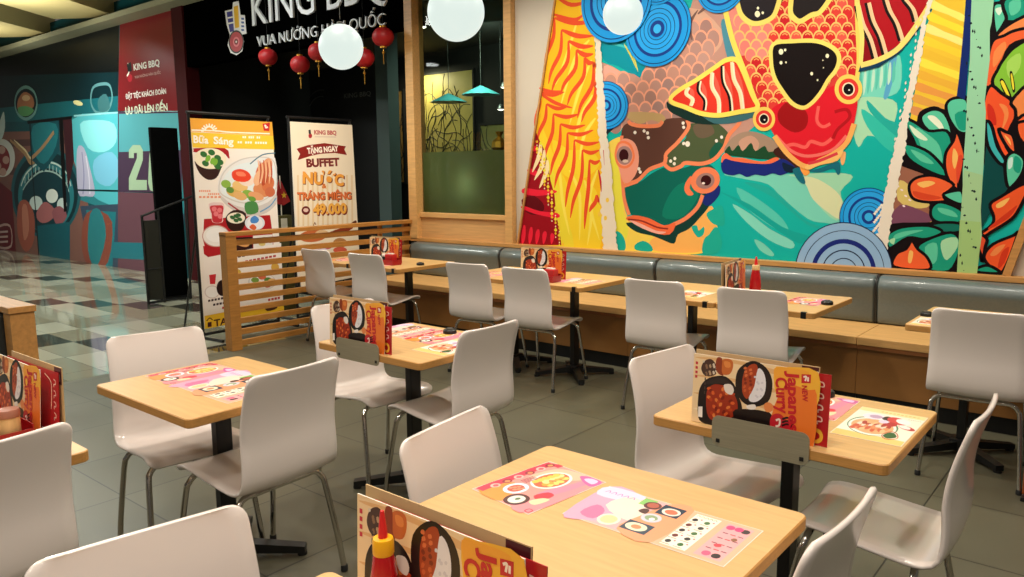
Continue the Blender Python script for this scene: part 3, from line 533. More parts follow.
[0,242,192,112,0,-2283,2543,-4,-23,-11,-16,-18,-9,-20,3,-18,12,-13,20,-5,23,3,23,12,17,17,8,20,-3,18,-12,13,-20],
[0,230,127,118,0,-2290,2536,-3,-19,-9,-15,-15,-7,-17,2,-16,10,-11,18,-4,20,3,20,10,15,14,7,17,-2,16,-11,11,-17],
[0,242,192,112,0,-2199,2533,-3,-22,-11,-17,-18,-8,-19,2,-18,12,-13,20,-5,23,3,22,12,17,17,8,19,-3,18,-12,13,-19],
[0,214,46,44,0,-2205,2526,-3,-19,-10,-15,-14,-7,-16,2,-16,11,-11,17,-4,20,3,20,9,14,15,7,16,-2,15,-10,11,-17],
[3,240,160,96,9,-2262,2558,18,8,19,-13],
[0,242,192,112,0,-2116,2523,-3,-22,-11,-17,-17,-8,-19,3,-18,12,-13,19,-5,23,3,22,12,17,17,7,19,-2,17,-12,13,-19],
[0,230,90,76,0,-2122,2517,-3,-20,-9,-14,-14,-7,-16,2,-16,10,-10,17,-5,20,3,20,9,14,15,7,16,-2,15,-10,10,-17],
[3,240,160,96,9,-2178,2548,18,8,19,-13],
[0,242,192,112,0,-2034,2513,-4,-21,-10,-17,-17,-8,-19,2,-17,12,-13,19,-5,23,3,22,11,16,17,8,19,-2,17,-12,12,-19],
[0,200,36,42,0,-2040,2507,-3,-19,-9,-15,-14,-7,-16,2,-15,11,-11,16,-4,20,3,20,9,14,14,7,16,-2,15,-10,10,-17],
[3,240,160,96,9,-2095,2538,17,8,19,-13],
[0,242,192,112,0,-1954,2504,-3,-22,-11,-16,-16,-8,-18,2,-18,12,-12,19,-5,23,3,21,11,16,16,8,18,-2,17,-12,12,-19],
[0,222,64,56,0,-1960,2498,-3,-19,-9,-15,-13,-7,-16,2,-15,10,-10,17,-5,20,3,19,9,14,14,7,15,-2,15,-10,10,-17],
[3,240,160,96,9,-2014,2528,17,8,18,-12],
[0,242,192,112,0,-1876,2494,-3,-21,-10,-16,-16,-8,-18,2,-17,12,-12,19,-5,22,3,21,10,17,16,7,18,-2,17,-12,12,-18],
[0,214,46,44,0,-1882,2488,-2,-18,-9,-15,-13,-7,-15,2,-15,10,-10,17,-5,19,3,19,9,15,13,6,16,-1,14,-11,10,-16],
[3,240,160,96,9,-1934,2518,16,8,18,-12],
[0,242,192,112,0,-1798,2485,-3,-21,-10,-16,-16,-8,-18,2,-16,12,-12,18,-5,23,2,21,11,16,15,8,18,-3,17,-11,11,-19],
[0,230,90,76,0,-1804,2479,-3,-18,-8,-15,-13,-7,-15,2,-14,10,-11,17,-4,19,2,19,9,14,13,7,15,-2,14,-10,10,-16],
[3,240,160,96,9,-1856,2509,16,8,18,-12],
[0,242,192,112,0,-1723,2476,-2,-21,-10,-16,-15,-8,-18,2,-16,12,-12,18,-5,22,3,22,10,16,15,7,17,-2,17,-12,11,-18],
[0,200,36,42,0,-1728,2470,-2,-18,-9,-14,-13,-7,-15,1,-13,10,-10,17,-5,19,3,19,8,14,13,6,15,-1,14,-10,10,-17],
[3,240,160,96,9,-1779,2500,16,8,17,-12],
[0,242,192,112,0,-2499,2508,-4,-23,-12,-17,-19,-9,-20,2,-20,13,-13,20,-6,24,4,23,12,18,19,8,21,-3,19,-12,13,-20],
[0,232,140,128,0,-2506,2501,-3,-20,-11,-15,-15,-8,-18,2,-16,11,-12,18,-4,21,3,20,10,16,16,7,18,-2,16,-11,11,-18],
[0,242,192,112,0,-2411,2498,-3,-23,-12,-17,-18,-8,-21,2,-18,12,-14,20,-5,24,3,23,12,17,18,8,21,-2,19,-13,13,-20],
[0,230,127,118,0,-2417,2491,-3,-20,-10,-15,-16,-7,-17,2,-16,10,-11,18,-5,21,3,20,10,15,16,7,17,-2,16,-10,11,-18],
[0,242,192,112,0,-2324,2488,-3,-22,-12,-18,-17,-8,-21,2,-18,13,-13,19,-6,24,4,23,12,17,17,8,20,-3,19,-12,13,-20],
[0,232,140,128,0,-2330,2482,-3,-20,-10,-15,-15,-8,-17,2,-16,11,-11,17,-5,21,3,20,10,15,15,7,17,-2,16,-10,11,-18],
[0,242,192,112,0,-2238,2478,-4,-22,-11,-17,-17,-8,-20,2,-18,12,-13,20,-6,23,4,23,11,17,18,8,19,-3,18,-12,13,-19],
[0,222,64,56,0,-2245,2472,-3,-20,-9,-14,-15,-8,-17,2,-15,11,-11,17,-5,20,3,20,10,15,15,7,16,-2,16,-10,11,-18],
[3,240,160,96,9,-2302,2503,18,9,20,-13],
[0,242,192,112,0,-2155,2469,-3,-22,-11,-17,-17,-8,-19,2,-18,12,-13,20,-5,23,3,22,11,17,17,8,20,-3,17,-12,13,-19],
[0,214,46,44,0,-2161,2463,-3,-20,-9,-14,-14,-8,-17,2,-15,10,-11,18,-4,20,2,19,10,15,14,7,17,-2,15,-10,11,-17],
[3,240,160,96,9,-2217,2494,18,8,19,-13],
[0,242,192,112,0,-2072,2460,-3,-22,-11,-17,-17,-8,-19,2,-18,12,-12,19,-6,23,4,22,11,17,17,8,18,-2,18,-12,13,-20],
[0,230,90,76,0,-2078,2454,-3,-20,-9,-14,-14,-8,-16,2,-15,10,-11,17,-5,21,3,19,9,15,15,7,16,-2,14,-11,11,-16],
[3,240,160,96,9,-2134,2484,18,8,19,-12],
[0,242,192,112,0,-1991,2451,-4,-22,-10,-17,-16,-8,-19,2,-17,12,-13,19,-5,23,3,22,11,16,16,8,19,-2,17,-12,12,-19],
[0,200,36,42,0,-1997,2444,-3,-19,-9,-14,-14,-7,-16,1,-14,11,-11,16,-4,20,2,20,9,14,14,7,16,-2,15,-10,10,-17],
[3,240,160,96,9,-2052,2475,18,8,18,-12],
[0,242,192,112,0,-1912,2442,-3,-22,-10,-16,-16,-8,-19,2,-17,11,-12,19,-5,23,3,22,10,16,16,8,19,-2,17,-12,12,-19],
[0,222,64,56,0,-1918,2436,-2,-19,-9,-15,-14,-7,-15,2,-15,10,-10,17,-5,19,3,19,9,15,13,7,16,-2,14,-10,11,-17],
[3,240,160,96,9,-1971,2465,17,9,18,-13],
[0,242,192,112,0,-1834,2433,-3,-21,-10,-17,-16,-8,-18,2,-17,12,-12,19,-5,22,3,21,11,17,15,8,18,-3,17,-11,12,-19],
[0,214,46,44,0,-1840,2427,-2,-19,-9,-14,-13,-7,-15,1,-15,10,-10,17,-4,20,2,18,9,15,13,7,16,-2,14,-10,10,-17],
[3,240,160,96,9,-1892,2456,16,9,18,-12],
[0,242,192,112,0,-1757,2424,-3,-21,-10,-16,-16,-8,-17,2,-17,11,-12,19,-5,22,3,22,10,16,16,7,17,-2,17,-11,12,-19],
[0,230,90,76,0,-1763,2418,-2,-18,-9,-14,-13,-7,-15,1,-14,10,-10,16,-4,20,2,19,9,14,13,7,15,-2,14,-10,10,-16],
[3,240,160,96,9,-1815,2448,17,8,17,-12],
[0,242,192,112,0,-1682,2416,-3,-21,-10,-16,-15,-8,-17,2,-16,11,-12,19,-5,22,3,21,10,16,15,7,17,-2,16,-11,12,-18],
[0,200,36,42,0,-1688,2410,-2,-19,-8,-14,-13,-7,-15,2,-13,10,-10,16,-5,19,3,19,8,14,13,7,15,-2,13,-10,10,-16],
[3,240,160,96,9,-1738,2439,16,8,17,-12],
[0,242,192,112,0,-2452,2442,-4,-23,-12,-17,-18,-9,-21,2,-19,13,-14,20,-5,24,4,23,12,17,18,8,21,-2,19,-12,13,-20],
[0,230,127,118,0,-2459,2435,-3,-20,-11,-15,-15,-8,-17,2,-17,11,-11,18,-5,21,3,20,11,15,15,8,18,-2,16,-11,11,-18],
[0,242,192,112,0,-2365,2433,-3,-23,-12,-17,-18,-9,-20,2,-19,12,-13,20,-6,24,4,23,12,17,18,9,20,-3,19,-12,13,-20],
[0,232,140,128,0,-2371,2426,-3,-20,-10,-15,-15,-8,-17,2,-16,11,-12,17,-4,21,3,20,10,15,15,8,17,-2,16,-11,11,-17],
[0,242,192,112,0,-2278,2423,-4,-22,-11,-17,-18,-9,-20,2,-18,13,-13,19,-6,24,4,22,12,18,17,8,20,-2,18,-13,13,-19],
[0,230,127,118,0,-2285,2417,-3,-20,-10,-15,-14,-7,-17,1,-16,11,-11,17,-5,21,3,20,10,15,15,7,17,-2,16,-10,11,-17],
[0,242,192,112,0,-2194,2414,-3,-22,-11,-17,-17,-8,-20,2,-18,12,-13,19,-5,24,3,22,12,17,17,8,19,-2,18,-12,13,-19],
[0,200,36,42,0,-2200,2408,-3,-19,-9,-15,-15,-8,-16,2,-16,10,-11,17,-4,21,3,20,9,15,15,7,16,-2,16,-11,10,-17],
[3,240,160,96,9,-2257,2439,18,8,19,-12],
[0,242,192,112,0,-2111,2406,-3,-22,-11,-17,-17,-9,-19,2,-18,12,-12,20,-6,23,4,22,11,17,17,8,19,-2,18,-12,12,-19],
[0,222,64,56,0,-2117,2399,-2,-19,-10,-15,-14,-7,-16,1,-15,11,-11,17,-5,20,3,20,10,14,14,8,16,-2,15,-11,11,-17],
[3,240,160,96,9,-2172,2430,17,8,19,-12],
[0,242,192,112,0,-2029,2397,-3,-22,-11,-17,-16,-8,-19,2,-18,12,-12,19,-5,23,3,22,11,17,16,8,19,-2,17,-12,13,-19],
[0,214,46,44,0,-2035,2391,-3,-19,-9,-15,-14,-7,-16,1,-14,10,-11,17,-5,20,3,20,9,14,14,7,16,-1,15,-11,11,-16],
[3,240,160,96,9,-2090,2421,18,8,18,-12],
[0,242,192,112,0,-1949,2389,-3,-22,-10,-17,-16,-8,-19,2,-17,12,-13,19,-5,22,3,22,11,17,16,8,19,-2,17,-12,12,-19],
[0,230,90,76,0,-1955,2382,-2,-19,-9,-14,-14,-8,-16,2,-14,10,-11,17,-4,20,3,19,9,14,13,8,16,-2,14,-10,11,-17],
[3,240,160,96,9,-2009,2412,18,8,18,-12],
[0,242,192,112,0,-1870,2380,-3,-21,-10,-17,-16,-8,-18,2,-17,11,-12,19,-6,23,3,21,11,17,16,8,18,-2,17,-12,12,-19],
[0,200,36,42,0,-1876,2374,-2,-19,-9,-14,-13,-8,-16,2,-14,10,-11,17,-4,19,3,19,8,15,14,7,15,-2,15,-10,10,-16],
[3,240,160,96,9,-1929,2403,17,9,18,-12],
[0,242,192,112,0,-1793,2372,-2,-21,-11,-17,-15,-8,-18,2,-17,11,-12,19,-5,22,3,22,10,16,16,8,18,-2,16,-11,12,-19],
[0,222,64,56,0,-1798,2366,-3,-19,-8,-14,-13,-7,-16,1,-14,10,-10,16,-4,20,2,19,9,14,13,7,15,-1,14,-10,10,-17],
[3,240,160,96,9,-1850,2395,16,8,18,-12],
[0,242,192,112,0,-1717,2364,-2,-21,-10,-16,-15,-8,-18,1,-16,12,-12,18,-5,22,3,22,10,16,15,8,17,-2,17,-12,11,-18],
[0,214,46,44,0,-1722,2358,-2,-19,-9,-14,-13,-7,-15,1,-13,10,-11,16,-4,20,2,19,9,14,13,7,15,-2,14,-10,10,-16],
[3,240,160,96,9,-1773,2387,16,8,17,-12],
[0,242,192,112,0,-2406,2376,-4,-22,-12,-18,-18,-8,-20,1,-19,13,-13,20,-6,24,4,23,12,17,18,9,20,-3,19,-12,14,-20],
[0,230,127,118,0,-2413,2370,-3,-20,-10,-16,-15,-7,-17,1,-16,11,-12,18,-5,21,4,20,10,15,15,8,17,-2,16,-11,12,-17],
[0,242,192,112,0,-2319,2368,-3,-23,-12,-17,-18,-9,-20,2,-18,12,-14,20,-5,24,4,23,11,17,18,8,20,-2,19,-12,13,-20],
[0,232,140,128,0,-2325,2361,-3,-20,-10,-15,-15,-7,-17,1,-16,11,-11,17,-5,21,3,20,10,15,15,8,17,-2,16,-11,11,-17],
[0,242,192,112,0,-2233,2359,-4,-22,-11,-17,-17,-9,-20,2,-18,12,-14,20,-5,23,4,23,11,17,18,8,19,-2,18,-12,13,-19],
[0,230,90,76,0,-2240,2353,-3,-20,-9,-15,-15,-8,-17,2,-15,10,-11,18,-5,20,3,20,10,15,15,8,16,-2,16,-11,11,-17],
[3,240,160,96,9,-2297,2383,18,9,20,-12],
[0,242,192,112,0,-2149,2351,-4,-22,-11,-17,-17,-9,-19,2,-18,12,-13,19,-5,24,3,22,11,17,17,8,20,-2,18,-12,12,-19],
[0,200,36,42,0,-2156,2345,-2,-20,-10,-15,-14,-7,-17,1,-15,10,-11,17,-4,21,3,20,9,14,15,8,16,-2,15,-10,11,-17],
[3,240,160,96,9,-2212,2375,18,9,19,-13],
[0,242,192,112,0,-2067,2343,-3,-22,-11,-17,-17,-9,-19,2,-17,12,-13,19,-5,23,3,22,11,17,17,9,19,-2,17,-12,13,-19],
[0,222,64,56,0,-2073,2336,-3,-19,-9,-15,-14,-7,-16,1,-15,10,-11,17,-4,21,2,19,10,15,14,7,16,-1,15,-11,11,-17],
[3,240,160,96,9,-2128,2366,17,9,19,-12],
[0,242,192,112,0,-1986,2335,-3,-22,-11,-17,-16,-8,-19,2,-17,11,-13,19,-5,23,3,22,11,17,17,8,18,-2,18,-12,12,-19],
[0,214,46,44,0,-1992,2328,-2,-19,-10,-15,-13,-7,-16,2,-15,10,-11,16,-4,20,3,20,9,14,14,8,16,-2,14,-10,11,-17],
[3,240,160,96,9,-2046,2358,17,9,18,-13],
[0,242,192,112,0,-1906,2327,-3,-22,-11,-16,-16,-9,-18,2,-17,11,-13,19,-5,23,3,22,11,16,16,8,18,-1,17,-12,13,-19],
[0,230,90,76,0,-1912,2321,-3,-19,-9,-15,-13,-7,-16,1,-14,10,-11,17,-4,19,2,20,9,14,14,7,16,-1,14,-10,10,-17],
[3,240,160,96,9,-1966,2350,17,8,18,-12],
[0,242,192,112,0,-1828,2319,-3,-21,-10,-17,-16,-8,-18,2,-17,11,-12,19,-5,22,3,22,10,16,16,8,18,-2,17,-11,12,-19],
[0,200,36,42,0,-1834,2313,-2,-19,-9,-15,-13,-7,-16,2,-14,9,-10,17,-5,20,3,19,9,14,13,7,15,-1,14,-10,11,-17],
[3,240,160,96,9,-1887,2342,17,8,18,-12],
[0,242,192,112,0,-1751,2311,-3,-21,-10,-16,-16,-8,-17,1,-17,11,-12,19,-5,22,3,22,10,16,16,8,17,-2,17,-11,12,-19],
[0,222,64,56,0,-1757,2305,-2,-18,-9,-15,-13,-7,-15,1,-14,10,-10,16,-4,20,2,19,9,14,13,7,15,-1,14,-10,10,-16],
[3,240,160,96,9,-1809,2334,17,8,17,-11],
[0,242,192,112,0,-1676,2304,-3,-21,-9,-16,-16,-9,-17,2,-16,11,-12,19,-5,22,3,21,10,16,15,8,17,-2,16,-11,12,-18],
[0,214,46,44,0,-1682,2298,-2,-19,-8,-14,-13,-7,-15,1,-13,10,-10,16,-5,19,3,19,8,14,13,7,15,-1,13,-10,10,-16],
[3,240,160,96,9,-1732,2326,16,9,17,-12],
[0,242,192,112,0,-2360,2312,-3,-23,-12,-18,-18,-9,-20,2,-19,12,-14,20,-5,24,4,23,12,17,18,9,20,-2,19,-12,13,-20],
[0,200,36,42,0,-2366,2305,-3,-20,-10,-16,-15,-7,-18,1,-16,11,-11,17,-5,21,3,20,11,16,15,7,17,-1,16,-11,11,-17],
[3,240,160,96,9,-2425,2336,19,9,19,-13],
[0,242,192,112,0,-2273,2304,-4,-23,-11,-17,-18,-9,-20,2,-18,12,-13,19,-6,24,4,23,11,17,18,8,20,-2,18,-11,13,-20],
[0,222,64,56,0,-2280,2297,-3,-20,-10,-15,-14,-8,-17,2,-16,10,-11,17,-5,21,3,20,10,15,15,8,17,-2,15,-10,12,-17],
[3,240,160,96,9,-2338,2327,19,9,19,-12],
[0,242,192,112,0,-2189,2296,-3,-23,-11,-17,-17,-9,-20,2,-18,12,-13,19,-5,24,3,22,12,18,17,8,19,-2,18,-12,13,-19],
[0,214,46,44,0,-2195,2289,-3,-20,-9,-15,-15,-7,-16,1,-16,10,-11,17,-4,21,3,20,9,15,15,7,16,-1,16,-10,11,-17],
[3,240,160,96,9,-2252,2319,19,9,19,-12],
[0,242,192,112,0,-2105,2288,-3,-22,-12,-17,-16,-9,-20,2,-17,11,-13,20,-6,23,4,22,11,17,17,9,19,-2,18,-12,12,-19],
[0,230,90,76,0,-2111,2281,-3,-19,-10,-15,-14,-8,-16,2,-15,10,-11,17,-5,20,3,20,10,15,14,7,16,-1,15,-11,11,-16],
[3,240,160,96,9,-2167,2311,18,9,18,-12],
[0,242,192,112,0,-2023,2280,-4,-22,-10,-17,-17,-8,-19,1,-17,12,-13,19,-5,23,3,22,11,17,17,9,18,-2,18,-12,12,-19],
[0,200,36,42,0,-2030,2274,-2,-19,-9,-15,-14,-8,-16,1,-15,11,-11,16,-4,21,2,19,10,15,14,7,16,-1,14,-10,11,-17],
[3,240,160,96,9,-2084,2303,17,9,18,-12],
[0,242,192,112,0,-1943,2273,-3,-22,-11,-17,-16,-8,-18,1,-18,12,-12,19,-5,23,3,22,11,16,16,9,18,-2,17,-12,13,-19],
[0,222,64,56,0,-1949,2266,-3,-19,-9,-15,-13,-7,-16,1,-15,10,-10,17,-5,20,3,19,9,15,14,7,16,-1,14,-10,10,-17],
[3,240,160,96,9,-2003,2296,17,8,18,-12],
[0,242,192,112,0,-1864,2265,-3,-21,-11,-17,-15,-8,-19,1,-16,12,-13,19,-5,22,3,22,11,16,16,9,18,-2,17,-11,12,-19],
[0,214,46,44,0,-1870,2259,-3,-19,-8,-15,-14,-7,-15,1,-14,10,-11,17,-4,20,2,19,9,14,14,8,15,-2,14,-10,11,-16],
[3,240,160,96,9,-1923,2288,17,9,18,-12],
[0,242,192,112,0,-1787,2258,-3,-21,-10,-17,-15,-8,-18,2,-17,11,-12,18,-5,23,3,21,10,17,16,8,18,-2,16,-11,12,-19],
[0,230,90,76,0,-1792,2252,-3,-19,-8,-14,-14,-8,-15,2,-14,9,-10,17,-4,19,2,19,9,15,13,7,15,-1,14,-10,10,-17],
[3,240,160,96,9,-1845,2281,17,8,17,-12],
[0,242,192,112,0,-1711,2251,-2,-21,-10,-16,-15,-9,-18,2,-16,11,-12,18,-5,22,2,22,11,16,15,8,17,-1,17,-12,11,-18],
[0,200,36,42,0,-1716,2245,-2,-19,-9,-14,-13,-7,-15,1,-14,10,-10,16,-4,19,2,19,9,14,13,8,15,-2,14,-10,10,-16],
[3,240,160,96,9,-1767,2273,16,9,17,-12],
[0,242,192,112,0,-2401,2255,-4,-23,-12,-18,-18,-9,-20,2,-19,12,-14,20,-5,24,3,23,13,17,18,9,20,-2,19,-12,13,-20],
[0,230,90,76,0,-2408,2248,-3,-20,-10,-16,-15,-8,-18,2,-16,10,-11,18,-5,21,3,20,10,16,16,7,17,-1,16,-11,11,-17],
[3,240,160,96,9,-2467,2279,19,9,20,-13],
[0,242,192,112,0,-2314,2247,-3,-23,-12,-17,-18,-9,-20,1,-19,12,-13,20,-5,24,3,23,12,17,18,9,20,-2,18,-12,14,-19],
[0,200,36,42,0,-2320,2240,-3,-20,-10,-15,-15,-8,-17,1,-16,11,-11,17,-5,21,3,20,10,16,15,7,17,-1,16,-11,11,-17],
[3,240,160,96,9,-2379,2271,19,9,19,-13],
[0,242,192,112,0,-2228,2240,-4,-23,-11,-17,-17,-9,-20,1,-18,12,-14,20,-5,23,4,23,11,17,18,9,19,-2,18,-12,13,-19],
[0,222,64,56,0,-2235,2233,-2,-20,-10,-15,-15,-8,-17,1,-15,11,-11,17,-5,21,3,20,10,15,15,7,16,-1,16,-10,11,-17],
[3,240,160,96,9,-2292,2263,18,9,20,-12],
[0,242,192,112,0,-2144,2232,-3,-22,-12,-17,-17,-9,-19,2,-18,11,-13,20,-5,23,3,22,12,18,17,8,19,-2,18,-11,13,-20],
[0,214,46,44,0,-2150,2226,-3,-20,-10,-15,-14,-8,-16,2,-16,10,-11,17,-4,20,3,20,9,15,15,8,16,-2,15,-10,11,-17],
[3,240,160,96,9,-2207,2256,18,9,19,-13],
[0,242,192,112,0,-2061,2225,-4,-22,-11,-17,-16,-9,-19,2,-18,11,-13,20,-5,23,3,22,11,17,17,9,19,-2,18,-12,12,-19],
[0,230,90,76,0,-2068,2219,-2,-20,-10,-15,-14,-8,-16,2,-15,10,-11,17,-4,20,3,20,9,15,14,7,16,-1,15,-10,11,-17],
[3,240,160,96,9,-2123,2248,18,9,18,-12],
[0,242,192,112,0,-1980,2218,-3,-22,-11,-17,-16,-8,-19,1,-18,12,-12,19,-5,22,3,23,11,17,16,8,19,-2,17,-11,12,-19],
[0,200,36,42,0,-1986,2212,-3,-20,-9,-15,-14,-7,-16,1,-14,10,-11,17,-5,20,3,19,9,15,14,8,16,-2,15,-10,10,-16],
[3,240,160,96,9,-2041,2241,18,9,18,-12],
[0,242,192,112,0,-1901,2211,-3,-21,-10,-17,-16,-9,-18,2,-18,11,-12,19,-5,22,3,22,11,17,16,9,18,-2,17,-11,12,-19],
[0,222,64,56,0,-1907,2205,-2,-19,-9,-15,-13,-8,-16,2,-15,10,-10,16,-4,20,2,19,9,15,14,7,15,-1,15,-10,10,-16],
[3,240,160,96,9,-1960,2234,17,9,18,-12],
[0,242,192,112,0,-1822,2205,-3,-22,-11,-17,-15,-8,-18,1,-17,11,-12,19,-5,23,3,21,10,17,16,8,18,-1,16,-12,13,-18],
[0,214,46,44,0,-1828,2198,-3,-19,-8,-15,-14,-7,-15,1,-14,10,-10,16,-5,20,3,19,8,15,14,7,15,-1,14,-10,10,-16],
[3,240,160,96,9,-1881,2227,17,8,18,-11],
[0,242,192,112,0,-1745,2198,-3,-22,-10,-16,-16,-9,-17,2,-17,11,-12,18,-5,23,3,21,10,17,16,8,17,-1,17,-12,11,-18],
[0,230,90,76,0,-1751,2192,-2,-19,-9,-15,-13,-7,-15,1,-14,10,-10,16,-5,19,3,19,8,15,14,7,15,-1,13,-10,11,-16],
[3,240,160,96,9,-1803,2220,16,8,18,-11],
[0,242,192,112,0,-1670,2191,-3,-21,-9,-16,-16,-9,-17,2,-16,11,-12,18,-5,22,3,21,10,17,15,8,17,-1,16,-12,12,-18],
[0,200,36,42,0,-1675,2185,-3,-19,-8,-14,-13,-7,-15,1,-13,9,-10,16,-5,20,3,19,8,14,13,7,15,-1,13,-10,10,-16],
[3,240,160,96,9,-1726,2213,16,9,17,-12],
[0,242,192,112,0,-2355,2190,-3,-23,-12,-18,-18,-9,-21,2,-18,12,-14,19,-5,24,3,23,12,18,18,9,21,-2,18,-12,14,-19],
[0,214,46,44,0,-2362,2183,-3,-20,-10,-16,-15,-8,-17,2,-16,10,-11,17,-5,21,3,21,10,15,15,8,18,-1,16,-11,11,-17],
[3,240,160,96,9,-2420,2213,18,10,20,-13],
[0,242,192,112,0,-2268,2183,-4,-23,-11,-17,-18,-9,-20,1,-18,12,-14,20,-5,23,4,23,11,18,18,9,20,-2,18,-12,13,-20],
[0,230,90,76,0,-2275,2176,-3,-20,-10,-15,-14,-8,-17,1,-16,10,-11,18,-5,20,3,21,10,15,15,8,17,-2,15,-10,12,-17],
[3,240,160,96,9,-2333,2206,19,9,19,-12],
[0,242,192,112,0,-2183,2176,-4,-22,-11,-18,-17,-9,-20,2,-18,11,-13,20,-5,23,3,23,12,17,17,9,19,-2,18,-11,13,-20],
[0,200,36,42,0,-2190,2170,-3,-20,-9,-16,-15,-8,-16,2,-16,10,-11,17,-4,21,3,19,9,16,15,8,17,-2,15,-10,11,-17],
[3,240,160,96,9,-2247,2199,19,9,19,-12],
[0,242,192,112,0,-2100,2170,-3,-23,-11,-17,-17,-9,-19,1,-18,12,-13,19,-5,23,3,23,11,17,17,9,19,-2,18,-11,13,-19],
[0,222,64,56,0,-2106,2163,-3,-20,-9,-15,-14,-8,-17,1,-15,10,-11,17,-4,21,2,20,10,15,14,7,17,-1,15,-10,10,-17],
[3,240,160,96,9,-2162,2192,18,9,19,-12],
[0,242,192,112,0,-2018,2163,-3,-22,-11,-17,-16,-9,-19,1,-18,12,-13,19,-5,23,3,22,11,17,17,9,19,-2,17,-11,13,-19],
[0,214,46,44,0,-2024,2156,-3,-19,-9,-15,-14,-8,-16,1,-15,10,-10,17,-5,20,3,20,9,15,14,8,16,-2,15,-10,10,-16],
[3,240,160,96,9,-2079,2185,18,9,18,-12],
[0,242,192,112,0,-1937,2157,-3,-22,-11,-17,-16,-9,-19,1,-17,11,-13,19,-5,23,3,22,11,17,16,9,19,-2,17,-11,12,-19],
[0,230,90,76,0,-1943,2150,-3,-19,-9,-15,-14,-8,-15,1,-15,10,-11,17,-4,20,3,19,9,15,13,8,16,-2,15,-10,10,-16],
[3,240,160,96,9,-1997,2179,17,9,18,-12],
[0,242,192,112,0,-1858,2150,-3,-22,-11,-16,-16,-9,-18,1,-17,11,-12,19,-5,23,3,22,10,17,16,8,18,-2,17,-11,12,-18],
[0,200,36,42,0,-1864,2144,-3,-19,-9,-15,-13,-8,-15,1,-15,10,-10,16,-5,20,3,20,9,14,13,8,16,-1,14,-10,10,-17],
[3,240,160,96,9,-1917,2172,16,9,18,-12],
[0,242,192,112,0,-2309,2126,-3,-23,-12,-18,-18,-9,-20,1,-19,12,-13,20,-6,23,4,23,12,18,18,9,20,-1,18,-12,14,-20],
[0,214,46,44,0,-2316,2119,-2,-20,-10,-16,-15,-8,-17,1,-16,10,-12,18,-4,21,3,20,10,16,15,7,17,-1,16,-10,11,-17],
[3,240,160,96,9,-2374,2149,19,9,19,-12],
[0,242,192,112,0,-2223,2119,-3,-22,-12,-18,-17,-9,-20,1,-18,12,-14,19,-5,24,3,23,12,17,18,9,19,-1,19,-12,13,-19],
[0,230,90,76,0,-2230,2113,-2,-20,-10,-16,-15,-8,-17,1,-15,10,-11,17,-5,21,3,20,10,16,15,8,16,-2,16,-10,11,-17],
[3,240,160,96,9,-2287,2142,18,9,20,-12],
[0,242,192,112,0,-2139,2113,-3,-22,-11,-18,-17,-9,-20,1,-18,12,-13,19,-5,24,3,22,12,18,17,9,19,-2,18,-11,13,-20],
[0,200,36,42,0,-2145,2107,-3,-20,-9,-16,-15,-8,-16,1,-15,10,-12,17,-4,21,3,20,9,15,15,8,16,-1,15,-10,11,-17],
[3,240,160,96,9,-2202,2136,19,9,18,-12],
[0,242,192,112,0,-2056,2107,-3,-22,-11,-18,-17,-9,-19,2,-18,11,-12,19,-6,23,4,23,11,17,16,9,20,-1,17,-12,13,-19],
[0,222,64,56,0,-2062,2101,-3,-20,-9,-15,-14,-8,-16,1,-15,10,-11,16,-5,21,3,20,9,15,15,8,16,-2,15,-10,10,-16],
[3,240,160,96,9,-2118,2129,18,10,19,-12],
[0,242,192,112,0,-2263,2062,-4,-23,-11,-18,-18,-9,-20,1,-18,12,-14,19,-5,24,3,23,12,18,18,9,20,-2,18,-11,13,-20],
[0,222,64,56,0,-2270,2055,-3,-20,-10,-16,-14,-8,-17,1,-16,10,-11,17,-5,21,3,20,10,16,15,8,17,-1,15,-10,12,-17],
[3,240,160,96,9,-2328,2084,19,10,19,-12],
[0,242,192,112,0,-2178,2056,-3,-23,-12,-17,-17,-9,-20,1,-18,11,-13,20,-5,23,3,23,12,18,17,9,20,-2,18,-11,13,-20],
[0,214,46,44,0,-2184,2049,-3,-20,-10,-15,-14,-8,-17,1,-16,10,-11,17,-4,20,3,21,9,15,15,8,17,-1,15,-10,11,-17],
[3,240,160,96,9,-2242,2078,19,10,19,-12],
[0,242,192,112,0,-2095,2051,-3,-23,-11,-18,-17,-9,-19,2,-18,11,-13,19,-5,23,3,23,12,18,16,9,20,-2,17,-11,13,-19],
[0,230,90,76,0,-2101,2044,-2,-20,-10,-15,-14,-8,-16,1,-16,9,-11,17,-4,21,3,20,9,15,15,8,16,-1,15,-10,11,-17],
[3,240,160,96,9,-2157,2073,18,9,19,-12],
[0,242,192,112,0,-2304,2004,-3,-23,-12,-19,-18,-9,-20,1,-19,12,-13,19,-6,24,4,23,12,19,18,9,20,-2,18,-11,14,-20],
[0,200,36,42,0,-2311,1997,-3,-21,-9,-15,-15,-9,-18,1,-15,10,-12,17,-4,21,3,21,10,16,15,8,17,-1,16,-10,11,-17],
[3,240,160,96,9,-2369,2026,19,10,19,-12],
[0,242,192,112,0,-2218,1998,-3,-22,-12,-18,-17,-10,-20,1,-18,12,-14,19,-5,24,3,23,12,18,18,9,19,-1,19,-12,13,-19],
[0,222,64,56,0,-2224,1992,-3,-20,-10,-16,-15,-9,-16,1,-16,10,-11,17,-5,21,3,20,10,16,15,8,16,-1,16,-10,11,-17],
[3,240,160,96,9,-2282,2020,19,10,19,-12],
[0,242,192,112,0,-2133,1993,-4,-22,-11,-18,-17,-9,-19,1,-19,11,-13,19,-5,24,3,23,12,17,17,9,19,-1,18,-11,13,-19],
[0,214,46,44,0,-2140,1987,-3,-20,-9,-16,-14,-8,-17,1,-15,10,-11,16,-5,21,3,20,10,16,14,8,17,-1,15,-10,11,-17],
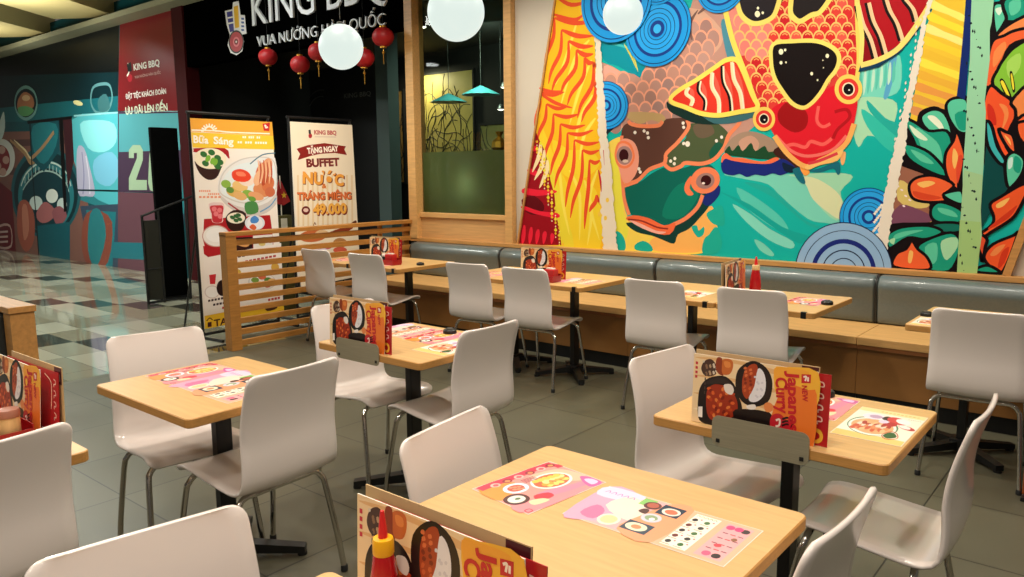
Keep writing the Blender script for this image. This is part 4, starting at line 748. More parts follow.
[3,240,160,96,9,-2196,2015,18,10,19,-12],
[0,242,192,112,0,-2051,1988,-3,-22,-11,-18,-16,-9,-20,1,-17,11,-13,19,-5,24,3,22,11,18,17,9,19,-1,18,-12,12,-19],
[0,230,90,76,0,-2057,1982,-2,-20,-10,-16,-14,-8,-16,1,-15,10,-11,17,-4,20,2,20,10,15,14,8,16,-1,15,-9,11,-17],
[3,240,160,96,9,-2112,2010,17,9,19,-11],
[0,220,31,46,0,-2255,1987,97,30,110,-54,131,101,89,44,100,-28,58,-64,-15,-179,-43,-119,-76,-80,-100,-50,-104,-30,-134,98,-93,121,-61,131],
[0,156,20,24,0,-2220,1958,73,59,110,-59,34,-64,-17,-73,-74,-28,-88,46,-40,55],
[3,240,96,90,22,-1933,1972,-6,-102,44,-44,50,19],
[3,240,96,90,25,-1830,1741,-59,-39,-85,23,-40,-40,-87,23,-75,-19],
[3,176,24,32,22,-1819,1925,79,12,23,-58,-76,-77,-27,-61],
[3,239,112,104,22,-2235,1777,115,-111,130,-45,164,38,96,99],
[3,240,176,96,36,-2246,1773,105,-132,134,-94,103,41,100,50,80,75,41,124],
[0,243,192,112,0,-2007,1547,82,41,111,40,68,39,-35,-81,-122,-30,-82,-34],
[3,216,64,74,22,-1987,1568,83,20,120,49],
[3,242,220,98,40,-2689,2847,29,-132,66,-223,115,-270,101,-249],
[3,242,210,100,29,-1711,2667,17,-196,18,-197,-6,-138],
[0,23,16,16,0,-2280,2436,147,5,167,-18,115,-59,43,-68,-14,-78,-53,-70,-43,-78,-64,-74,-62,-29,-81,38,-73,89,-66,106,-29,122],
[4,244,220,112,29,-2280,2436,147,5,167,-18,115,-59,43,-68,-14,-78,-53,-70,-43,-78,-64,-74,-62,-29,-81,38,-73,89,-66,106,-29,122],
[0,35,29,34,0,-2582,2832,39,-143,72,-73,69,-19,77,15,49,42,38,128],
[3,244,220,112,36,-2582,2832,39,-143,72,-73,69,-19,77,15,49,42,38,128],
[0,35,29,30,0,-2159,2770,-5,-121,34,-55,43,-20,72,32,60,12,67,84,8,28],
[3,244,220,112,36,-2159,2770,-5,-121,34,-55,43,-20,72,32,60,12,67,84,8,28],
[0,242,236,200,0,-2203,2374,-2,-8,-4,-7,-7,-3,-8,1,-7,4,-5,8,-2,9,1,8,5,7,6,3,8,-1,7,-4,5,-8],
[0,242,236,200,0,-2182,2385,-1,-5,-2,-3,-4,-1,-3,0,-4,2,-3,4,-1,4,1,5,2,3,4,1,4,0,3,-2,3,-4],
[0,242,236,200,0,-2207,2298,0,-6,-3,-4,-5,-2,-4,1,-5,2,-3,5,-1,6,0,5,3,4,5,2,4,0,5,-3,3,-5],
[0,242,236,200,0,-2174,2297,-1,-4,-1,-2,-3,-1,-3,0,-2,2,-2,3,-1,3,0,3,2,3,3,1,3,-1,2,-1,2,-3],
[0,242,236,200,0,-1877,2313,-1,-6,-3,-5,-5,-2,-5,0,-5,4,-4,5,-1,6,1,7,3,4,5,3,5,-1,5,-3,4,-5],
[0,242,236,200,0,-1914,2287,0,-3,-1,-1,-2,-1,-2,0,-1,1,-2,2,0,2,0,2,1,2,2,1,2,0,1,-2,2,-1],
[0,242,236,200,0,-1982,2201,0,-5,-3,-4,-4,-2,-5,0,-4,3,-3,5,-1,5,0,5,3,4,4,2,5,0,4,-3,3,-4],
[0,242,236,200,0,-1942,2153,-1,-3,-1,-2,-3,-2,-2,1,-3,1,-2,3,-1,3,1,3,1,3,3,1,3,0,2,-2,2,-3],
[0,242,236,200,0,-1907,2235,-1,-2,-1,-1,-1,-1,-2,0,-2,1,-1,2,-1,2,1,2,1,2,1,1,2,-1,2,-1,1,-1],
[0,242,236,200,0,-2389,2662,-2,-9,-5,-7,-8,-4,-9,1,-8,6,-6,8,-3,11,2,9,5,7,8,4,9,-1,8,-6,6,-9],
[0,242,236,200,0,-2360,2667,-1,-4,-2,-3,-4,-2,-4,1,-4,2,-2,4,-1,4,0,5,3,3,3,1,4,0,4,-3,3,-4],
[0,242,236,200,0,-2398,2705,0,-4,-3,-3,-3,-2,-4,1,-4,2,-3,4,-1,5,1,4,2,3,4,2,4,-1,4,-2,2,-4],
[0,242,207,98,0,-2244,1897,-7,-38,-22,-29,-34,-16,-38,1,-36,19,-25,32,-10,40,7,38,23,30,34,15,38,-2,35,-19,25,-32],
[0,224,58,52,0,-2268,1898,-5,-27,-16,-22,-24,-11,-28,1,-25,14,-19,23,-7,28,5,28,17,21,24,11,28,-1,25,-14,18,-23],
[0,244,226,192,0,-2290,1899,-3,-17,-11,-14,-15,-7,-18,1,-16,8,-12,15,-4,18,3,18,10,14,16,7,18,-1,16,-9,11,-15],
[0,22,16,16,0,-2299,1900,-2,-14,-8,-11,-12,-6,-14,1,-13,7,-9,11,-4,15,3,14,8,11,12,6,14,-1,13,-7,9,-12],
[0,232,224,224,0,-2318,1895,0,-3,-2,-2,-3,-1,-3,1,-3,1,-2,2,-1,3,1,2,2,2,2,1,4,0,2,-1,2,-3],
[0,242,207,98,0,-1642,2068,-6,-43,-24,-34,-35,-17,-42,3,-38,22,-28,37,-12,46,7,43,24,34,37,16,41,-3,38,-23,27,-37],
[0,224,58,52,0,-1667,2070,-5,-31,-17,-25,-26,-12,-29,2,-28,16,-20,27,-8,33,5,31,17,24,26,12,30,-2,27,-16,20,-27],
[0,244,226,192,0,-1691,2072,-3,-20,-11,-16,-16,-8,-19,1,-18,11,-13,17,-5,21,3,20,11,16,17,7,19,-1,17,-11,13,-17],
[0,22,16,16,0,-1700,2072,-2,-16,-9,-12,-13,-7,-15,1,-14,9,-10,13,-4,17,3,16,8,13,13,6,15,-1,14,-8,10,-14],
[0,232,224,224,0,-1723,2069,0,-3,-2,-2,-2,0,-3,0,-2,1,-2,2,-1,2,1,3,1,2,2,0,3,0,3,-1,1,-2],
[0,226,58,42,0,-3104,2111,78,56,136,61,149,80,91,48,81,-1,51,-64,92,-205,42,-99,-144,-23,-164,-17,-152,24,-138,56,-111,42],
[0,229,96,78,0,-2941,2168,38,-28,-7,-91,-28,2,1,57],
[3,244,224,176,25,-2957,2183,-20,-51,56,-48,-12,-51],
[3,244,232,200,14,-2943,2175,-18,-44,56,-48,-15,-51],
[0,229,96,78,0,-2846,2212,48,-71,4,-133,-27,1,-10,100],
[3,28,20,20,25,-2861,2227,-10,-80,56,-74,-1,-81],
[3,244,232,200,14,-2848,2219,-7,-73,55,-74,-3,-81],
[0,229,96,78,0,-2743,2264,57,-114,15,-175,-26,1,-21,142],
[3,244,224,176,25,-2759,2279,2,-111,55,-98,9,-111],
[3,244,232,200,14,-2745,2271,3,-104,55,-98,8,-111],
[0,229,96,78,0,-2662,2307,67,-134,25,-195,-26,1,-31,162],
[3,28,20,20,25,-2677,2322,12,-125,55,-110,19,-125],
[3,244,232,200,14,-2664,2314,13,-118,55,-110,18,-125],
[0,229,96,78,0,-2584,2325,72,-134,31,-193,-25,1,-37,161],
[3,244,224,176,25,-2599,2340,18,-124,54,-109,25,-125],
[3,244,232,200,14,-2586,2332,19,-117,55,-109,23,-124],
[4,243,224,100,36,-3104,2111,78,56,136,61,149,80,91,48,81,-1,51,-64,92,-205,42,-99,-144,-23,-164,-17,-152,24,-138,56,-111,42],
[1,20,60,90,0,-1675,2185,132,22,126,80,130,164,121,247,-51,8,-205,-333,-237,-130],
[1,176,22,32,0,-1721,2784,27,-177,29,-178,0,-186,118,26,126,75,113,155,108,205],
[0,140,15,24,0,-1671,2468,78,-47,63,-123,-91,-39,-42,-6],
[0,106,12,20,0,-1641,2638,35,-139,86,-209,18,5,-57,160],
[3,240,200,154,29,-1633,2637,37,-126,55,-110,40,-125],
[3,28,20,20,18,-1652,2639,37,-125,55,-111,41,-125],
[0,106,12,20,0,-1541,2681,33,-118,84,-188,17,5,-55,139],
[3,240,200,154,29,-1533,2680,35,-111,53,-97,40,-111],
[3,28,20,20,18,-1552,2682,36,-111,53,-97,39,-111],
[0,106,12,20,0,-1433,2702,19,-72,69,-143,17,6,-41,93],
[3,240,200,154,29,-1426,2701,23,-78,50,-71,26,-78],
[3,28,20,20,18,-1444,2704,23,-78,50,-72,26,-78],
[0,106,12,20,0,-1707,2628,35,-140,87,-211,19,6,-58,160],
[3,240,200,154,29,-1699,2627,38,-127,55,-111,41,-126],
[3,28,20,20,18,-1718,2629,37,-127,56,-111,41,-126],
[3,240,220,120,36,-1662,2229,116,26,126,70,117,163,107,197],
[3,240,220,120,29,-1721,2745,34,-197,25,-139,-1,-166],
[0,18,48,110,0,-1362,1199,-13,-88,-48,-73,-74,-43,-87,-4,-81,36,-60,70,-25,91,16,91,51,73,77,40,86,1,79,-39,56,-69],
[0,31,154,230,0,-1367,1199,-13,-85,-47,-71,-72,-42,-84,-4,-79,35,-58,68,-24,88,15,88,50,71,75,39,83,1,76,-37,55,-67],
[0,18,48,110,0,-1384,1198,-12,-77,-42,-64,-66,-38,-76,-4,-71,32,-53,62,-21,79,13,81,45,64,68,35,76,1,69,-34,49,-60],
[0,42,164,238,0,-1388,1198,-11,-75,-42,-63,-64,-37,-74,-4,-70,32,-51,60,-21,78,13,78,44,63,66,34,74,1,67,-33,49,-59],
[0,26,60,140,0,-1418,1197,-9,-61,-34,-51,-52,-30,-61,-3,-57,25,-41,50,-17,63,10,63,36,51,54,29,60,0,55,-26,40,-49],
[0,42,164,238,0,-1433,1197,-8,-55,-30,-45,-47,-27,-53,-2,-51,23,-36,43,-15,56,9,56,32,45,47,26,53,0,49,-23,35,-43],
[0,18,48,110,0,-1456,1196,-6,-44,-25,-36,-37,-22,-43,-1,-41,18,-29,35,-12,45,7,45,25,36,39,21,43,1,39,-19,29,-35],
[0,42,164,238,0,-1459,1196,-7,-42,-23,-35,-36,-21,-42,-1,-39,17,-28,34,-11,43,7,43,24,35,37,20,41,1,38,-19,27,-33],
[0,18,48,110,0,-1478,1196,-6,-34,-18,-28,-29,-16,-33,-1,-30,14,-22,27,-10,33,6,35,19,27,29,16,33,1,30,-15,22,-26],
[0,42,164,238,0,-1482,1196,-5,-32,-18,-27,-27,-15,-31,-1,-29,13,-21,25,-9,32,6,33,18,26,27,15,31,1,29,-14,20,-25],
[0,26,60,140,0,-1505,1195,-3,-22,-12,-17,-18,-10,-21,-1,-19,9,-14,17,-6,21,3,22,12,17,19,10,20,1,19,-9,14,-17],
[0,57,178,242,0,-1524,1194,-2,-12,-7,-10,-11,-6,-12,-1,-11,6,-8,9,-4,13,2,12,7,11,11,5,12,1,11,-6,8,-9],
[0,18,48,110,0,-3502,2070,-21,-86,-61,-68,-91,-35,-103,4,-95,44,-67,77,-24,92,23,89,66,68,93,32,103,-8,91,-46,63,-74],
[0,31,154,230,0,-3509,2071,-20,-84,-59,-66,-88,-34,-100,4,-92,43,-65,74,-24,90,23,86,63,66,91,31,99,-7,89,-45,61,-72],
[0,18,48,110,0,-3529,2072,-18,-76,-54,-60,-80,-31,-91,4,-83,39,-59,67,-21,81,20,79,58,59,82,29,90,-7,80,-40,56,-66],
[0,42,164,238,0,-3533,2072,-18,-74,-53,-58,-78,-31,-89,4,-81,38,-57,66,-21,79,19,77,56,58,81,28,88,-7,78,-39,55,-64],
[0,26,60,140,0,-3569,2074,-15,-60,-43,-48,-64,-24,-72,3,-66,31,-46,53,-17,65,16,62,45,47,65,23,72,-5,64,-32,45,-52],
[0,42,164,238,0,-3587,2075,-13,-53,-38,-42,-57,-22,-64,3,-58,28,-41,47,-15,57,14,55,40,41,58,21,63,-5,57,-28,40,-46],
[0,18,48,110,0,-3614,2077,-10,-43,-32,-34,-45,-18,-52,3,-47,22,-33,38,-12,46,11,44,33,34,46,17,51,-4,46,-23,32,-37],
[0,42,164,238,0,-3618,2077,-11,-41,-29,-33,-44,-17,-50,3,-45,21,-31,37,-12,44,11,42,31,33,44,16,49,-4,45,-22,30,-36],
[0,18,48,110,0,-3641,2079,-8,-33,-24,-26,-35,-13,-39,2,-35,17,-25,29,-10,34,9,34,24,25,36,13,39,-2,35,-18,24,-28],
[0,42,164,238,0,-3646,2079,-7,-31,-23,-25,-33,-12,-37,2,-34,16,-23,27,-9,33,8,32,23,24,34,12,37,-2,33,-17,23,-27],
[0,26,60,140,0,-3673,2081,-5,-21,-15,-17,-22,-8,-25,2,-22,10,-16,18,-6,22,6,21,15,17,22,8,25,-2,22,-11,15,-18],
[0,57,178,242,0,-3696,2082,-3,-12,-9,-10,-13,-5,-14,1,-13,7,-9,10,-4,13,4,12,8,10,13,4,15,-1,13,-6,9,-10],
[1,236,194,58,0,-1269,2417,87,359,130,-21,1,-181,-2,-305,-7,-310,78,-1163,-451,34,34,416,51,403],
[0,243,217,60,0,-1232,2735,91,-63,84,-55,1,-42,-83,54,-98,58],
[0,247,234,114,0,-1246,2601,99,-63,91,-54,2,-43,-90,54,-107,57],
[0,242,220,60,0,-1254,2528,103,-63,96,-55,2,-43,-95,54,-111,58],
[0,246,232,132,0,-1261,2454,107,-63,100,-54,2,-43,-99,54,-116,56],
[0,240,207,56,0,-1269,2380,112,-63,104,-54,2,-44,-103,54,-120,57],
[0,233,187,56,0,-1277,2305,117,-62,108,-54,2,-44,-107,53,-125,57],
[0,243,224,74,0,-1283,2242,120,-62,112,-53,2,-44,-111,53,-128,56],
[0,232,176,60,0,-1291,2166,125,-61,116,-53,2,-44,-115,52,-133,55],
[0,229,154,72,0,-1299,2090,129,-61,121,-52,1,-44,-119,52,-137,54],
[0,224,160,74,0,-1307,2013,134,-60,125,-52,1,-44,-123,51,-142,54],
[0,216,144,88,0,-1315,1936,139,-59,129,-51,1,-45,-127,51,-147,52],
[0,138,130,56,0,-1356,1781,121,8,68,-145,-114,-96,-82,35],
[0,154,100,80,0,-1357,1583,137,-35,158,-164,-78,-165,-116,-71,-148,64],
[0,216,192,112,0,-1367,1449,96,-67,97,-98,-89,-22,-109,52],
[0,122,74,98,0,-1357,1281,125,-31,95,-64,-181,-47,-96,24],
[0,242,224,228,0,-1342,1377,-2,-2,-3,0,-4,1,-4,2,-3,3,-2,3,0,3,2,2,3,0,4,-1,4,-2,4,-3,1,-3],
[0,242,224,228,0,-1315,1337,-1,-2,-4,0,-4,1,-4,2,-3,3,-2,3,0,3,2,2,4,0,4,-1,4,-2,3,-3,2,-3],
[0,242,224,228,0,-1368,1404,-2,-2,-4,-1,-4,1,-4,3,-3,3,-2,3,0,3,2,2,4,0,4,-1,4,-2,3,-3,2,-4],
[0,242,224,228,0,-1288,1310,-2,-1,-3,-1,-4,1,-4,2,-4,3,-1,4,0,2,2,2,3,1,4,-1,4,-3,3,-3,2,-3],
[0,242,224,228,0,-1323,1269,-2,-1,-3,-1,-4,1,-4,2,-3,3,-2,4,0,2,2,2,3,1,4,-1,4,-3,4,-3,1,-3],
[0,242,224,228,0,-1365,1036,-2,-2,-4,0,-4,1,-4,2,-3,3,-2,3,0,3,2,2,4,1,4,-1,4,-2,3,-3,2,-4],
[0,242,224,228,0,-1380,967,-2,-2,-4,-1,-4,1,-4,2,-3,3,-2,3,0,3,2,2,4,1,4,-1,4,-2,3,-3,2,-3],
[0,18,12,16,0,-1291,1812,18,84,84,32,62,-24,9,49,46,27,82,-19,29,-322,14,-204,-407,104,-15,122,32,136],
[0,18,12,16,0,-1362,1678,151,97,225,8,65,-954,-504,-39,-12,145,24,74,-20,62,37,82,208,15,34,19,-24,77,-2,31,-97,33,-36,64,13,52,77,40,-85,90],
[0,18,12,16,0,-920,2494,52,47,158,45,86,-1150,-236,-1,-39,552,-39,54,63,8,12,31,-26,-30],
[1,13,72,72,0,-876,1665,45,-34,78,-147,22,-72,-50,-90,-50,-100,-37,-85,-12,-34],
[0,92,200,164,0,-1119,1927,36,42,79,-12,21,-112,-2,-92,-55,6,-56,83],
[4,18,12,16,19,-1119,1927,36,42,79,-12,21,-112,-2,-92,-55,6,-56,83],
[0,29,156,128,0,-1065,1868,65,13,8,-107,-45,2],
[0,92,200,164,0,-1262,1866,68,41,70,-30,48,-111,0,-103,-76,35,-84,94],
[4,18,12,16,19,-1262,1866,68,41,70,-30,48,-111,0,-103,-76,35,-84,94],
[0,232,240,216,0,-1224,1859,38,7,50,-52,19,-60,-41,35],
[0,29,156,128,0,-1132,1738,42,15,1,-69],
[0,29,156,128,0,-1318,1800,42,25,70,-64,55,-97,-47,-22,-90,80],
[4,18,12,16,19,-1318,1800,42,25,70,-64,55,-97,-47,-22,-90,80],
[0,224,236,208,0,-1289,1787,31,-2,58,-61,-31,1],
[0,92,200,164,0,-1357,1652,10,45,100,-23,74,-55,-105,-17],
[4,18,12,16,19,-1357,1652,10,45,100,-23,74,-55,-105,-17],
[0,29,156,128,0,-1376,1854,74,-22,92,-62,104,-4,40,-95,-24,-103,-11,-101,-101,35,-112,75,30,100],
[4,18,12,16,19,-1376,1854,74,-22,92,-62,104,-4,40,-95,-24,-103,-11,-101,-101,35,-112,75,30,100],
[0,92,200,164,0,-1290,1796,82,-54,66,-70,22,-118,-94,35,-46,104],
[0,216,236,208,0,-1331,1814,50,-36,66,-61,-22,-8,-58,36],
[0,29,156,128,0,-1361,1675,45,10,119,-57,102,-116,-6,-42,-107,43,-111,75],
[4,18,12,16,19,-1361,1675,45,10,119,-57,102,-116,-6,-42,-107,43,-111,75],
[0,92,200,164,0,-1313,1651,81,-36,66,-60,-79,18],
[0,238,100,54,0,-1050,1766,39,-86,23,-94,-26,-112,-2,-85,-51,47,-34,96,1,94,38,75],
[4,18,12,16,19,-1050,1766,39,-86,23,-94,-26,-112,-2,-85,-51,47,-34,96,1,94,38,75],
[0,247,189,102,0,-1058,1653,29,-50,-13,-83,-18,50],
[0,224,74,48,0,-1025,1603,26,-18,-19,-158,-15,76],
[0,238,100,54,0,-1301,1429,48,39,96,9,116,-59,-55,-68,16,-38,-101,-9,-90,18,-32,53],
[4,18,12,16,19,-1301,1429,48,39,96,9,116,-59,-55,-68,16,-38,-101,-9,-90,18,-32,53],
[0,247,189,102,0,-1259,1427,69,17,40,-17,-68,-29],
[0,216,72,40,0,-1280,1375,80,-17,95,-24,-76,-18,-80,19],
[0,92,200,164,0,-1099,1352,50,24,58,0,8,-80,-62,15],
[4,18,12,16,19,-1099,1352,50,24,58,0,8,-80,-62,15],
[0,29,156,128,0,-1161,1269,55,36,120,-51,5,-76,-116,-10,-60,33],
[4,18,12,16,19,-1161,1269,55,36,120,-51,5,-76,-116,-10,-60,33],
[0,92,200,164,0,-1124,1268,85,-18,33,-42,-93,23],
[0,21,112,96,0,-1147,1161,151,9,9,-57,-122,-6],
[4,18,12,16,19,-1147,1161,151,9,9,-57,-122,-6],
[0,29,156,128,0,-1424,1077,90,54,161,16,87,-40,-99,-51,-108,5,-107,-76,-28,55],
[4,18,12,16,19,-1424,1077,90,54,161,16,87,-40,-99,-51,-108,5,-107,-76,-28,55],
[0,92,200,164,0,-1375,1078,71,28,104,11,-78,-31,-96,-40],
[0,165,220,174,0,-1411,1036,37,19,-6,-45],
[0,29,156,128,0,-1229,1004,73,59,119,44,61,-51,-1,-77,-52,-126,-132,0,-37,73],
[4,18,12,16,19,-1229,1004,73,59,119,44,61,-51,-1,-77,-52,-126,-132,0,-37,73],
[0,165,220,174,0,-1087,1051,82,26,12,-64,-55,-89,-34,50],
[0,92,200,164,0,-1185,1003,68,30,8,-113,-45,-29],
[0,238,100,54,0,-1367,858,8,88,59,38,33,56,39,-52,63,-56,12,-79],
[4,18,12,16,19,-1367,858,8,88,59,38,33,56,39,-52,63,-56,12,-79],
[0,247,189,102,0,-1279,971,25,-7,-9,-72,-20,8],
[0,92,200,164,0,-898,2514,59,6,23,-69,-40,-91,-21,-7],
[4,18,12,16,19,-898,2514,59,6,23,-69,-40,-91,-21,-7],
[0,216,236,216,0,-886,2497,41,2,-17,-44],
[0,29,156,128,0,-842,2542,140,57,13,-172,-120,-16,-15,33],
[4,18,12,16,19,-842,2542,140,57,13,-172,-120,-16,-15,33],
[0,92,200,164,0,-813,2525,54,8,4,-62,-45,-24],
[0,240,138,76,0,-865,2342,73,61,103,39,5,-69,-89,-24,-74,-40],
[4,18,12,16,19,-865,2342,73,61,103,39,5,-69,-89,-24,-74,-40],
[0,238,100,54,0,-887,2302,61,29,52,23,98,6,4,-55,-118,-40,-51,-162,-39,-74,-43,21,14,121],
[4,18,12,16,19,-887,2302,61,29,52,23,98,6,4,-55,-118,-40,-51,-162,-39,-74,-43,21,14,121],
[0,240,138,76,0,-874,2238,51,57,10,-47,-55,-105],
[0,134,194,60,0,-817,2192,54,65,89,20,21,-271,-115,-59,-69,41,-33,70,23,70],
[4,18,12,16,19,-817,2192,54,65,89,20,21,-271,-115,-59,-69,41,-33,70,23,70],
[0,168,216,96,0,-800,2169,64,48,6,-86,-50,-58],
[0,18,12,16,0,-831,2062,17,8,32,-59,22,-52,-16,-8,-33,46],
[0,240,220,60,0,-825,2049,14,8,25,-54,14,-37,-14,4],
[0,18,12,16,0,-781,2097,12,14,19,-71,6,-48,-13,-2],
[0,240,220,60,0,-775,2088,7,9,15,-65,2,-30,-8,7],
[0,240,88,46,0,-878,2034,63,-50,63,-57,22,-87,-22,-70,-22,-89,33,-68,26,-42,-64,28,-66,138,-53,79,-12,124],
[4,18,12,16,19,-878,2034,63,-50,63,-57,22,-87,-22,-70,-22,-89,33,-68,26,-42,-64,28,-66,138,-53,79,-12,124],
[0,240,138,76,0,-824,1919,43,-19,12,-64,-29,-78,7,95],
[0,208,48,32,0,-887,1923,37,-35,21,-97,-44,27],
[0,240,138,76,0,-759,1934,96,99,15,-194,-72,-14,-15,54],
[4,18,12,16,19,-759,1934,96,99,15,-194,-72,-14,-15,54],
[0,238,100,54,0,-735,1792,85,52,20,-266,-61,99],
[4,18,12,16,19,-735,1792,85,52,20,-266,-61,99],
[0,63,180,184,0,-889,1810,33,-20,41,-129,51,-92,-30,-18,-72,111],
[4,18,12,16,19,-889,1810,33,-20,41,-129,51,-92,-30,-18,-72,111],
[0,238,100,54,0,-815,1767,37,-20,44,-28,20,-103,-37,22,-45,74],
[4,18,12,16,19,-815,1767,37,-20,44,-28,20,-103,-37,22,-45,74],
[0,247,189,102,0,-782,1726,29,-25,10,-40],
[0,238,100,54,0,-720,1794,73,-4,11,-142,-65,56],
[4,18,12,16,19,-720,1794,73,-4,11,-142,-65,56],
[0,92,200,164,0,-760,1588,42,32,53,-48,-9,-93,-59,-79,-28,97],
[4,18,12,16,19,-760,1588,42,32,53,-48,-9,-93,-59,-79,-28,97],
[0,29,156,128,0,-717,1596,38,-32,-6,-72,-33,24],
[0,200,232,224,0,-750,1573,22,16,2,-56,-19,-16],
[0,236,90,44,0,-828,1295,60,53,104,73,33,-23,-35,-118,-41,-75,-93,-78,-85,-70,-10,25,84,82,7,57],
[4,18,12,16,19,-828,1295,60,53,104,73,33,-23,-35,-118,-41,-75,-93,-78,-85,-70,-10,25,84,82,7,57],
[0,247,189,102,0,-793,1297,67,42,-25,-49,-34,-18],
[0,208,58,32,0,-720,1258,39,33,-36,-74,-80,-64,-29,-6],
[0,236,90,44,0,-838,969,44,74,107,61,23,20,-40,-185,-41,-83,-69,57],
[4,18,12,16,19,-838,969,44,74,107,61,23,20,-40,-185,-41,-83,-69,57],
[0,240,138,76,0,-806,973,32,52,48,19,-44,-69],
[0,208,58,32,0,-743,993,39,36,-20,-101,-33,-36],
[0,224,80,48,0,-882,1028,-14,85,64,-35,-4,-57,-9,-96,-16,57],
[4,18,12,16,19,-882,1028,-14,85,64,-35,-4,-57,-9,-96,-16,57],
[0,29,156,128,0,-871,882,61,23,68,-44,-124,-4],
[4,18,12,16,19,-871,882,61,23,68,-44,-124,-4],
[1,20,42,108,0,-1063,2756,39,-6,19,-364,-6,-399,-3,-31,-48,28,5,100,4,185,4,274],
[1,154,212,172,0,-1024,2750,125,-20,2,-178,-2,-131,-7,-47,13,-182,-6,-152,-4,-91,11,-75,10,-299,1,-95,4,-222,17,-160,-8,-136,-2,-124,-114,-9,-3,296,0,260,-9,128,0,254,-7,188,0,248,-12,245],
[1,164,204,152,0,-990,1513,109,-33,4,-222,17,-160,-8,-136,-2,-124,-114,-9,-3,296],
[1,162,200,128,0,-991,1190,119,-9,7,-180,-5,-163,-114,-9],
[1,20,34,42,0,-1041,2524,4,3,2,-5,-3,-2],
[1,20,34,42,0,-1034,2477,11,5,8,-10,-12,-3],
[1,20,34,42,0,-1020,2428,9,8,7,-13,-10,-5],
[1,20,34,42,0,-1005,2379,6,12,6,-17,-7,-7],
[1,20,34,42,0,-992,2374,4,14,5,-20,-5,-9],
[1,20,34,42,0,-978,2325,3,4,3,-6,-3,-2],
[1,20,34,42,0,-971,2278,11,5,8,-9,-12,-3],
[1,20,34,42,0,-958,2272,8,8,7,-12,-9,-6],
[1,20,34,42,0,-944,2224,7,11,5,-16,-7,-8],
[1,20,34,42,0,-1024,2184,5,15,5,-20,-6,-10],
[1,20,34,42,0,-1009,2135,3,4,3,-5,-4,-3],
[1,20,34,42,0,-1004,2131,11,5,8,-9,-12,-3],
[1,20,34,42,0,-990,2082,9,8,7,-12,-10,-6],
[1,20,34,42,0,-975,2033,7,12,6,-16,-8,-8],
[1,20,34,42,0,-962,2028,4,14,5,-19,-5,-10],
[1,20,34,42,0,-947,1979,3,4,2,-5,-3,-3],
[1,20,34,42,0,-941,1931,11,6,8,-9,-12,-4],
[1,20,34,42,0,-1022,1888,9,9,8,-13,-10,-6],
[1,20,34,42,0,-1008,1883,6,12,6,-17,-7,-8],
[1,20,34,42,0,-994,1834,5,15,5,-20,-5,-10],
[1,20,34,42,0,-979,1785,3,3,3,-5,-3,-2],
[1,20,34,42,0,-974,1780,11,6,8,-9,-12,-4],
[1,20,34,42,0,-959,1731,9,9,7,-12,-10,-6],
[1,20,34,42,0,-944,1682,6,12,6,-16,-7,-8],
[1,20,34,42,0,-930,1634,5,14,5,-19,-5,-11],
[1,20,34,42,0,-917,1629,3,3,3,-4,-3,-3],
[1,20,34,42,0,-1006,1582,11,6,9,-8,-13,-5],
[1,20,34,42,0,-991,1533,9,9,7,-12,-10,-7],
[1,20,34,42,0,-978,1528,7,12,6,-16,-8,-9],
[1,20,34,42,0,-963,1479,5,15,4,-20,-5,-11],
[1,20,34,42,0,-948,1430,3,3,3,-5,-4,-2],
[1,20,34,42,0,-941,1380,11,7,8,-8,-12,-5],
[1,20,34,42,0,-928,1376,8,10,8,-13,-10,-7],
[1,20,34,42,0,-914,1327,7,13,6,-17,-7,-8],
[1,20,34,42,0,-995,1276,5,16,5,-21,-6,-11],
[1,20,34,42,0,-982,1272,4,4,2,-5,-3,-3],
[1,20,34,42,0,-975,1222,11,7,8,-9,-12,-5],
[1,20,34,42,0,-960,1172,9,10,7,-12,-10,-7],
[1,20,34,42,0,-945,1123,7,13,6,-16,-8,-9],
[1,20,34,42,0,-932,1119,5,16,5,-20,-6,-11],
[1,20,34,42,0,-917,1070,3,4,3,-5,-4,-3],
[1,20,34,42,0,-910,1020,11,7,8,-8,-12,-6],
[1,20,34,42,0,-897,1016,9,10,7,-12,-10,-7],
[1,20,34,42,0,-979,961,7,13,6,-16,-8,-9],
[1,20,34,42,0,-964,911,5,16,5,-20,-5,-11],
[1,20,34,42,0,-949,862,4,4,2,-5,-3,-3],
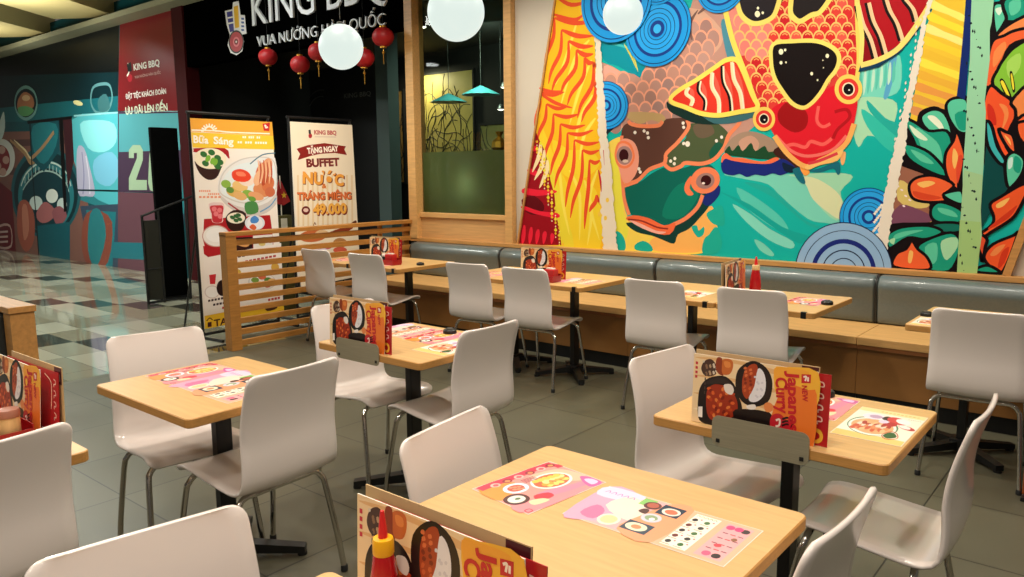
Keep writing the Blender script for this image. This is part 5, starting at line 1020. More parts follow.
[1,232,223,208,0,-1238,2785,2,-14,-5,-13,1,-14,-2,-13,-10,-12,-3,-14,8,-15,-10,-12,-3,-13,7,-15,-9,-12,2,-15,-7,-12,0,-14,-9,-13,4,-14,0,-14,-7,-13,0,-14,-3,-14,-11,-12,7,-15,-5,-14,-6,-13,-6,-13,8,-15,-7,-14,1,-14,0,-15,-4,-14,0,-14,-9,-14,4,-14,-7,-14,4,-15,-3,-14,-12,-14,-2,-14,-1,-15,8,-15,-9,-14,1,-14,-7,-14,1,-15,-4,-14,-2,-14,1,-15,-2,-14,2,-15,-5,-14,2,-15,-3,-14,-1,-15,-6,-14,-9,-14,7,-15,0,-15,-3,-15,-7,-14,0,-15,-9,-14,7,-15,-6,-15,-6,-14,-6,-14,9,-15,-1,-15,-14,-14,7,-15,-8,-15,-6,-14,0,-15,4,-15,-1,-15,-14,-14,5,-15,-10,-15,7,-15,-8,-14,5,-15,0,-15,-9,-15,5,-15,-12,-14,-5,-15,5,-15,-10,-15,0,-15,1,-15,1,-15,-8,-15,-4,-15,9,-15,-9,-15,7,-15,-3,-15,-10,-15,-1,-15,-1,-15,0,-15,-3,-15,-3,-15,-1,-16,2,-15,-8,-15,-3,-15,2,-15,-9,-16,0,-15,9,-16,-8,-15,0,-16,-9,-15,5,-16,1,-15,-8,-16,7,-15,-1,-16,-9,-16,7,-15,-3,-16,2,-15,-5,-16,4,-16,-1,-16,-11,-16,0,-16,8,-15,3,-15,-11,-17,2,-15,1,-16,-5,-16,72,5,0,16,2,15,5,16,-3,16,2,15,7,16,-10,15,9,16,4,16,-5,15,0,16,9,16,-7,15,1,15,4,16,5,16,-7,15,4,15,1,16,8,16,-4,15,7,15,-8,15,3,16,6,15,5,15,-5,15,-1,15,0,15,8,16,-3,15,10,15,3,15,-8,15,4,15,9,15,-1,15,4,14,-4,15,-2,15,5,15,8,15,-5,15,3,15,2,14,2,15,2,15,9,14,-9,15,0,15,14,15,1,14,3,15,-6,15,8,14,0,15,-8,15,8,15,2,14,-2,15,-1,15,-2,15,2,14,-1,15,-1,15,8,14,-3,15,8,14,-10,15,13,14,-1,15,5,14,2,15,2,14,-3,15,-5,15,12,14,-6,15,4,14,7,14,0,15,0,14,9,14,-2,15,-2,15,1,14,10,14,-3,14,6,14,-4,15,0,15,7,13,5,14,-7,15,9,13,3,14,0,14,1,13,-9,15,9,13,5,14,-10,15,4,13,1,14,5,13,0,14,2,13,5,14,-9,15,2,13,2,14,1,13,1,14,15,12,2,14,-6,15,9,13,2,15,4,13,4,14,7,13,3,14,1,14,2,14,5,13,1,14,10,13,5,13,0,14,0,14,5,14,6,13,6,13],
[1,241,234,220,0,-1485,1278,15,11,8,-13,-9,-10],
[1,241,234,220,0,-1495,1263,16,12,7,-14,-9,-10],
[1,241,234,220,0,-1505,1249,16,11,7,-13,-9,-10],
[1,241,234,220,0,-1515,1234,16,11,7,-13,-9,-10],
[1,241,234,220,0,-1525,1219,16,12,7,-14,-9,-10],
[1,241,234,220,0,-1494,1206,15,11,8,-14,-10,-9],
[1,241,234,220,0,-1504,1191,15,11,8,-13,-10,-10],
[1,241,234,220,0,-1514,1176,15,11,8,-13,-10,-10],
[1,241,234,220,0,-1524,1161,15,12,8,-14,-10,-10],
[1,241,234,220,0,-1493,1147,15,12,8,-13,-10,-11],
[1,241,234,220,0,-1504,1133,16,11,8,-13,-10,-10],
[1,241,234,220,0,-1514,1118,16,11,8,-13,-10,-10],
[1,241,234,220,0,-1524,1103,16,11,8,-13,-10,-10],
[1,241,234,220,0,-1534,1087,16,12,8,-13,-10,-11],
[1,241,234,220,0,-1503,1074,16,12,8,-14,-10,-10],
[1,241,234,220,0,-1513,1059,16,12,8,-14,-10,-10],
[1,241,234,220,0,-1523,1044,16,12,8,-14,-10,-10],
[1,241,234,220,0,-1533,1029,16,12,8,-14,-10,-10],
[1,241,234,220,0,-1502,1016,16,12,8,-14,-10,-10],
[1,241,234,220,0,-1512,1000,16,12,7,-13,-9,-10],
[1,241,234,220,0,-1522,985,15,12,8,-13,-9,-11],
[1,241,234,220,0,-1532,970,15,12,8,-14,-10,-10],
[1,241,234,220,0,-1543,954,16,13,8,-14,-10,-10],
[1,241,234,220,0,-1511,942,15,12,8,-14,-10,-10],
[1,241,234,220,0,-1522,926,16,12,8,-13,-10,-11],
[1,241,234,220,0,-1532,911,16,12,8,-14,-10,-10],
[1,241,234,220,0,-1542,895,16,13,8,-14,-10,-11],
[1,241,234,220,0,-1511,883,16,12,8,-14,-10,-10],
[1,241,234,220,0,-1521,867,16,12,8,-13,-10,-11],
[1,241,234,220,0,-1531,851,16,13,8,-14,-10,-10],
[1,232,223,208,0,-1309,2485,7,13,5,-18,-8,-8],
[1,232,223,208,0,-1333,2444,8,13,5,-18,-8,-8],
[1,232,223,208,0,-1332,2399,8,13,4,-18,-7,-8],
[1,232,223,208,0,-1331,2355,7,13,5,-18,-8,-8],
[1,232,223,208,0,-1330,2310,7,13,5,-18,-8,-8],
[1,232,223,208,0,-1354,2268,8,13,5,-18,-8,-8],
[1,232,223,208,0,-1353,2223,8,13,4,-18,-8,-8],
[1,232,223,208,0,-1352,2178,7,13,5,-18,-8,-8],
[1,232,223,208,0,-1352,2133,8,13,5,-18,-8,-8],
[1,232,223,208,0,-1375,2089,7,14,5,-18,-8,-9],
[1,232,223,208,0,-1375,2044,8,14,5,-19,-8,-8],
[1,232,223,208,0,-1374,1998,8,14,5,-18,-8,-9],
[1,232,223,208,0,-1373,1953,8,14,4,-19,-8,-9],
[1,232,223,208,0,-1397,1908,8,14,4,-18,-8,-9],
[1,232,223,208,0,-1396,1862,7,14,5,-18,-8,-9],
[1,232,223,208,0,-1396,1816,8,14,5,-19,-8,-8],
[1,232,223,208,0,-1395,1770,8,14,5,-19,-9,-9],
[1,232,223,208,0,-1419,1724,8,14,4,-18,-8,-9],
[1,232,223,208,0,-1419,1677,8,15,5,-19,-8,-9],
[1,232,223,208,0,-1418,1631,8,14,5,-19,-8,-9],
[1,232,223,208,0,-1417,1584,8,14,4,-19,-8,-9],
[1,232,223,208,0,-1442,1537,8,15,5,-19,-8,-10],
[1,232,223,208,0,-1441,1490,8,15,5,-19,-9,-10],
[1,232,223,208,0,-1441,1442,8,15,5,-19,-8,-9],
[1,232,223,208,0,-1440,1395,8,15,5,-19,-8,-10],
[1,232,223,208,0,-1465,1347,8,15,5,-19,-8,-10],
[1,240,186,34,0,-4198,3268,-496,-2434,969,6,-27,611,-25,429,-57,592,-25,497,-2,244],
[0,240,207,48,0,-4442,1907,182,-275,179,-359,-133,-442,-174,10],
[0,240,207,48,0,-4159,1362,218,89,160,-174,4,-440,-325,-18],
[0,240,207,48,0,-4294,1812,189,-95,215,-5,106,-131,-211,-130,-220,90],
[0,233,214,58,0,-4443,1816,138,-229,113,-316,146,-430,-191,-11,-69,302,-80,320],
[2,245,224,88,35,-3897,2645,-156,-152,-162,-419],
[2,245,224,88,35,-3875,2476,-124,-243,-106,-296],
[2,245,224,88,35,-3862,2181,-136,-206,-52,-259],
[2,245,224,88,35,-4023,2826,-127,-324,-110,-207],
[2,245,224,88,35,-3829,1984,-115,-141,-52,-216],
[2,245,224,88,35,-4104,1540,110,-221,2,-403],
[2,245,224,88,35,-3941,1451,76,-263,-40,-313],
[2,245,224,88,35,-4215,1586,34,-315,79,-315],
[2,245,224,88,35,-3805,1538,-81,-262,108,-350],
[2,228,80,42,42,-4271,2874,-11,-163,-73,-137,-28,-102],
[2,228,80,42,42,-4271,2874,211,-68,203,-17],
[2,228,80,42,42,-4194,2763,-11,-184,-97,-154,-36,-115],
[2,228,80,42,42,-4194,2763,172,-71,166,-19],
[2,228,80,42,42,-4118,2661,-11,-176,-128,-146,-48,-110],
[2,228,80,42,42,-4118,2661,133,-61,130,-10],
[2,228,80,42,42,-4032,2575,-10,-151,-119,-125,-43,-95],
[2,228,80,42,42,-4032,2575,89,-51,88,0],
[2,228,80,42,42,-3948,2500,-9,-158,-125,-131,-46,-99],
[2,228,80,42,42,-3948,2500,47,-47,47,4],
[2,228,80,42,42,-3854,2457,-9,-187,-114,-158,-42,-118],
[2,228,80,42,42,-3854,2457,10,-34,11,16],
[2,228,80,42,42,-3832,2288,-9,-134,-99,-113,-36,-84],
[2,228,80,42,42,-3832,2288,5,-34,5,17],
[2,228,80,42,36,-4293,3199,184,-161,250,45],
[2,228,80,42,36,-4260,3060,173,-100,228,9],
[2,228,80,42,36,-4293,2911,228,-80,115,36],
[2,228,80,42,42,-4429,2246,-12,-120,-41,-105,-18,-76],
[2,228,80,42,36,-4429,2246,136,-36,132,17],
[2,228,80,42,42,-4361,2135,-12,-127,-66,-110,-27,-81],
[2,228,80,42,36,-4361,2135,118,-47,116,7],
[2,228,80,42,42,-4282,2042,-12,-163,-65,-142,-26,-103],
[2,228,80,42,36,-4282,2042,144,-34,140,19],
[2,228,80,42,42,-4204,1950,-11,-180,-73,-158,-29,-115],
[2,228,80,42,36,-4204,1950,137,-37,133,16],
[2,228,80,42,42,-4127,1868,-10,-194,-98,-171,-36,-124],
[2,228,80,42,36,-4127,1868,141,-19,137,34],
[2,228,80,42,42,-4050,1804,-10,-236,-63,-208,-24,-151],
[2,228,80,42,36,-4050,1804,133,-39,131,13],
[2,228,80,42,42,-3964,1714,-9,-238,-86,-212,-33,-153],
[2,228,80,42,36,-3964,1714,90,-28,88,23],
[2,228,80,42,42,-3889,1625,-9,-240,-28,-214,-12,-154],
[2,228,80,42,36,-3889,1625,58,-26,57,24],
[2,228,80,42,42,-3813,1321,-10,-60,-44,-53,-19,-38],
[2,228,80,42,36,-3813,1321,21,-48,21,5],
[2,228,80,42,34,-4441,2282,136,-45,123,0],
[2,228,80,42,34,-4441,2238,181,-100,187,-55],
[1,150,16,30,0,-4694,834,199,1075,52,-93,58,-92,45,-136,23,-136,46,-137,22,-182,35,-136,22,-137],
[0,94,10,20,0,-4660,1264,156,40,117,-91,-58,-76,-143,6],
[0,232,36,60,0,-4647,1330,179,-26,208,30,-11,27,-173,-1,-179,17],
[0,232,36,60,0,-4661,1188,168,-52,256,-30,0,46,-208,13,-179,43],
[0,232,36,60,0,-4586,1526,95,-37,47,27,-117,47],
[0,232,36,60,0,-4525,1728,59,-11,0,37,-47,10],
[2,232,36,60,50,-4625,1028,-13,-105,-13,-77],
[2,232,36,60,50,-4541,1012,-12,-85,-13,-77],
[2,232,36,60,50,-4458,995,-12,-64,-12,-76],
[2,232,36,60,50,-4375,979,-12,-45,-12,-75],
[2,232,36,60,50,-4283,960,-11,-22,-12,-74],
[2,242,220,168,50,-4431,1789,-12,-109,-83,-154],
[2,242,220,168,50,-4385,1724,-24,-135,-94,-137],
[2,242,220,168,50,-4351,1633,-12,-108,-81,-147],
[1,244,230,192,0,-4521,1819,8,10,9,-13,-11,-4],
[1,240,192,48,0,-4484,1801,14,17,14,-20,-17,-8],
[1,233,214,58,0,-4448,1784,20,24,19,-28,-22,-12],
[1,244,230,192,0,-4478,1769,8,10,8,-14,-11,-3],
[1,240,192,48,0,-4442,1751,14,17,14,-20,-17,-8],
[1,233,214,58,0,-4490,1736,20,24,20,-28,-22,-12],
[1,244,230,192,0,-4436,1718,8,10,8,-13,-10,-3],
[1,240,192,48,0,-4484,1703,14,17,14,-20,-16,-8],
[1,233,214,58,0,-4448,1686,20,24,20,-28,-22,-12],
[1,244,230,192,0,-4478,1670,8,10,8,-13,-10,-3],
[1,240,192,48,0,-4442,1653,14,17,14,-20,-16,-8],
[1,233,214,58,0,-4406,1636,20,24,20,-27,-22,-13],
[1,244,230,192,0,-4436,1620,9,10,8,-13,-11,-3],
[1,240,192,48,0,-4400,1603,14,17,14,-20,-16,-8],
[1,233,214,58,0,-4447,1587,20,25,19,-28,-22,-12],
[1,244,230,192,0,-4394,1570,9,10,8,-13,-11,-3],
[1,240,192,48,0,-4441,1554,14,18,14,-21,-16,-8],
[1,233,214,58,0,-4405,1538,20,24,19,-27,-22,-13],
[1,244,230,192,0,-4435,1521,8,11,8,-13,-10,-4],
[1,240,192,48,0,-4399,1505,14,17,14,-20,-16,-8],
[1,233,214,58,0,-4363,1488,20,25,19,-28,-22,-12],
[1,244,230,192,0,-4393,1472,8,10,8,-13,-10,-4],
[1,240,192,48,0,-4357,1455,14,18,14,-20,-16,-9],
[1,233,214,58,0,-4404,1439,20,25,19,-28,-22,-13],
[1,244,230,192,0,-4351,1422,8,11,8,-13,-10,-4],
[1,240,192,48,0,-4398,1406,14,18,14,-21,-17,-8],
[1,233,214,58,0,-4362,1390,19,24,20,-27,-22,-13],
[1,244,230,192,0,-4392,1373,8,10,8,-13,-10,-3],
[1,240,192,48,0,-4356,1357,14,17,13,-20,-16,-8],
[1,233,214,58,0,-4320,1340,19,25,19,-27,-21,-13],
[1,244,230,192,0,-4350,1324,8,10,8,-13,-10,-4],
[1,240,192,48,0,-4314,1308,13,17,14,-20,-16,-8],
[1,233,214,58,0,-4361,1291,19,25,20,-28,-22,-13],
[1,244,230,192,0,-4308,1275,8,10,8,-13,-11,-3],
[1,240,192,48,0,-4355,1258,13,17,14,-20,-16,-8],
[1,233,214,58,0,-4320,1242,20,25,19,-27,-21,-14],
[1,244,230,192,0,-4349,1225,8,10,8,-13,-11,-4],
[1,240,192,48,0,-4314,1209,14,18,14,-20,-16,-9],
[1,233,214,58,0,-4278,1193,20,25,19,-27,-22,-13],
[1,244,230,192,0,-4307,1176,8,10,8,-12,-11,-4],
[1,240,192,48,0,-4272,1160,14,18,13,-20,-15,-8],
[1,233,214,58,0,-4319,1143,20,25,19,-27,-21,-14],
[1,244,230,192,0,-4266,1127,8,11,8,-13,-10,-4],
[1,240,192,48,0,-4313,1110,14,18,14,-20,-16,-9],
[1,233,214,58,0,-4277,1094,19,26,20,-27,-22,-14],
[1,244,230,192,0,-4307,1077,8,10,8,-13,-10,-4],
[1,240,192,48,0,-4271,1061,14,18,13,-20,-16,-8],
[1,233,214,58,0,-4235,1046,19,25,19,-27,-21,-13],
[1,244,230,192,0,-4265,1028,8,11,8,-13,-10,-4],
[1,240,192,48,0,-4229,1013,13,18,14,-20,-16,-9],
[1,233,214,58,0,-4276,995,19,25,20,-27,-22,-13],
[1,244,230,192,0,-4223,980,8,11,7,-13,-10,-4],
[1,240,192,48,0,-4270,962,14,18,13,-20,-16,-9],
[1,233,214,58,0,-4234,947,19,25,19,-26,-21,-14],
[1,244,230,192,0,-4264,929,8,10,8,-12,-10,-4],
[1,240,192,48,0,-4228,914,13,18,14,-20,-16,-9],
[1,233,214,58,0,-4193,899,19,26,19,-27,-21,-14],
[1,244,230,192,0,-4222,881,8,11,8,-13,-11,-4],
[1,240,192,48,0,-4187,866,13,18,14,-19,-16,-9],
[1,233,214,58,0,-4233,847,19,26,19,-27,-21,-14],
[1,230,218,198,0,-3858,3213,2,-21,2,-20,3,-21,-4,-20,4,-21,-18,-17,9,-22,10,-22,-6,-19,5,-21,-16,-18,8,-22,-4,-19,7,-20,2,-20,-11,-18,6,-21,2,-20,14,-21,-2,-20,-12,-18,14,-21,-12,-19,11,-21,-9,-18,-2,-20,19,-22,-13,-18,1,-20,17,-22,-1,-20,-11,-18,15,-22,-8,-19,4,-20,-9,-19,16,-22,-4,-20,7,-20,0,-20,-11,-20,3,-20,-3,-20,1,-20,-1,-20,6,-21,8,-21,-11,-19,15,-22,-6,-20,1,-20,11,-21,-5,-20,-2,-20,4,-21,6,-20,-12,-20,20,-22,-18,-19,16,-21,3,-21,-15,-20,17,-21,-8,-20,6,-21,-11,-20,3,-21,5,-22,18,-22,-13,-21,13,-22,6,-21,3,-21,-11,-22,3,-21,5,-22,8,-21,-12,-21,15,-22,4,-22,3,-21,-15,-22,18,-21,-18,-22,5,-21,5,-22,5,-21,-12,-22,11,-22,-8,-21,-6,-22,0,-22,-4,-22,-3,-22,4,-21,13,-22,8,-22,-16,-22,0,-22,21,-21,-8,-22,-1,-22,-1,-22,9,-22,6,-21,-5,-22,1,-22,-6,-23,20,-21,-17,-23,11,-21,9,-22,-13,-23,15,-21,148,8,-9,22,1,22,-16,21,4,22,-8,21,12,22,-14,21,1,22,9,22,-5,22,0,21,-13,21,-2,22,3,22,-7,21,-6,22,0,21,-8,21,2,22,10,22,-2,21,-9,22,-4,21,-6,21,-7,22,2,21,9,22,-1,21,-12,21,7,22,-2,21,-4,21,-4,22,-2,21,-11,22,4,21,-13,21,1,21,3,22,-5,21,-12,21,10,21,-10,22,-4,21,-15,22,7,21,-9,21,5,21,-6,21,5,20,-6,20,1,21,-11,21,4,20,0,20,0,20,-11,21,8,20,-2,20,-6,21,4,20,-2,20,-11,21,-2,20,-9,21,12,19,0,20,-12,21,3,20,-2,20,-1,21,-14,21,11,19,-6,21,0,20,-7,20,2,20,2,20,-4,20,1,20,-15,21,1,19,5,20,3,19,-9,21,8,19,-2,20,-13,21,8,19,-6,20,-5,20,1,20,3,19,-4,20,-1,20,-4,20,8,19,-3,19,3,19,-1,20,-8,21,12,18,-19,23,7,19,-3,21,1,20,-7,21,14,18,-11,22,-7,21,10,19,-11,22,8,18,-5,21],
[2,192,40,56,20,-3794,1538,21,-87,12,-104],
[2,192,40,56,20,-3803,1321,22,-87],
[2,192,40,56,20,-3744,1708,11,-128],
[0,240,200,74,0,-3701,1122,-1,-9,-5,-7,-7,-4,-7,-1,-7,4,-4,7,-2,9,2,9,4,8,7,4,7,0,7,-4,4,-7],
[0,240,200,74,0,-3763,1155,-2,-9,-5,-7,-6,-4,-8,-1,-6,4,-5,7,-2,10,2,9,4,7,7,4,7,1,7,-4,5,-7],
[0,240,200,74,0,-3682,1279,-2,-9,-4,-7,-7,-5,-7,0,-7,4,-4,7,-2,9,1,9,5,8,6,4,8,0,6,-4,5,-7],
[1,21,36,74,0,-2048,770,0,49,8,48,13,47,19,45,24,41,29,38,33,33,37,28,39,22,42,17,43,11,44,4,44,-2,42,-7,42,-13,39,-19,36,-24,33,-29,30,-32,25,-37,20,-39,16,-42,10,-44,6,-45],
[1,143,180,216,0,-2041,770,1,48,7,48,13,46,18,44,24,40,28,37,33,32,36,28,38,22,41,16,43,10,42,5,43,-2,42,-7,41,-13,38,-18,36,-24,32,-28,29,-32,24,-36,20,-38,16,-41,10,-43,5,-45],
[1,21,36,74,0,-1989,774,0,41,6,40,11,39,15,38,20,34,24,32,28,27,31,24,33,19,34,14,36,9,37,4,37,-1,36,-6,34,-11,33,-16,31,-20,28,-23,24,-28,22,-31,17,-33,13,-35,9,-37,4,-38],
[1,143,180,216,0,-1984,775,0,40,6,39,11,39,15,36,20,34,23,31,27,27,30,24,33,18,34,14,35,9,36,4,36,-1,36,-6,34,-11,32,-15,30,-20,28,-23,24,-27,21,-30,17,-33,13,-35,9,-36,4,-37],
[1,28,42,120,0,-1927,779,0,32,5,32,8,31,12,29,16,27,19,25,21,22,24,19,26,15,28,12,28,7,29,3,29,0,29,-5,28,-8,26,-13,24,-16,23,-18,19,-22,17,-25,14,-26,11,-28,7,-30,3,-30],
[1,143,180,216,0,-1895,781,0,28,4,27,7,27,11,25,13,23,16,22,19,19,20,16,23,13,23,10,25,7,25,3,25,-1,25,-4,24,-7,22,-11,21,-13,20,-16,17,-19,15,-21,12,-23,9,-25,6,-25,3,-26],
[1,21,36,74,0,-1852,784,0,22,3,21,6,21,8,20,10,18,13,17,14,15,16,13,18,10,18,8,20,5,19,3,20,0,19,-3,19,-6,18,-8,17,-11,15,-13,14,-15,11,-16,10,-18,7,-19,5,-20,2,-21],
[1,143,180,216,0,-1844,785,1,20,2,21,6,19,7,19,10,17,12,16,14,14,15,13,16,9,18,8,18,5,19,2,18,0,19,-3,18,-5,17,-8,15,-10,15,-12,13,-14,11,-16,9,-17,6,-18,5,-19,2,-20],
[1,21,36,74,0,-1796,789,1,13,1,14,4,13,5,12,6,12,8,11,10,9,10,9,11,6,12,5,12,4,12,1,13,0,12,-1,12,-4,12,-5,10,-7,10,-8,9,-10,7,-10,7,-12,4,-12,3,-13,2,-13],
[1,143,180,216,0,-1789,789,1,13,1,12,4,13,4,11,6,11,8,10,8,9,10,7,10,7,11,4,11,4,12,1,11,0,12,-2,11,-3,11,-5,10,-6,9,-8,8,-8,7,-10,5,-11,5,-11,3,-12,1,-13],
[1,28,42,120,0,-1747,792,0,7,1,7,2,6,2,7,4,5,4,6,4,5,5,4,6,3,6,3,6,1,6,1,6,0,6,-1,7,-1,5,-3,6,-3,5,-4,4,-5,4,-6,3,-5,2,-6,2,-7,0,-7]]
DISCS = [(-3.23, 3.08, 0.237), (-3.629, 2.937, 0.344), (-3.239, 2.658, 0.296), (-2.699, 2.915, 0.204)]
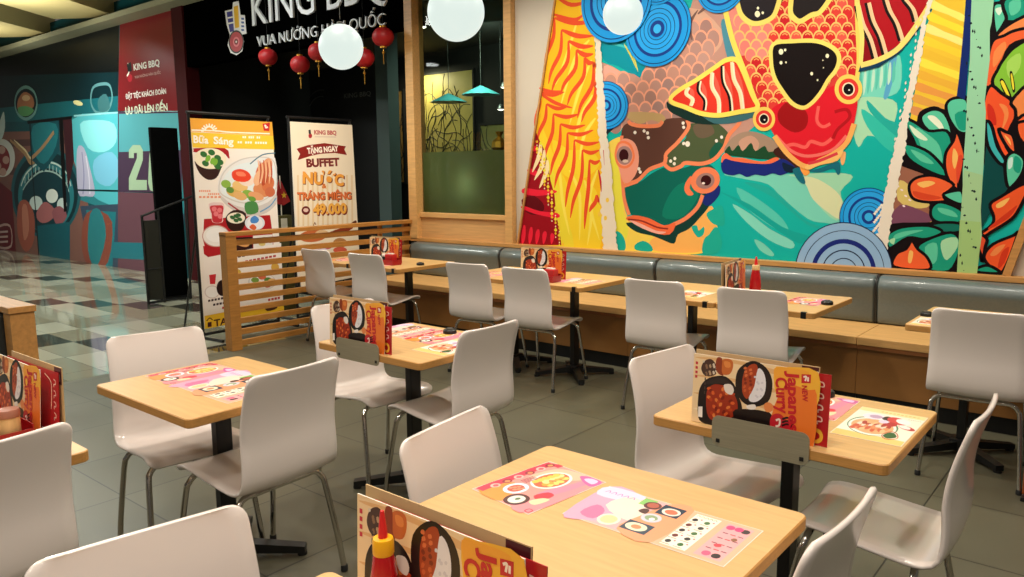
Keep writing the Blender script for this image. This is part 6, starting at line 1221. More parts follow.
HOARDING = [[1,18,80,88,0,-21459,4587,8834,-648,-730,-4011,2597,-14,-8,-61,-12630,-369],
[1,5,11,13,0,-21619,4166,3744,-318,5201,7,-163,-893,-5182,398,-3845,160],
[1,7,38,43,0,-21831,3607,3856,-96,5171,-367,-102,-362,-5249,118,-3876,179],
[1,22,96,104,0,-18155,2900,5249,-118,-68,-371,-5262,216],
[1,128,88,78,0,-22289,2401,3995,30,3850,-117,55,-511,36,-2003,-2747,50,-6199,-109],
[1,90,62,60,0,-17893,2257,3175,-52,62,-105,-3167,17],
[1,125,83,72,0,-17972,1983,3202,-18,61,-105,-3192,-18],
[1,90,62,60,0,-18052,1704,3229,19,62,-105,-3219,-54],
[1,125,83,72,0,-18132,1423,3255,55,62,-105,-3245,-91],
[1,90,62,60,0,-18214,1138,3283,93,63,-106,-3273,-128],
[1,125,83,72,0,-18296,850,3310,131,63,-105,-3300,-168],
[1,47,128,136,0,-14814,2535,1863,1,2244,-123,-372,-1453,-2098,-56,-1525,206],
[0,82,180,190,0,-14737,2497,1781,8,2021,-108,-112,-795,-1054,-452,-1420,-105,-1106,415],  # lighter cyan: glow of a reflected light painted into the print
[0,143,224,228,0,-14423,2414,643,37,653,-95,19,-287,-472,-149,-606,82],  # brightest part of the painted reflection
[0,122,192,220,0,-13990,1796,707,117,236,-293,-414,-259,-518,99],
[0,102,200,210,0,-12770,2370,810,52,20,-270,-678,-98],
[1,58,74,92,0,-14725,1004,1578,65,2068,-109,-164,-1180,-3121,-34],
[1,140,88,84,0,-13177,904,1036,-3,-170,-1056,-1132,8],
[1,36,118,128,0,-14488,939,1170,-5,-356,-1099,-793,10],
[1,38,112,120,0,-13563,423,2422,90,-38,-272,-2436,-93],
[0,138,74,60,0,-14601,796,520,153,582,-187,-284,-693,-676,-188,-349,336],
[0,44,122,128,0,-14338,873,415,79,148,-437,-511,-586,-267,303],
[0,31,90,98,0,-14630,1251,-223,-355,-491,-304,-690,-194,-771,-35,-691,147,-445,309,-80,402,303,400,601,304,746,150,732,-20,586,-171,352,-285],
[0,15,48,54,0,-14760,1233,-206,-327,-453,-278,-633,-176,-704,-30,-628,135,-403,280,-73,366,274,363,544,278,681,140,670,-16,540,-155,326,-261],
[0,42,120,128,0,-14943,1178,-182,-283,-400,-240,-557,-150,-615,-25,-545,115,-350,239,-65,311,234,310,470,241,593,123,590,-9,479,-132,290,-224],
[0,16,58,66,0,-15133,1104,-161,-254,-350,-215,-481,-134,-527,-22,-464,104,-294,211,-53,274,200,275,402,215,508,114,508,-5,413,-116,251,-199],
[3,184,204,194,32,-17179,1534,-36,-136],
[3,184,204,194,32,-16981,1596,-35,-134],
[3,184,204,194,32,-16788,1652,-35,-133],
[3,184,204,194,32,-16601,1698,-33,-132],
[3,184,204,194,32,-16419,1732,-33,-131],
[3,184,204,194,32,-16244,1752,-32,-130],
[3,184,204,194,32,-16075,1757,-31,-129],
[3,184,204,194,32,-15912,1748,-31,-128],
[3,184,204,194,32,-15755,1724,-30,-127],
[3,184,204,194,32,-15602,1687,-30,-126],
[3,184,204,194,32,-15455,1640,-29,-126],
[3,184,204,194,32,-15311,1586,-28,-126],
[3,184,204,194,32,-15169,1526,-29,-124],
[3,200,216,204,35,-17441,1345,326,234,605,184,492,30,494,-61,364,-164,127,-214],
[3,168,196,188,30,-17356,1267,304,157,549,170,444,34,452,-58,367,-163,95,-160],
[0,230,236,226,0,-15655,1169,-41,-56,-88,-46,-118,-27,-126,-3,-109,24,-69,44,-15,57,43,58,91,46,120,26,125,1,106,-24,66,-44],
[0,207,224,218,0,-16424,1027,-47,-59,-101,-48,-137,-29,-147,-4,-127,24,-81,45,-18,59,49,60,105,49,140,28,146,2,123,-24,77,-46],
[0,207,224,218,0,-15286,1011,-34,-56,-73,-46,-96,-27,-102,-2,-86,23,-54,43,-9,56,36,57,74,46,97,26,101,1,85,-23,52,-43],
[0,176,106,106,0,-16803,808,457,239,367,-68,152,-145,-418,-163,-395,-13],
[0,154,90,96,0,-16006,866,400,121,275,-177,-455,-198],
[0,168,90,72,0,-17712,944,462,127,344,-266,-132,-515,-491,-266,-352,308],
[0,200,128,104,0,-17506,908,277,46,-20,-475,-323,-214],
[1,21,90,100,0,-16863,572,1641,133,-165,-742,-1432,-16],
[0,216,218,210,0,-17612,1896,-115,-160,-235,-130,-315,-72,-334,1,-286,78,-175,139,-25,172,130,168,255,128,323,64,327,-11,266,-81,160,-134],
[0,140,42,44,0,-17895,1862,-92,-129,-186,-103,-245,-57,-260,2,-219,61,-134,110,-19,135,101,133,197,103,252,52,254,-8,208,-63,124,-107],
[0,200,160,144,0,-18094,2065,-29,-34,-61,-26,-82,-14,-86,2,-73,17,-46,29,-9,36,29,34,63,26,82,14,86,-3,72,-17,45,-29],
[0,200,160,144,0,-17929,1862,-28,-34,-60,-27,-81,-14,-85,1,-73,17,-45,29,-9,35,29,34,62,27,81,14,85,-2,71,-16,45,-29],
[0,200,160,144,0,-18415,1749,-29,-35,-63,-28,-84,-15,-89,1,-75,16,-48,30,-9,36,31,35,64,28,85,14,88,-1,74,-17,46,-29],
[0,200,160,144,0,-18165,1625,-29,-35,-62,-28,-82,-15,-87,0,-74,16,-47,29,-9,36,30,35,63,28,83,15,87,-1,73,-17,45,-28],
[0,10,34,38,0,-16202,2877,-86,-121,-179,-92,-242,-45,-256,13,-221,69,-136,113,-24,134,95,125,192,92,248,39,252,-19,208,-71,127,-110],
[4,106,154,152,60,-17320,2946,211,194,426,62,365,-118,92,-205,-194,-190,-418,-71,-383,114],
[0,168,112,80,0,-17149,2992,343,127,373,-100,50,-185,-421,-87,-396,59],
[0,90,154,100,0,-17190,2844,415,13,374,-96,-323,-93,-399,40],
[0,208,176,136,0,-16539,2990,-26,-22,-59,-16,-82,-5,-88,5,-78,16,-50,23,-14,25,27,22,60,16,83,5,88,-6,76,-16,50,-22],
[0,200,220,216,0,-18157,2703,200,107,-34,-312,-293,-228,-251,130],
[4,90,138,140,50,-13790,2971,348,38,283,-53,31,-222,-253,-175,-373,21,-159,172],
[0,58,106,108,0,-13640,2767,313,75,103,-228,-379,-43],
[0,232,220,156,0,-14243,2731,-34,-12,-64,-2,-82,7,-84,16,-69,22,-40,23,-2,19,35,12,65,3,83,-8,83,-17,68,-21,39,-22],
[0,184,180,204,0,-14641,1979,295,27,171,-342,109,-442,-371,-38,-319,66],
[3,140,138,176,40,-14442,1940,-1,-394,-111,-329],
[3,220,216,230,40,-14294,1869,50,-341,-23,-308],
[2,168,132,92,120,-17784,2254,678,-252,358,-197,660,284,531,270],
[2,220,204,160,50,-17568,2247,524,-208,315,-159,654,263],
[1,108,26,34,0,-22734,1228,4142,195,627,-201,-121,-1230,-5232,-302],
[4,200,164,154,50,-18999,452,723,69,-62,-418,-777,-41],
[1,208,176,168,0,-18897,392,478,30,-12,-42,-479,-31],
[1,208,176,168,0,-18929,285,480,32,-12,-43,-480,-32],
[1,208,176,168,0,-18961,177,482,34,-13,-43,-481,-35],
[1,18,80,90,0,-16708,2537,1414,-13,-78,-527,-835,-386,-532,231],
[0,35,122,132,0,-16525,2473,1082,-12,-91,-388,-636,-314,-430,231],
[3,176,138,100,70,-16729,1880,537,175,626,269],
[1,6,8,8,0,-16798,2578,2075,-13,-11,-51,-2029,7],
[1,6,8,8,0,-15294,2524,176,-2,-151,-1240,-41,-380,-140,-22,44,581],
[3,10,28,32,50,-16658,2534,-105,-786,-45,-960,-63,-844],
[1,58,26,32,0,-15120,2516,386,-2,-70,-704,-377,-528],
[3,12,44,48,40,-12799,2403,-192,-1267,-208,-1365],
[3,12,44,48,30,-14877,1284,1769,-3,2014,-13],
[3,143,208,212,30,-14640,2560,1688,-34,2022,-87],
[1,118,26,30,0,-12635,3880,2067,-44,-61,-446,-301,-951,-2018,112],
[1,72,54,74,0,-12949,2543,2018,-111,-161,-1150,-2092,-18],
[1,86,160,168,0,-12921,2503,1959,-91,-74,-522,-1994,17],
[1,106,70,80,0,-13184,1264,2088,-11,-143,-1442,-2204,42],
[1,40,116,128,0,-13563,423,2422,90,-38,-272,-2436,-93],
[1,164,188,156,0,-12785,1299,33,191,328,310,13,78,-101,2,-13,-78,-171,4,22,124,149,74,234,-7,86,-78,-25,-153,-286,-307,367,-1,-25,-154],
[0,164,188,156,0,-12076,1305,29,382,108,270,165,40,368,-10,14,-308,-115,-370],
[1,86,160,168,0,-11895,1428,71,451,248,-5,-68,-446],
[0,168,36,48,0,-12370,3017,-12,-25,-26,-19,-33,-9,-36,2,-30,14,-19,23,-3,26,13,26,25,19,34,8,36,-3,29,-14,19,-22],
[3,232,220,208,30,-12476,3251,9,-136,-77,-54],
[1,16,24,28,0,-12512,3239,137,17,10,-135,-135,-3]]
BANNER1 = [[1,239,230,218,0,-5,2031,907,8,25,-1936,-927,-3],
[1,240,168,60,0,-5,2031,907,8,6,-136,-912,9],
[1,243,200,58,0,-4,1907,912,-4,5,-133,-912,0],
[3,253,242,216,12,2,1925,258,3,157,-7,450,3],
[3,255,244,224,14,128,1923,-29,-2],
[3,255,244,224,14,134,1939,-26,8],
[3,255,244,224,14,147,1953,-19,16],
[3,255,244,224,14,166,1962,-9,22],
[3,255,244,224,14,188,1967,2,24],
[3,255,244,224,14,210,1964,13,23],
[3,255,244,224,14,228,1956,22,18],
[3,255,244,224,14,240,1943,28,10],
[3,255,244,224,14,243,1927,30,1],
[3,255,244,224,16,138,1923,15,27,35,14,32,-14,14,-25],
[1,200,34,44,0,786,2018,91,13,-16,-83,-65,3],
[3,255,240,224,16,806,1998,19,3,-4,-20,28,7],
[1,253,246,228,0,544,1891,16,0,-1,-20,-17,-1],
[1,253,246,228,0,567,1891,16,1,-1,-21,-16,-1],
[1,253,246,228,0,613,1891,17,1,-2,-21,-16,0],
[1,253,246,228,0,637,1892,16,0,-1,-21,-17,0],
[1,253,246,228,0,660,1892,17,0,-2,-20,-16,-1],
[1,253,246,228,0,708,1892,16,1,-1,-21,-17,-1],
[1,253,246,228,0,732,1893,16,0,-1,-21,-17,0],
[1,253,246,228,0,486,1840,19,1,-1,-21,-20,0],
[1,253,246,228,0,514,1840,20,1,-2,-21,-20,0],
[1,253,246,228,0,571,1841,20,0,-2,-20,-20,-1],
[1,253,246,228,0,599,1841,20,1,-1,-21,-20,-1],
[1,253,246,228,0,628,1841,20,1,-1,-21,-20,-1],
[1,253,246,228,0,686,1842,21,0,-2,-21,-20,0],
[1,253,246,228,0,716,1842,20,1,-1,-22,-21,0],
[1,253,246,228,0,745,1842,21,1,-1,-21,-21,-1],
[1,253,246,228,0,775,1842,21,1,-1,-21,-21,-1],
[1,253,246,228,0,805,1843,21,0,-1,-21,-21,-1],
[0,168,24,36,0,13,1748,20,17,307,5,41,-71,-8,-23,-76,55,-267,-4],
[0,46,20,24,0,12,1650,41,-109,84,-61,91,16,59,89,45,79,-98,-79,-152,11],
[0,241,230,200,0,348,1668,-23,-42,-52,-31,-71,-16,-75,3,-64,21,-40,35,-11,41,21,41,50,31,69,17,75,-2,66,-20,43,-35],
[0,44,106,52,0,142,1696,-10,-8,-15,-3,-15,1,-14,7,-10,10,-3,12,3,12,10,8,14,3,16,-1,14,-7,10,-10,3,-12],
[0,44,106,52,0,154,1614,-10,-8,-14,-4,-16,2,-14,7,-9,10,-4,13,4,11,10,8,14,3,16,-1,14,-7,10,-11,3,-12],
[0,44,106,52,0,287,1665,-10,-9,-15,-3,-16,2,-14,7,-10,10,-4,12,4,12,10,8,15,4,16,-2,14,-7,11,-11,3,-12],
[0,44,106,52,0,311,1626,-11,-9,-14,-3,-17,2,-14,7,-10,10,-4,13,4,11,10,8,15,4,16,-2,15,-7,10,-11,3,-12],
[0,44,106,52,0,226,1714,-10,-8,-15,-4,-16,2,-14,7,-10,10,-3,12,4,11,10,9,14,3,16,-1,14,-7,10,-10,4,-13],
[0,44,106,52,0,282,1586,-11,-8,-14,-4,-17,2,-14,8,-10,10,-4,12,4,12,10,8,15,4,16,-2,15,-7,10,-11,3,-12],
[0,122,178,60,0,224,1644,-10,-13,-12,-8,-13,-3,-10,4,-6,9,0,13,5,14,10,13,12,8,12,2,10,-3,6,-9,1,-13],
[0,122,178,60,0,174,1665,-10,-12,-12,-8,-12,-3,-10,4,-6,9,0,13,5,14,9,12,12,8,13,3,10,-4,6,-9,0,-13],
[0,122,178,60,0,249,1633,-10,-13,-13,-8,-12,-3,-10,4,-6,9,0,13,5,14,9,13,13,8,12,3,11,-4,5,-9,1,-13],
[0,228,226,222,0,236,1365,32,148,117,112,185,58,188,12,158,-8,4,-318,-71,-138,-128,-94,-144,-13,-135,45,-128,82],
[0,207,200,194,0,245,1347,136,-99,202,-46,218,50,104,77,-7,-100,-128,-84,-193,-30,-157,56,-127,90],
[4,207,202,194,12,248,1384,66,166,186,113,234,31,167,-47,8,-258,-180,-124,-212,-12,-177,53],
[0,223,232,232,0,269,1383,66,148,162,94,258,21,131,-39,10,-218,-165,-105,-213,-12,-177,44],
[0,138,176,74,0,379,1423,-11,-14,-20,-8,-24,-1,-23,7,-17,13,-9,16,2,17,12,14,19,8,24,1,22,-6,18,-13,9,-17],
[0,216,176,96,0,496,1336,-18,-17,-30,-8,-38,1,-37,11,-29,18,-16,23,0,21,17,17,29,9,38,-1,37,-11,30,-18,17,-23],
[0,232,192,122,0,569,1392,-18,-17,-31,-9,-38,1,-38,11,-30,18,-16,23,0,21,17,17,30,10,38,-1,38,-11,31,-18,17,-23],
[0,138,178,74,0,635,1319,-14,-14,-24,-7,-29,0,-29,9,-23,14,-12,18,0,18,14,13,23,8,29,0,29,-9,23,-14,13,-18],
[0,92,138,60,0,410,1369,-10,-11,-15,-6,-19,0,-19,6,-14,10,-7,12,1,13,9,10,15,6,19,1,19,-6,14,-10,8,-12],
[0,240,216,200,0,642,1449,-19,-22,-33,-12,-39,-1,-39,11,-29,20,-15,25,2,26,18,21,32,13,40,1,38,-10,31,-20,15,-26],
[0,216,138,90,0,839,1344,-23,-26,-39,-14,-46,-1,-45,13,-35,24,-17,30,2,31,23,25,37,15,46,1,46,-12,35,-24,19,-31],
[0,224,160,112,0,751,1290,-17,-13,-30,-6,-39,3,-40,12,-32,17,-18,20,-2,18,16,14,30,5,38,-3,40,-11,33,-17,19,-20],
[0,208,116,74,0,882,1411,-22,-30,-31,-21,-34,-7,-30,9,-21,22,-7,31,8,34,21,30,31,21,34,7,30,-8,22,-22,7,-31],
[0,224,176,112,0,551,1299,-15,-13,-26,-7,-33,2,-33,10,-27,16,-15,18,0,18,14,13,26,7,33,-2,33,-9,27,-16,15,-19],
[0,216,112,72,0,816,1531,-25,-39,-33,-27,-35,-11,-30,8,-19,25,-4,37,11,42,25,38,33,28,35,11,30,-7,20,-25,4,-38],
[0,224,160,120,0,870,1593,-20,-31,-28,-23,-30,-8,-25,7,-16,20,-4,30,9,33,20,31,27,23,30,9,25,-7,17,-20,4,-30],
[0,234,180,140,0,741,1479,-18,-31,-24,-23,-25,-9,-19,5,-12,19,-1,29,10,33,19,31,24,23,24,9,20,-5,12,-19,1,-29],
[0,184,74,44,0,815,1481,-18,-32,-22,-23,-20,-11,-15,4,-7,18,2,29,12,33,17,31,22,24,20,11,15,-4,7,-18,-2,-29],
[0,200,106,72,0,890,1335,-15,-19,-24,-12,-27,-3,-25,8,-19,15,-9,21,4,22,15,18,23,12,27,3,26,-7,19,-16,9,-20],
[0,106,160,64,0,656,1275,-9,-8,-16,-5,-19,1,-20,6,-15,9,-9,12,0,11,9,9,16,4,19,-1,20,-5,16,-10,8,-11],
[0,228,69,44,0,402,1550,92,28,90,-29,30,-58,-72,-37,-123,20],
[0,240,128,96,0,447,1550,79,-1,32,-38,-91,1],
[2,232,184,144,20,709,1665,4,-116,-32,-117],
[2,192,90,58,20,729,1655,5,-106,-29,-117],
[2,232,184,144,20,750,1646,6,-97,-28,-117],
[2,192,90,58,20,773,1666,4,-118,-25,-117],
[2,232,184,144,20,794,1656,5,-108,-22,-117],
[2,192,90,58,20,815,1646,6,-98,-20,-118],
[2,232,184,144,20,838,1666,5,-118,-18,-118],
[2,192,90,58,20,860,1657,5,-109,-15,-118],
[3,90,128,144,12,612,1626,148,88,159,22],
[0,74,138,76,0,528,1252,129,6,17,-99,-130,-14],
[3,168,48,56,14,337,1259,107,-70,88,-43],
[3,106,154,192,14,698,1158,125,54,79,77],
[1,232,154,120,0,37,1388,14,0,-1,-18,-14,0],
[1,232,154,120,0,58,1388,14,0,-2,-19,-13,1],
[1,232,154,120,0,79,1387,14,0,-2,-18,-14,0],
[1,232,154,120,0,99,1387,14,0,-1,-19,-14,1],
[1,232,154,120,0,120,1387,14,-1,-1,-18,-14,0],
[1,232,154,120,0,141,1386,14,0,-1,-19,-14,1],
[1,232,154,120,0,129,1359,14,-1,-2,-18,-14,1],
[1,232,154,120,0,150,1358,14,0,-2,-18,-14,0],
[1,232,154,120,0,171,1358,14,-1,-1,-18,-14,0],
[1,232,154,120,0,192,1357,14,0,-1,-19,-14,1],
[1,232,154,120,0,213,1357,15,-1,-2,-18,-14,0],
[1,232,154,120,0,235,1356,14,0,-1,-19,-14,1],
[1,232,154,120,0,33,1334,27,-1,-2,-18,-26,1],
[1,232,154,120,0,73,1333,26,-1,-1,-18,-27,1],
[1,232,154,120,0,113,1332,27,-1,-2,-18,-27,0],
[1,232,154,120,0,153,1331,27,-1,-1,-19,-27,1],
[1,232,154,120,0,194,1329,27,0,-1,-19,-28,1],
[1,232,154,120,0,235,1328,27,-1,-1,-18,-28,1],
[1,176,28,38,0,69,1122,748,0,15,-151,10,-223,-750,-27,-48,209],
[0,228,200,196,0,128,1257,85,13,80,-19,-21,-102,-10,-68,-104,6,-11,79],
[0,196,48,60,0,139,1234,72,8,71,-12,-15,-81,-15,-65,-89,5,-10,77],
[0,228,122,128,0,209,1208,-3,-9,-8,-8,-11,-4,-12,0,-11,5,-6,9,-2,10,3,10,8,7,11,4,12,0,10,-5,7,-8],
[0,228,122,128,0,267,1195,-3,-10,-8,-8,-12,-4,-12,0,-10,5,-7,9,-2,10,4,10,8,8,11,4,12,-1,10,-5,7,-8],
[0,228,122,128,0,225,1162,-3,-10,-8,-7,-11,-4,-12,0,-11,5,-6,9,-2,10,3,10,8,8,11,4,12,-1,11,-5,6,-8],
[0,228,122,128,0,270,1138,-4,-10,-8,-8,-11,-4,-12,0,-11,6,-7,8,-1,10,3,10,8,8,11,4,12,-1,11,-5,7,-8],
[0,42,20,20,0,301,1125,26,-105,79,-35,85,24,42,104,-31,60,-109,16],
[0,240,232,208,0,517,1108,-11,-23,-30,-17,-42,-8,-45,3,-39,12,-27,20,-8,23,11,22,29,17,41,8,45,-2,41,-12,27,-20],
[0,44,100,56,0,401,1110,-7,-6,-10,-2,-12,1,-12,5,-8,8,-4,8,1,8,6,5,11,3,12,-2,11,-5,9,-7,4,-9],
[0,44,100,56,0,443,1119,-7,-5,-10,-3,-13,2,-11,5,-9,7,-4,8,1,8,7,6,10,2,12,-1,12,-5,9,-8,4,-8],
[0,44,100,56,0,482,1088,-7,-6,-10,-2,-13,2,-11,5,-9,7,-4,8,1,8,6,6,11,2,12,-1,12,-5,9,-8,4,-8],
[0,44,100,56,0,440,1079,-7,-6,-10,-2,-13,1,-11,5,-9,8,-4,8,1,8,7,5,10,3,12,-2,12,-5,9,-7,4,-9],
[0,44,100,56,0,471,1129,-7,-5,-10,-3,-12,2,-12,5,-9,7,-4,9,1,7,7,6,10,2,12,-1,12,-5,9,-7,4,-9],
[0,223,228,234,0,748,1047,-14,-31,-36,-24,-48,-11,-53,3,-46,17,-30,28,-9,32,13,31,34,23,48,12,52,-3,47,-16,32,-28],
[0,238,240,242,0,723,1043,-11,-25,-28,-19,-39,-9,-42,2,-37,14,-24,22,-8,26,11,24,28,19,38,9,42,-2,37,-13,25,-22],
[0,74,138,208,0,581,1098,52,27,48,-38,-31,-34,-64,4],
[0,224,104,60,0,561,1017,45,27,40,-39,-37,-21],
[0,200,154,144,0,337,946,-19,-44,-45,-33,-63,-15,-67,5,-57,25,-38,39,-11,44,17,43,43,33,61,16,67,-4,59,-24,40,-39],
[0,236,232,226,0,325,947,-17,-40,-42,-30,-58,-14,-62,5,-53,23,-36,35,-10,41,16,39,40,29,57,15,62,-4,55,-22,37,-35],
[0,244,242,238,0,293,959,-13,-28,-32,-21,-44,-9,-48,3,-41,16,-28,25,-8,29,12,27,31,21,44,9,47,-2,43,-16,28,-25],
[1,42,16,20,0,368,930,222,-10,-3,-155,-223,19],
[0,224,160,96,0,398,865,72,43,89,-46,-49,-36],
[1,232,228,220,0,598,931,235,-4,-5,-184,-234,21],
[0,216,154,88,0,695,871,-4,-8,-12,-6,-17,-3,-18,1,-15,6,-11,7,-4,9,5,8,12,6,16,3,18,-1,16,-5,11,-8],
[0,138,160,72,0,769,885,-4,-8,-12,-6,-17,-3,-18,2,-17,5,-10,8,-4,8,5,9,12,6,16,2,18,-1,17,-5,11,-8],
[0,216,120,74,0,842,860,-5,-9,-12,-6,-17,-2,-19,1,-16,5,-11,8,-4,9,5,8,12,7,17,2,18,-1,17,-5,11,-8],
[0,216,192,112,0,742,837,-5,-8,-12,-6,-17,-2,-18,1,-16,5,-11,8,-3,9,4,8,12,6,17,3,18,-2,16,-5,11,-8],
[1,176,28,38,0,40,875,136,-21,-5,-75,-86,-11,-40,32],
[1,241,232,222,0,37,764,898,68,-9,-546,-911,-18],
[1,42,26,28,0,366,728,32,1,2,29,-32,-2],
[1,42,26,28,0,411,731,32,2,3,29,-33,-2],
[1,42,26,28,0,457,734,33,2,2,29,-33,-1],
[1,42,26,28,0,504,738,33,2,2,29,-33,-2],
[1,42,26,28,0,551,741,33,2,2,30,-33,-2],
[1,42,26,28,0,598,745,34,2,2,30,-34,-2],
[1,42,26,28,0,646,749,34,2,2,29,-34,-2],
[1,42,26,28,0,695,752,34,2,2,30,-34,-2],
[1,42,26,28,0,743,756,35,2,2,30,-35,-2],
[1,42,26,28,0,793,760,35,2,2,30,-35,-2],
[1,42,26,28,0,843,763,35,2,2,31,-35,-2],
[1,176,48,48,0,488,677,33,1,1,20,-33,-2],
[1,176,48,48,0,535,679,33,2,1,20,-33,-2],
[1,176,48,48,0,582,682,33,2,2,20,-34,-2],
[1,176,48,48,0,630,685,34,2,1,20,-34,-2],
[1,176,48,48,0,678,688,34,2,2,19,-35,-1],
[1,176,48,48,0,727,691,34,1,2,20,-35,-1],
[1,176,48,48,0,776,694,35,1,1,20,-35,-1],
[1,176,48,48,0,826,696,35,2,1,20,-35,-1],
[1,200,48,56,0,83,600,75,1,-18,-93,-53,6],
[0,216,200,192,0,183,426,-10,-26,-24,-18,-33,-8,-36,5,-30,16,-21,24,-5,28,9,25,24,18,32,8,36,-4,31,-16,21,-24],
[0,240,236,230,0,172,427,-9,-21,-20,-16,-29,-6,-31,4,-26,14,-18,20,-5,23,8,22,21,15,28,7,31,-4,27,-14,18,-20],
[0,36,20,22,0,273,453,-8,-33,-19,-24,-25,-12,-27,4,-23,18,-14,28,-4,34,9,32,18,24,25,12,27,-3,23,-18,15,-28],
[0,216,176,76,0,435,579,-6,-16,-13,-12,-19,-5,-20,2,-18,9,-11,15,-3,17,5,17,14,12,18,5,20,-2,18,-9,12,-15],
[0,216,168,72,0,894,590,-6,-17,-15,-13,-20,-5,-22,2,-20,10,-13,15,-3,18,6,18,14,12,21,6,22,-2,19,-10,13,-16],
[0,216,208,200,0,847,441,-20,-35,-50,-24,-70,-8,-75,10,-65,25,-44,35,-14,38,19,34,48,24,67,9,75,-8,68,-24,46,-36],
[0,244,239,232,0,829,454,-18,-29,-44,-20,-62,-5,-67,8,-59,21,-39,29,-12,32,16,28,42,19,61,7,67,-7,60,-21,41,-29],
[0,122,154,68,0,640,486,-5,-10,-14,-8,-19,-2,-21,2,-19,7,-12,11,-4,12,5,10,14,8,19,2,21,-2,19,-7,12,-11],
[0,216,106,74,0,727,507,-6,-11,-14,-8,-20,-2,-21,2,-19,7,-13,11,-4,12,6,10,14,8,19,3,22,-3,19,-7,13,-11],
[0,92,138,60,0,798,468,-5,-11,-15,-8,-20,-2,-21,2,-20,8,-12,10,-5,12,6,11,14,8,20,2,22,-2,19,-8,13,-10],
[0,216,154,88,0,698,439,-6,-11,-14,-7,-19,-3,-22,3,-19,7,-12,11,-4,12,5,11,14,7,20,3,21,-3,19,-7,13,-11],
[0,184,74,60,0,783,419,-6,-11,-14,-8,-20,-2,-22,2,-19,8,-13,11,-4,12,6,10,14,8,19,2,22,-2,19,-8,14,-10],
[0,224,176,112,0,847,452,-5,-11,-15,-8,-20,-2,-22,2,-19,8,-13,10,-5,12,6,11,14,8,20,3,22,-3,20,-7,13,-11],
[1,58,42,44,0,53,348,25,1,1,20,-24,0],
[1,58,42,44,0,87,349,25,0,2,21,-25,0],
[1,58,42,44,0,122,350,25,0,1,21,-25,0],
[1,58,42,44,0,157,351,25,0,1,21,-25,0],
[1,58,42,44,0,192,352,25,0,2,21,-26,0],
[1,58,42,44,0,227,352,26,1,1,21,-25,0],
[1,58,42,44,0,263,353,25,1,2,21,-26,-1],
[1,58,42,44,0,103,303,25,0,2,21,-25,0],
[1,58,42,44,0,138,304,25,0,2,21,-25,-1],
[1,58,42,44,0,173,304,25,0,2,21,-26,0],
[1,58,42,44,0,208,305,26,0,1,21,-25,0],
[1,58,42,44,0,244,306,25,0,2,21,-26,0],
[1,58,42,44,0,279,306,26,0,2,22,-26,-1],
[1,176,48,48,0,198,260,26,0,1,21,-25,0],
[1,176,48,48,0,234,260,25,1,2,21,-26,0],
[1,176,48,48,0,269,261,26,0,2,21,-26,0],
[1,74,58,58,0,616,308,28,1,1,22,-27,-1],
[1,74,58,58,0,655,309,28,0,1,22,-28,0],
[1,74,58,58,0,694,310,28,0,2,22,-29,0],
[1,74,58,58,0,733,311,29,0,1,22,-28,0],
[1,74,58,58,0,773,311,29,1,1,22,-28,0],
[1,74,58,58,0,813,312,29,0,2,23,-29,-1],
[1,176,48,48,0,735,261,29,0,1,23,-29,0],
[1,176,48,48,0,775,262,29,0,1,22,-29,0],
[1,176,48,48,0,815,262,29,0,1,23,-29,0],
[1,176,48,48,0,855,263,29,0,2,23,-29,0],
[1,240,191,48,0,5,223,925,16,-3,-136,-927,-3],
[3,74,26,28,10,24,172,34,23,30,-24],
[1,74,26,28,0,34,156,42,1,-3,-46,-43,0],
[1,74,32,32,0,396,196,28,-1,2,21,-28,0],
[1,74,32,32,0,436,197,28,-1,1,21,-28,0],
[1,74,32,32,0,476,197,28,0,1,21,-28,0],
[1,74,32,32,0,516,198,28,0,1,21,-28,0],
[1,74,32,32,0,556,199,29,0,1,21,-29,0],
[1,74,32,32,0,597,200,29,0,1,21,-29,0],
[1,74,32,32,0,638,201,29,0,2,21,-30,0],
[1,74,32,32,0,679,202,30,0,1,21,-29,0],
[1,74,32,32,0,721,203,30,0,1,21,-29,0],
[1,74,32,32,0,763,204,30,0,2,21,-30,0],
[0,74,42,28,0,696,226,137,11,9,-63,-126,-12]]
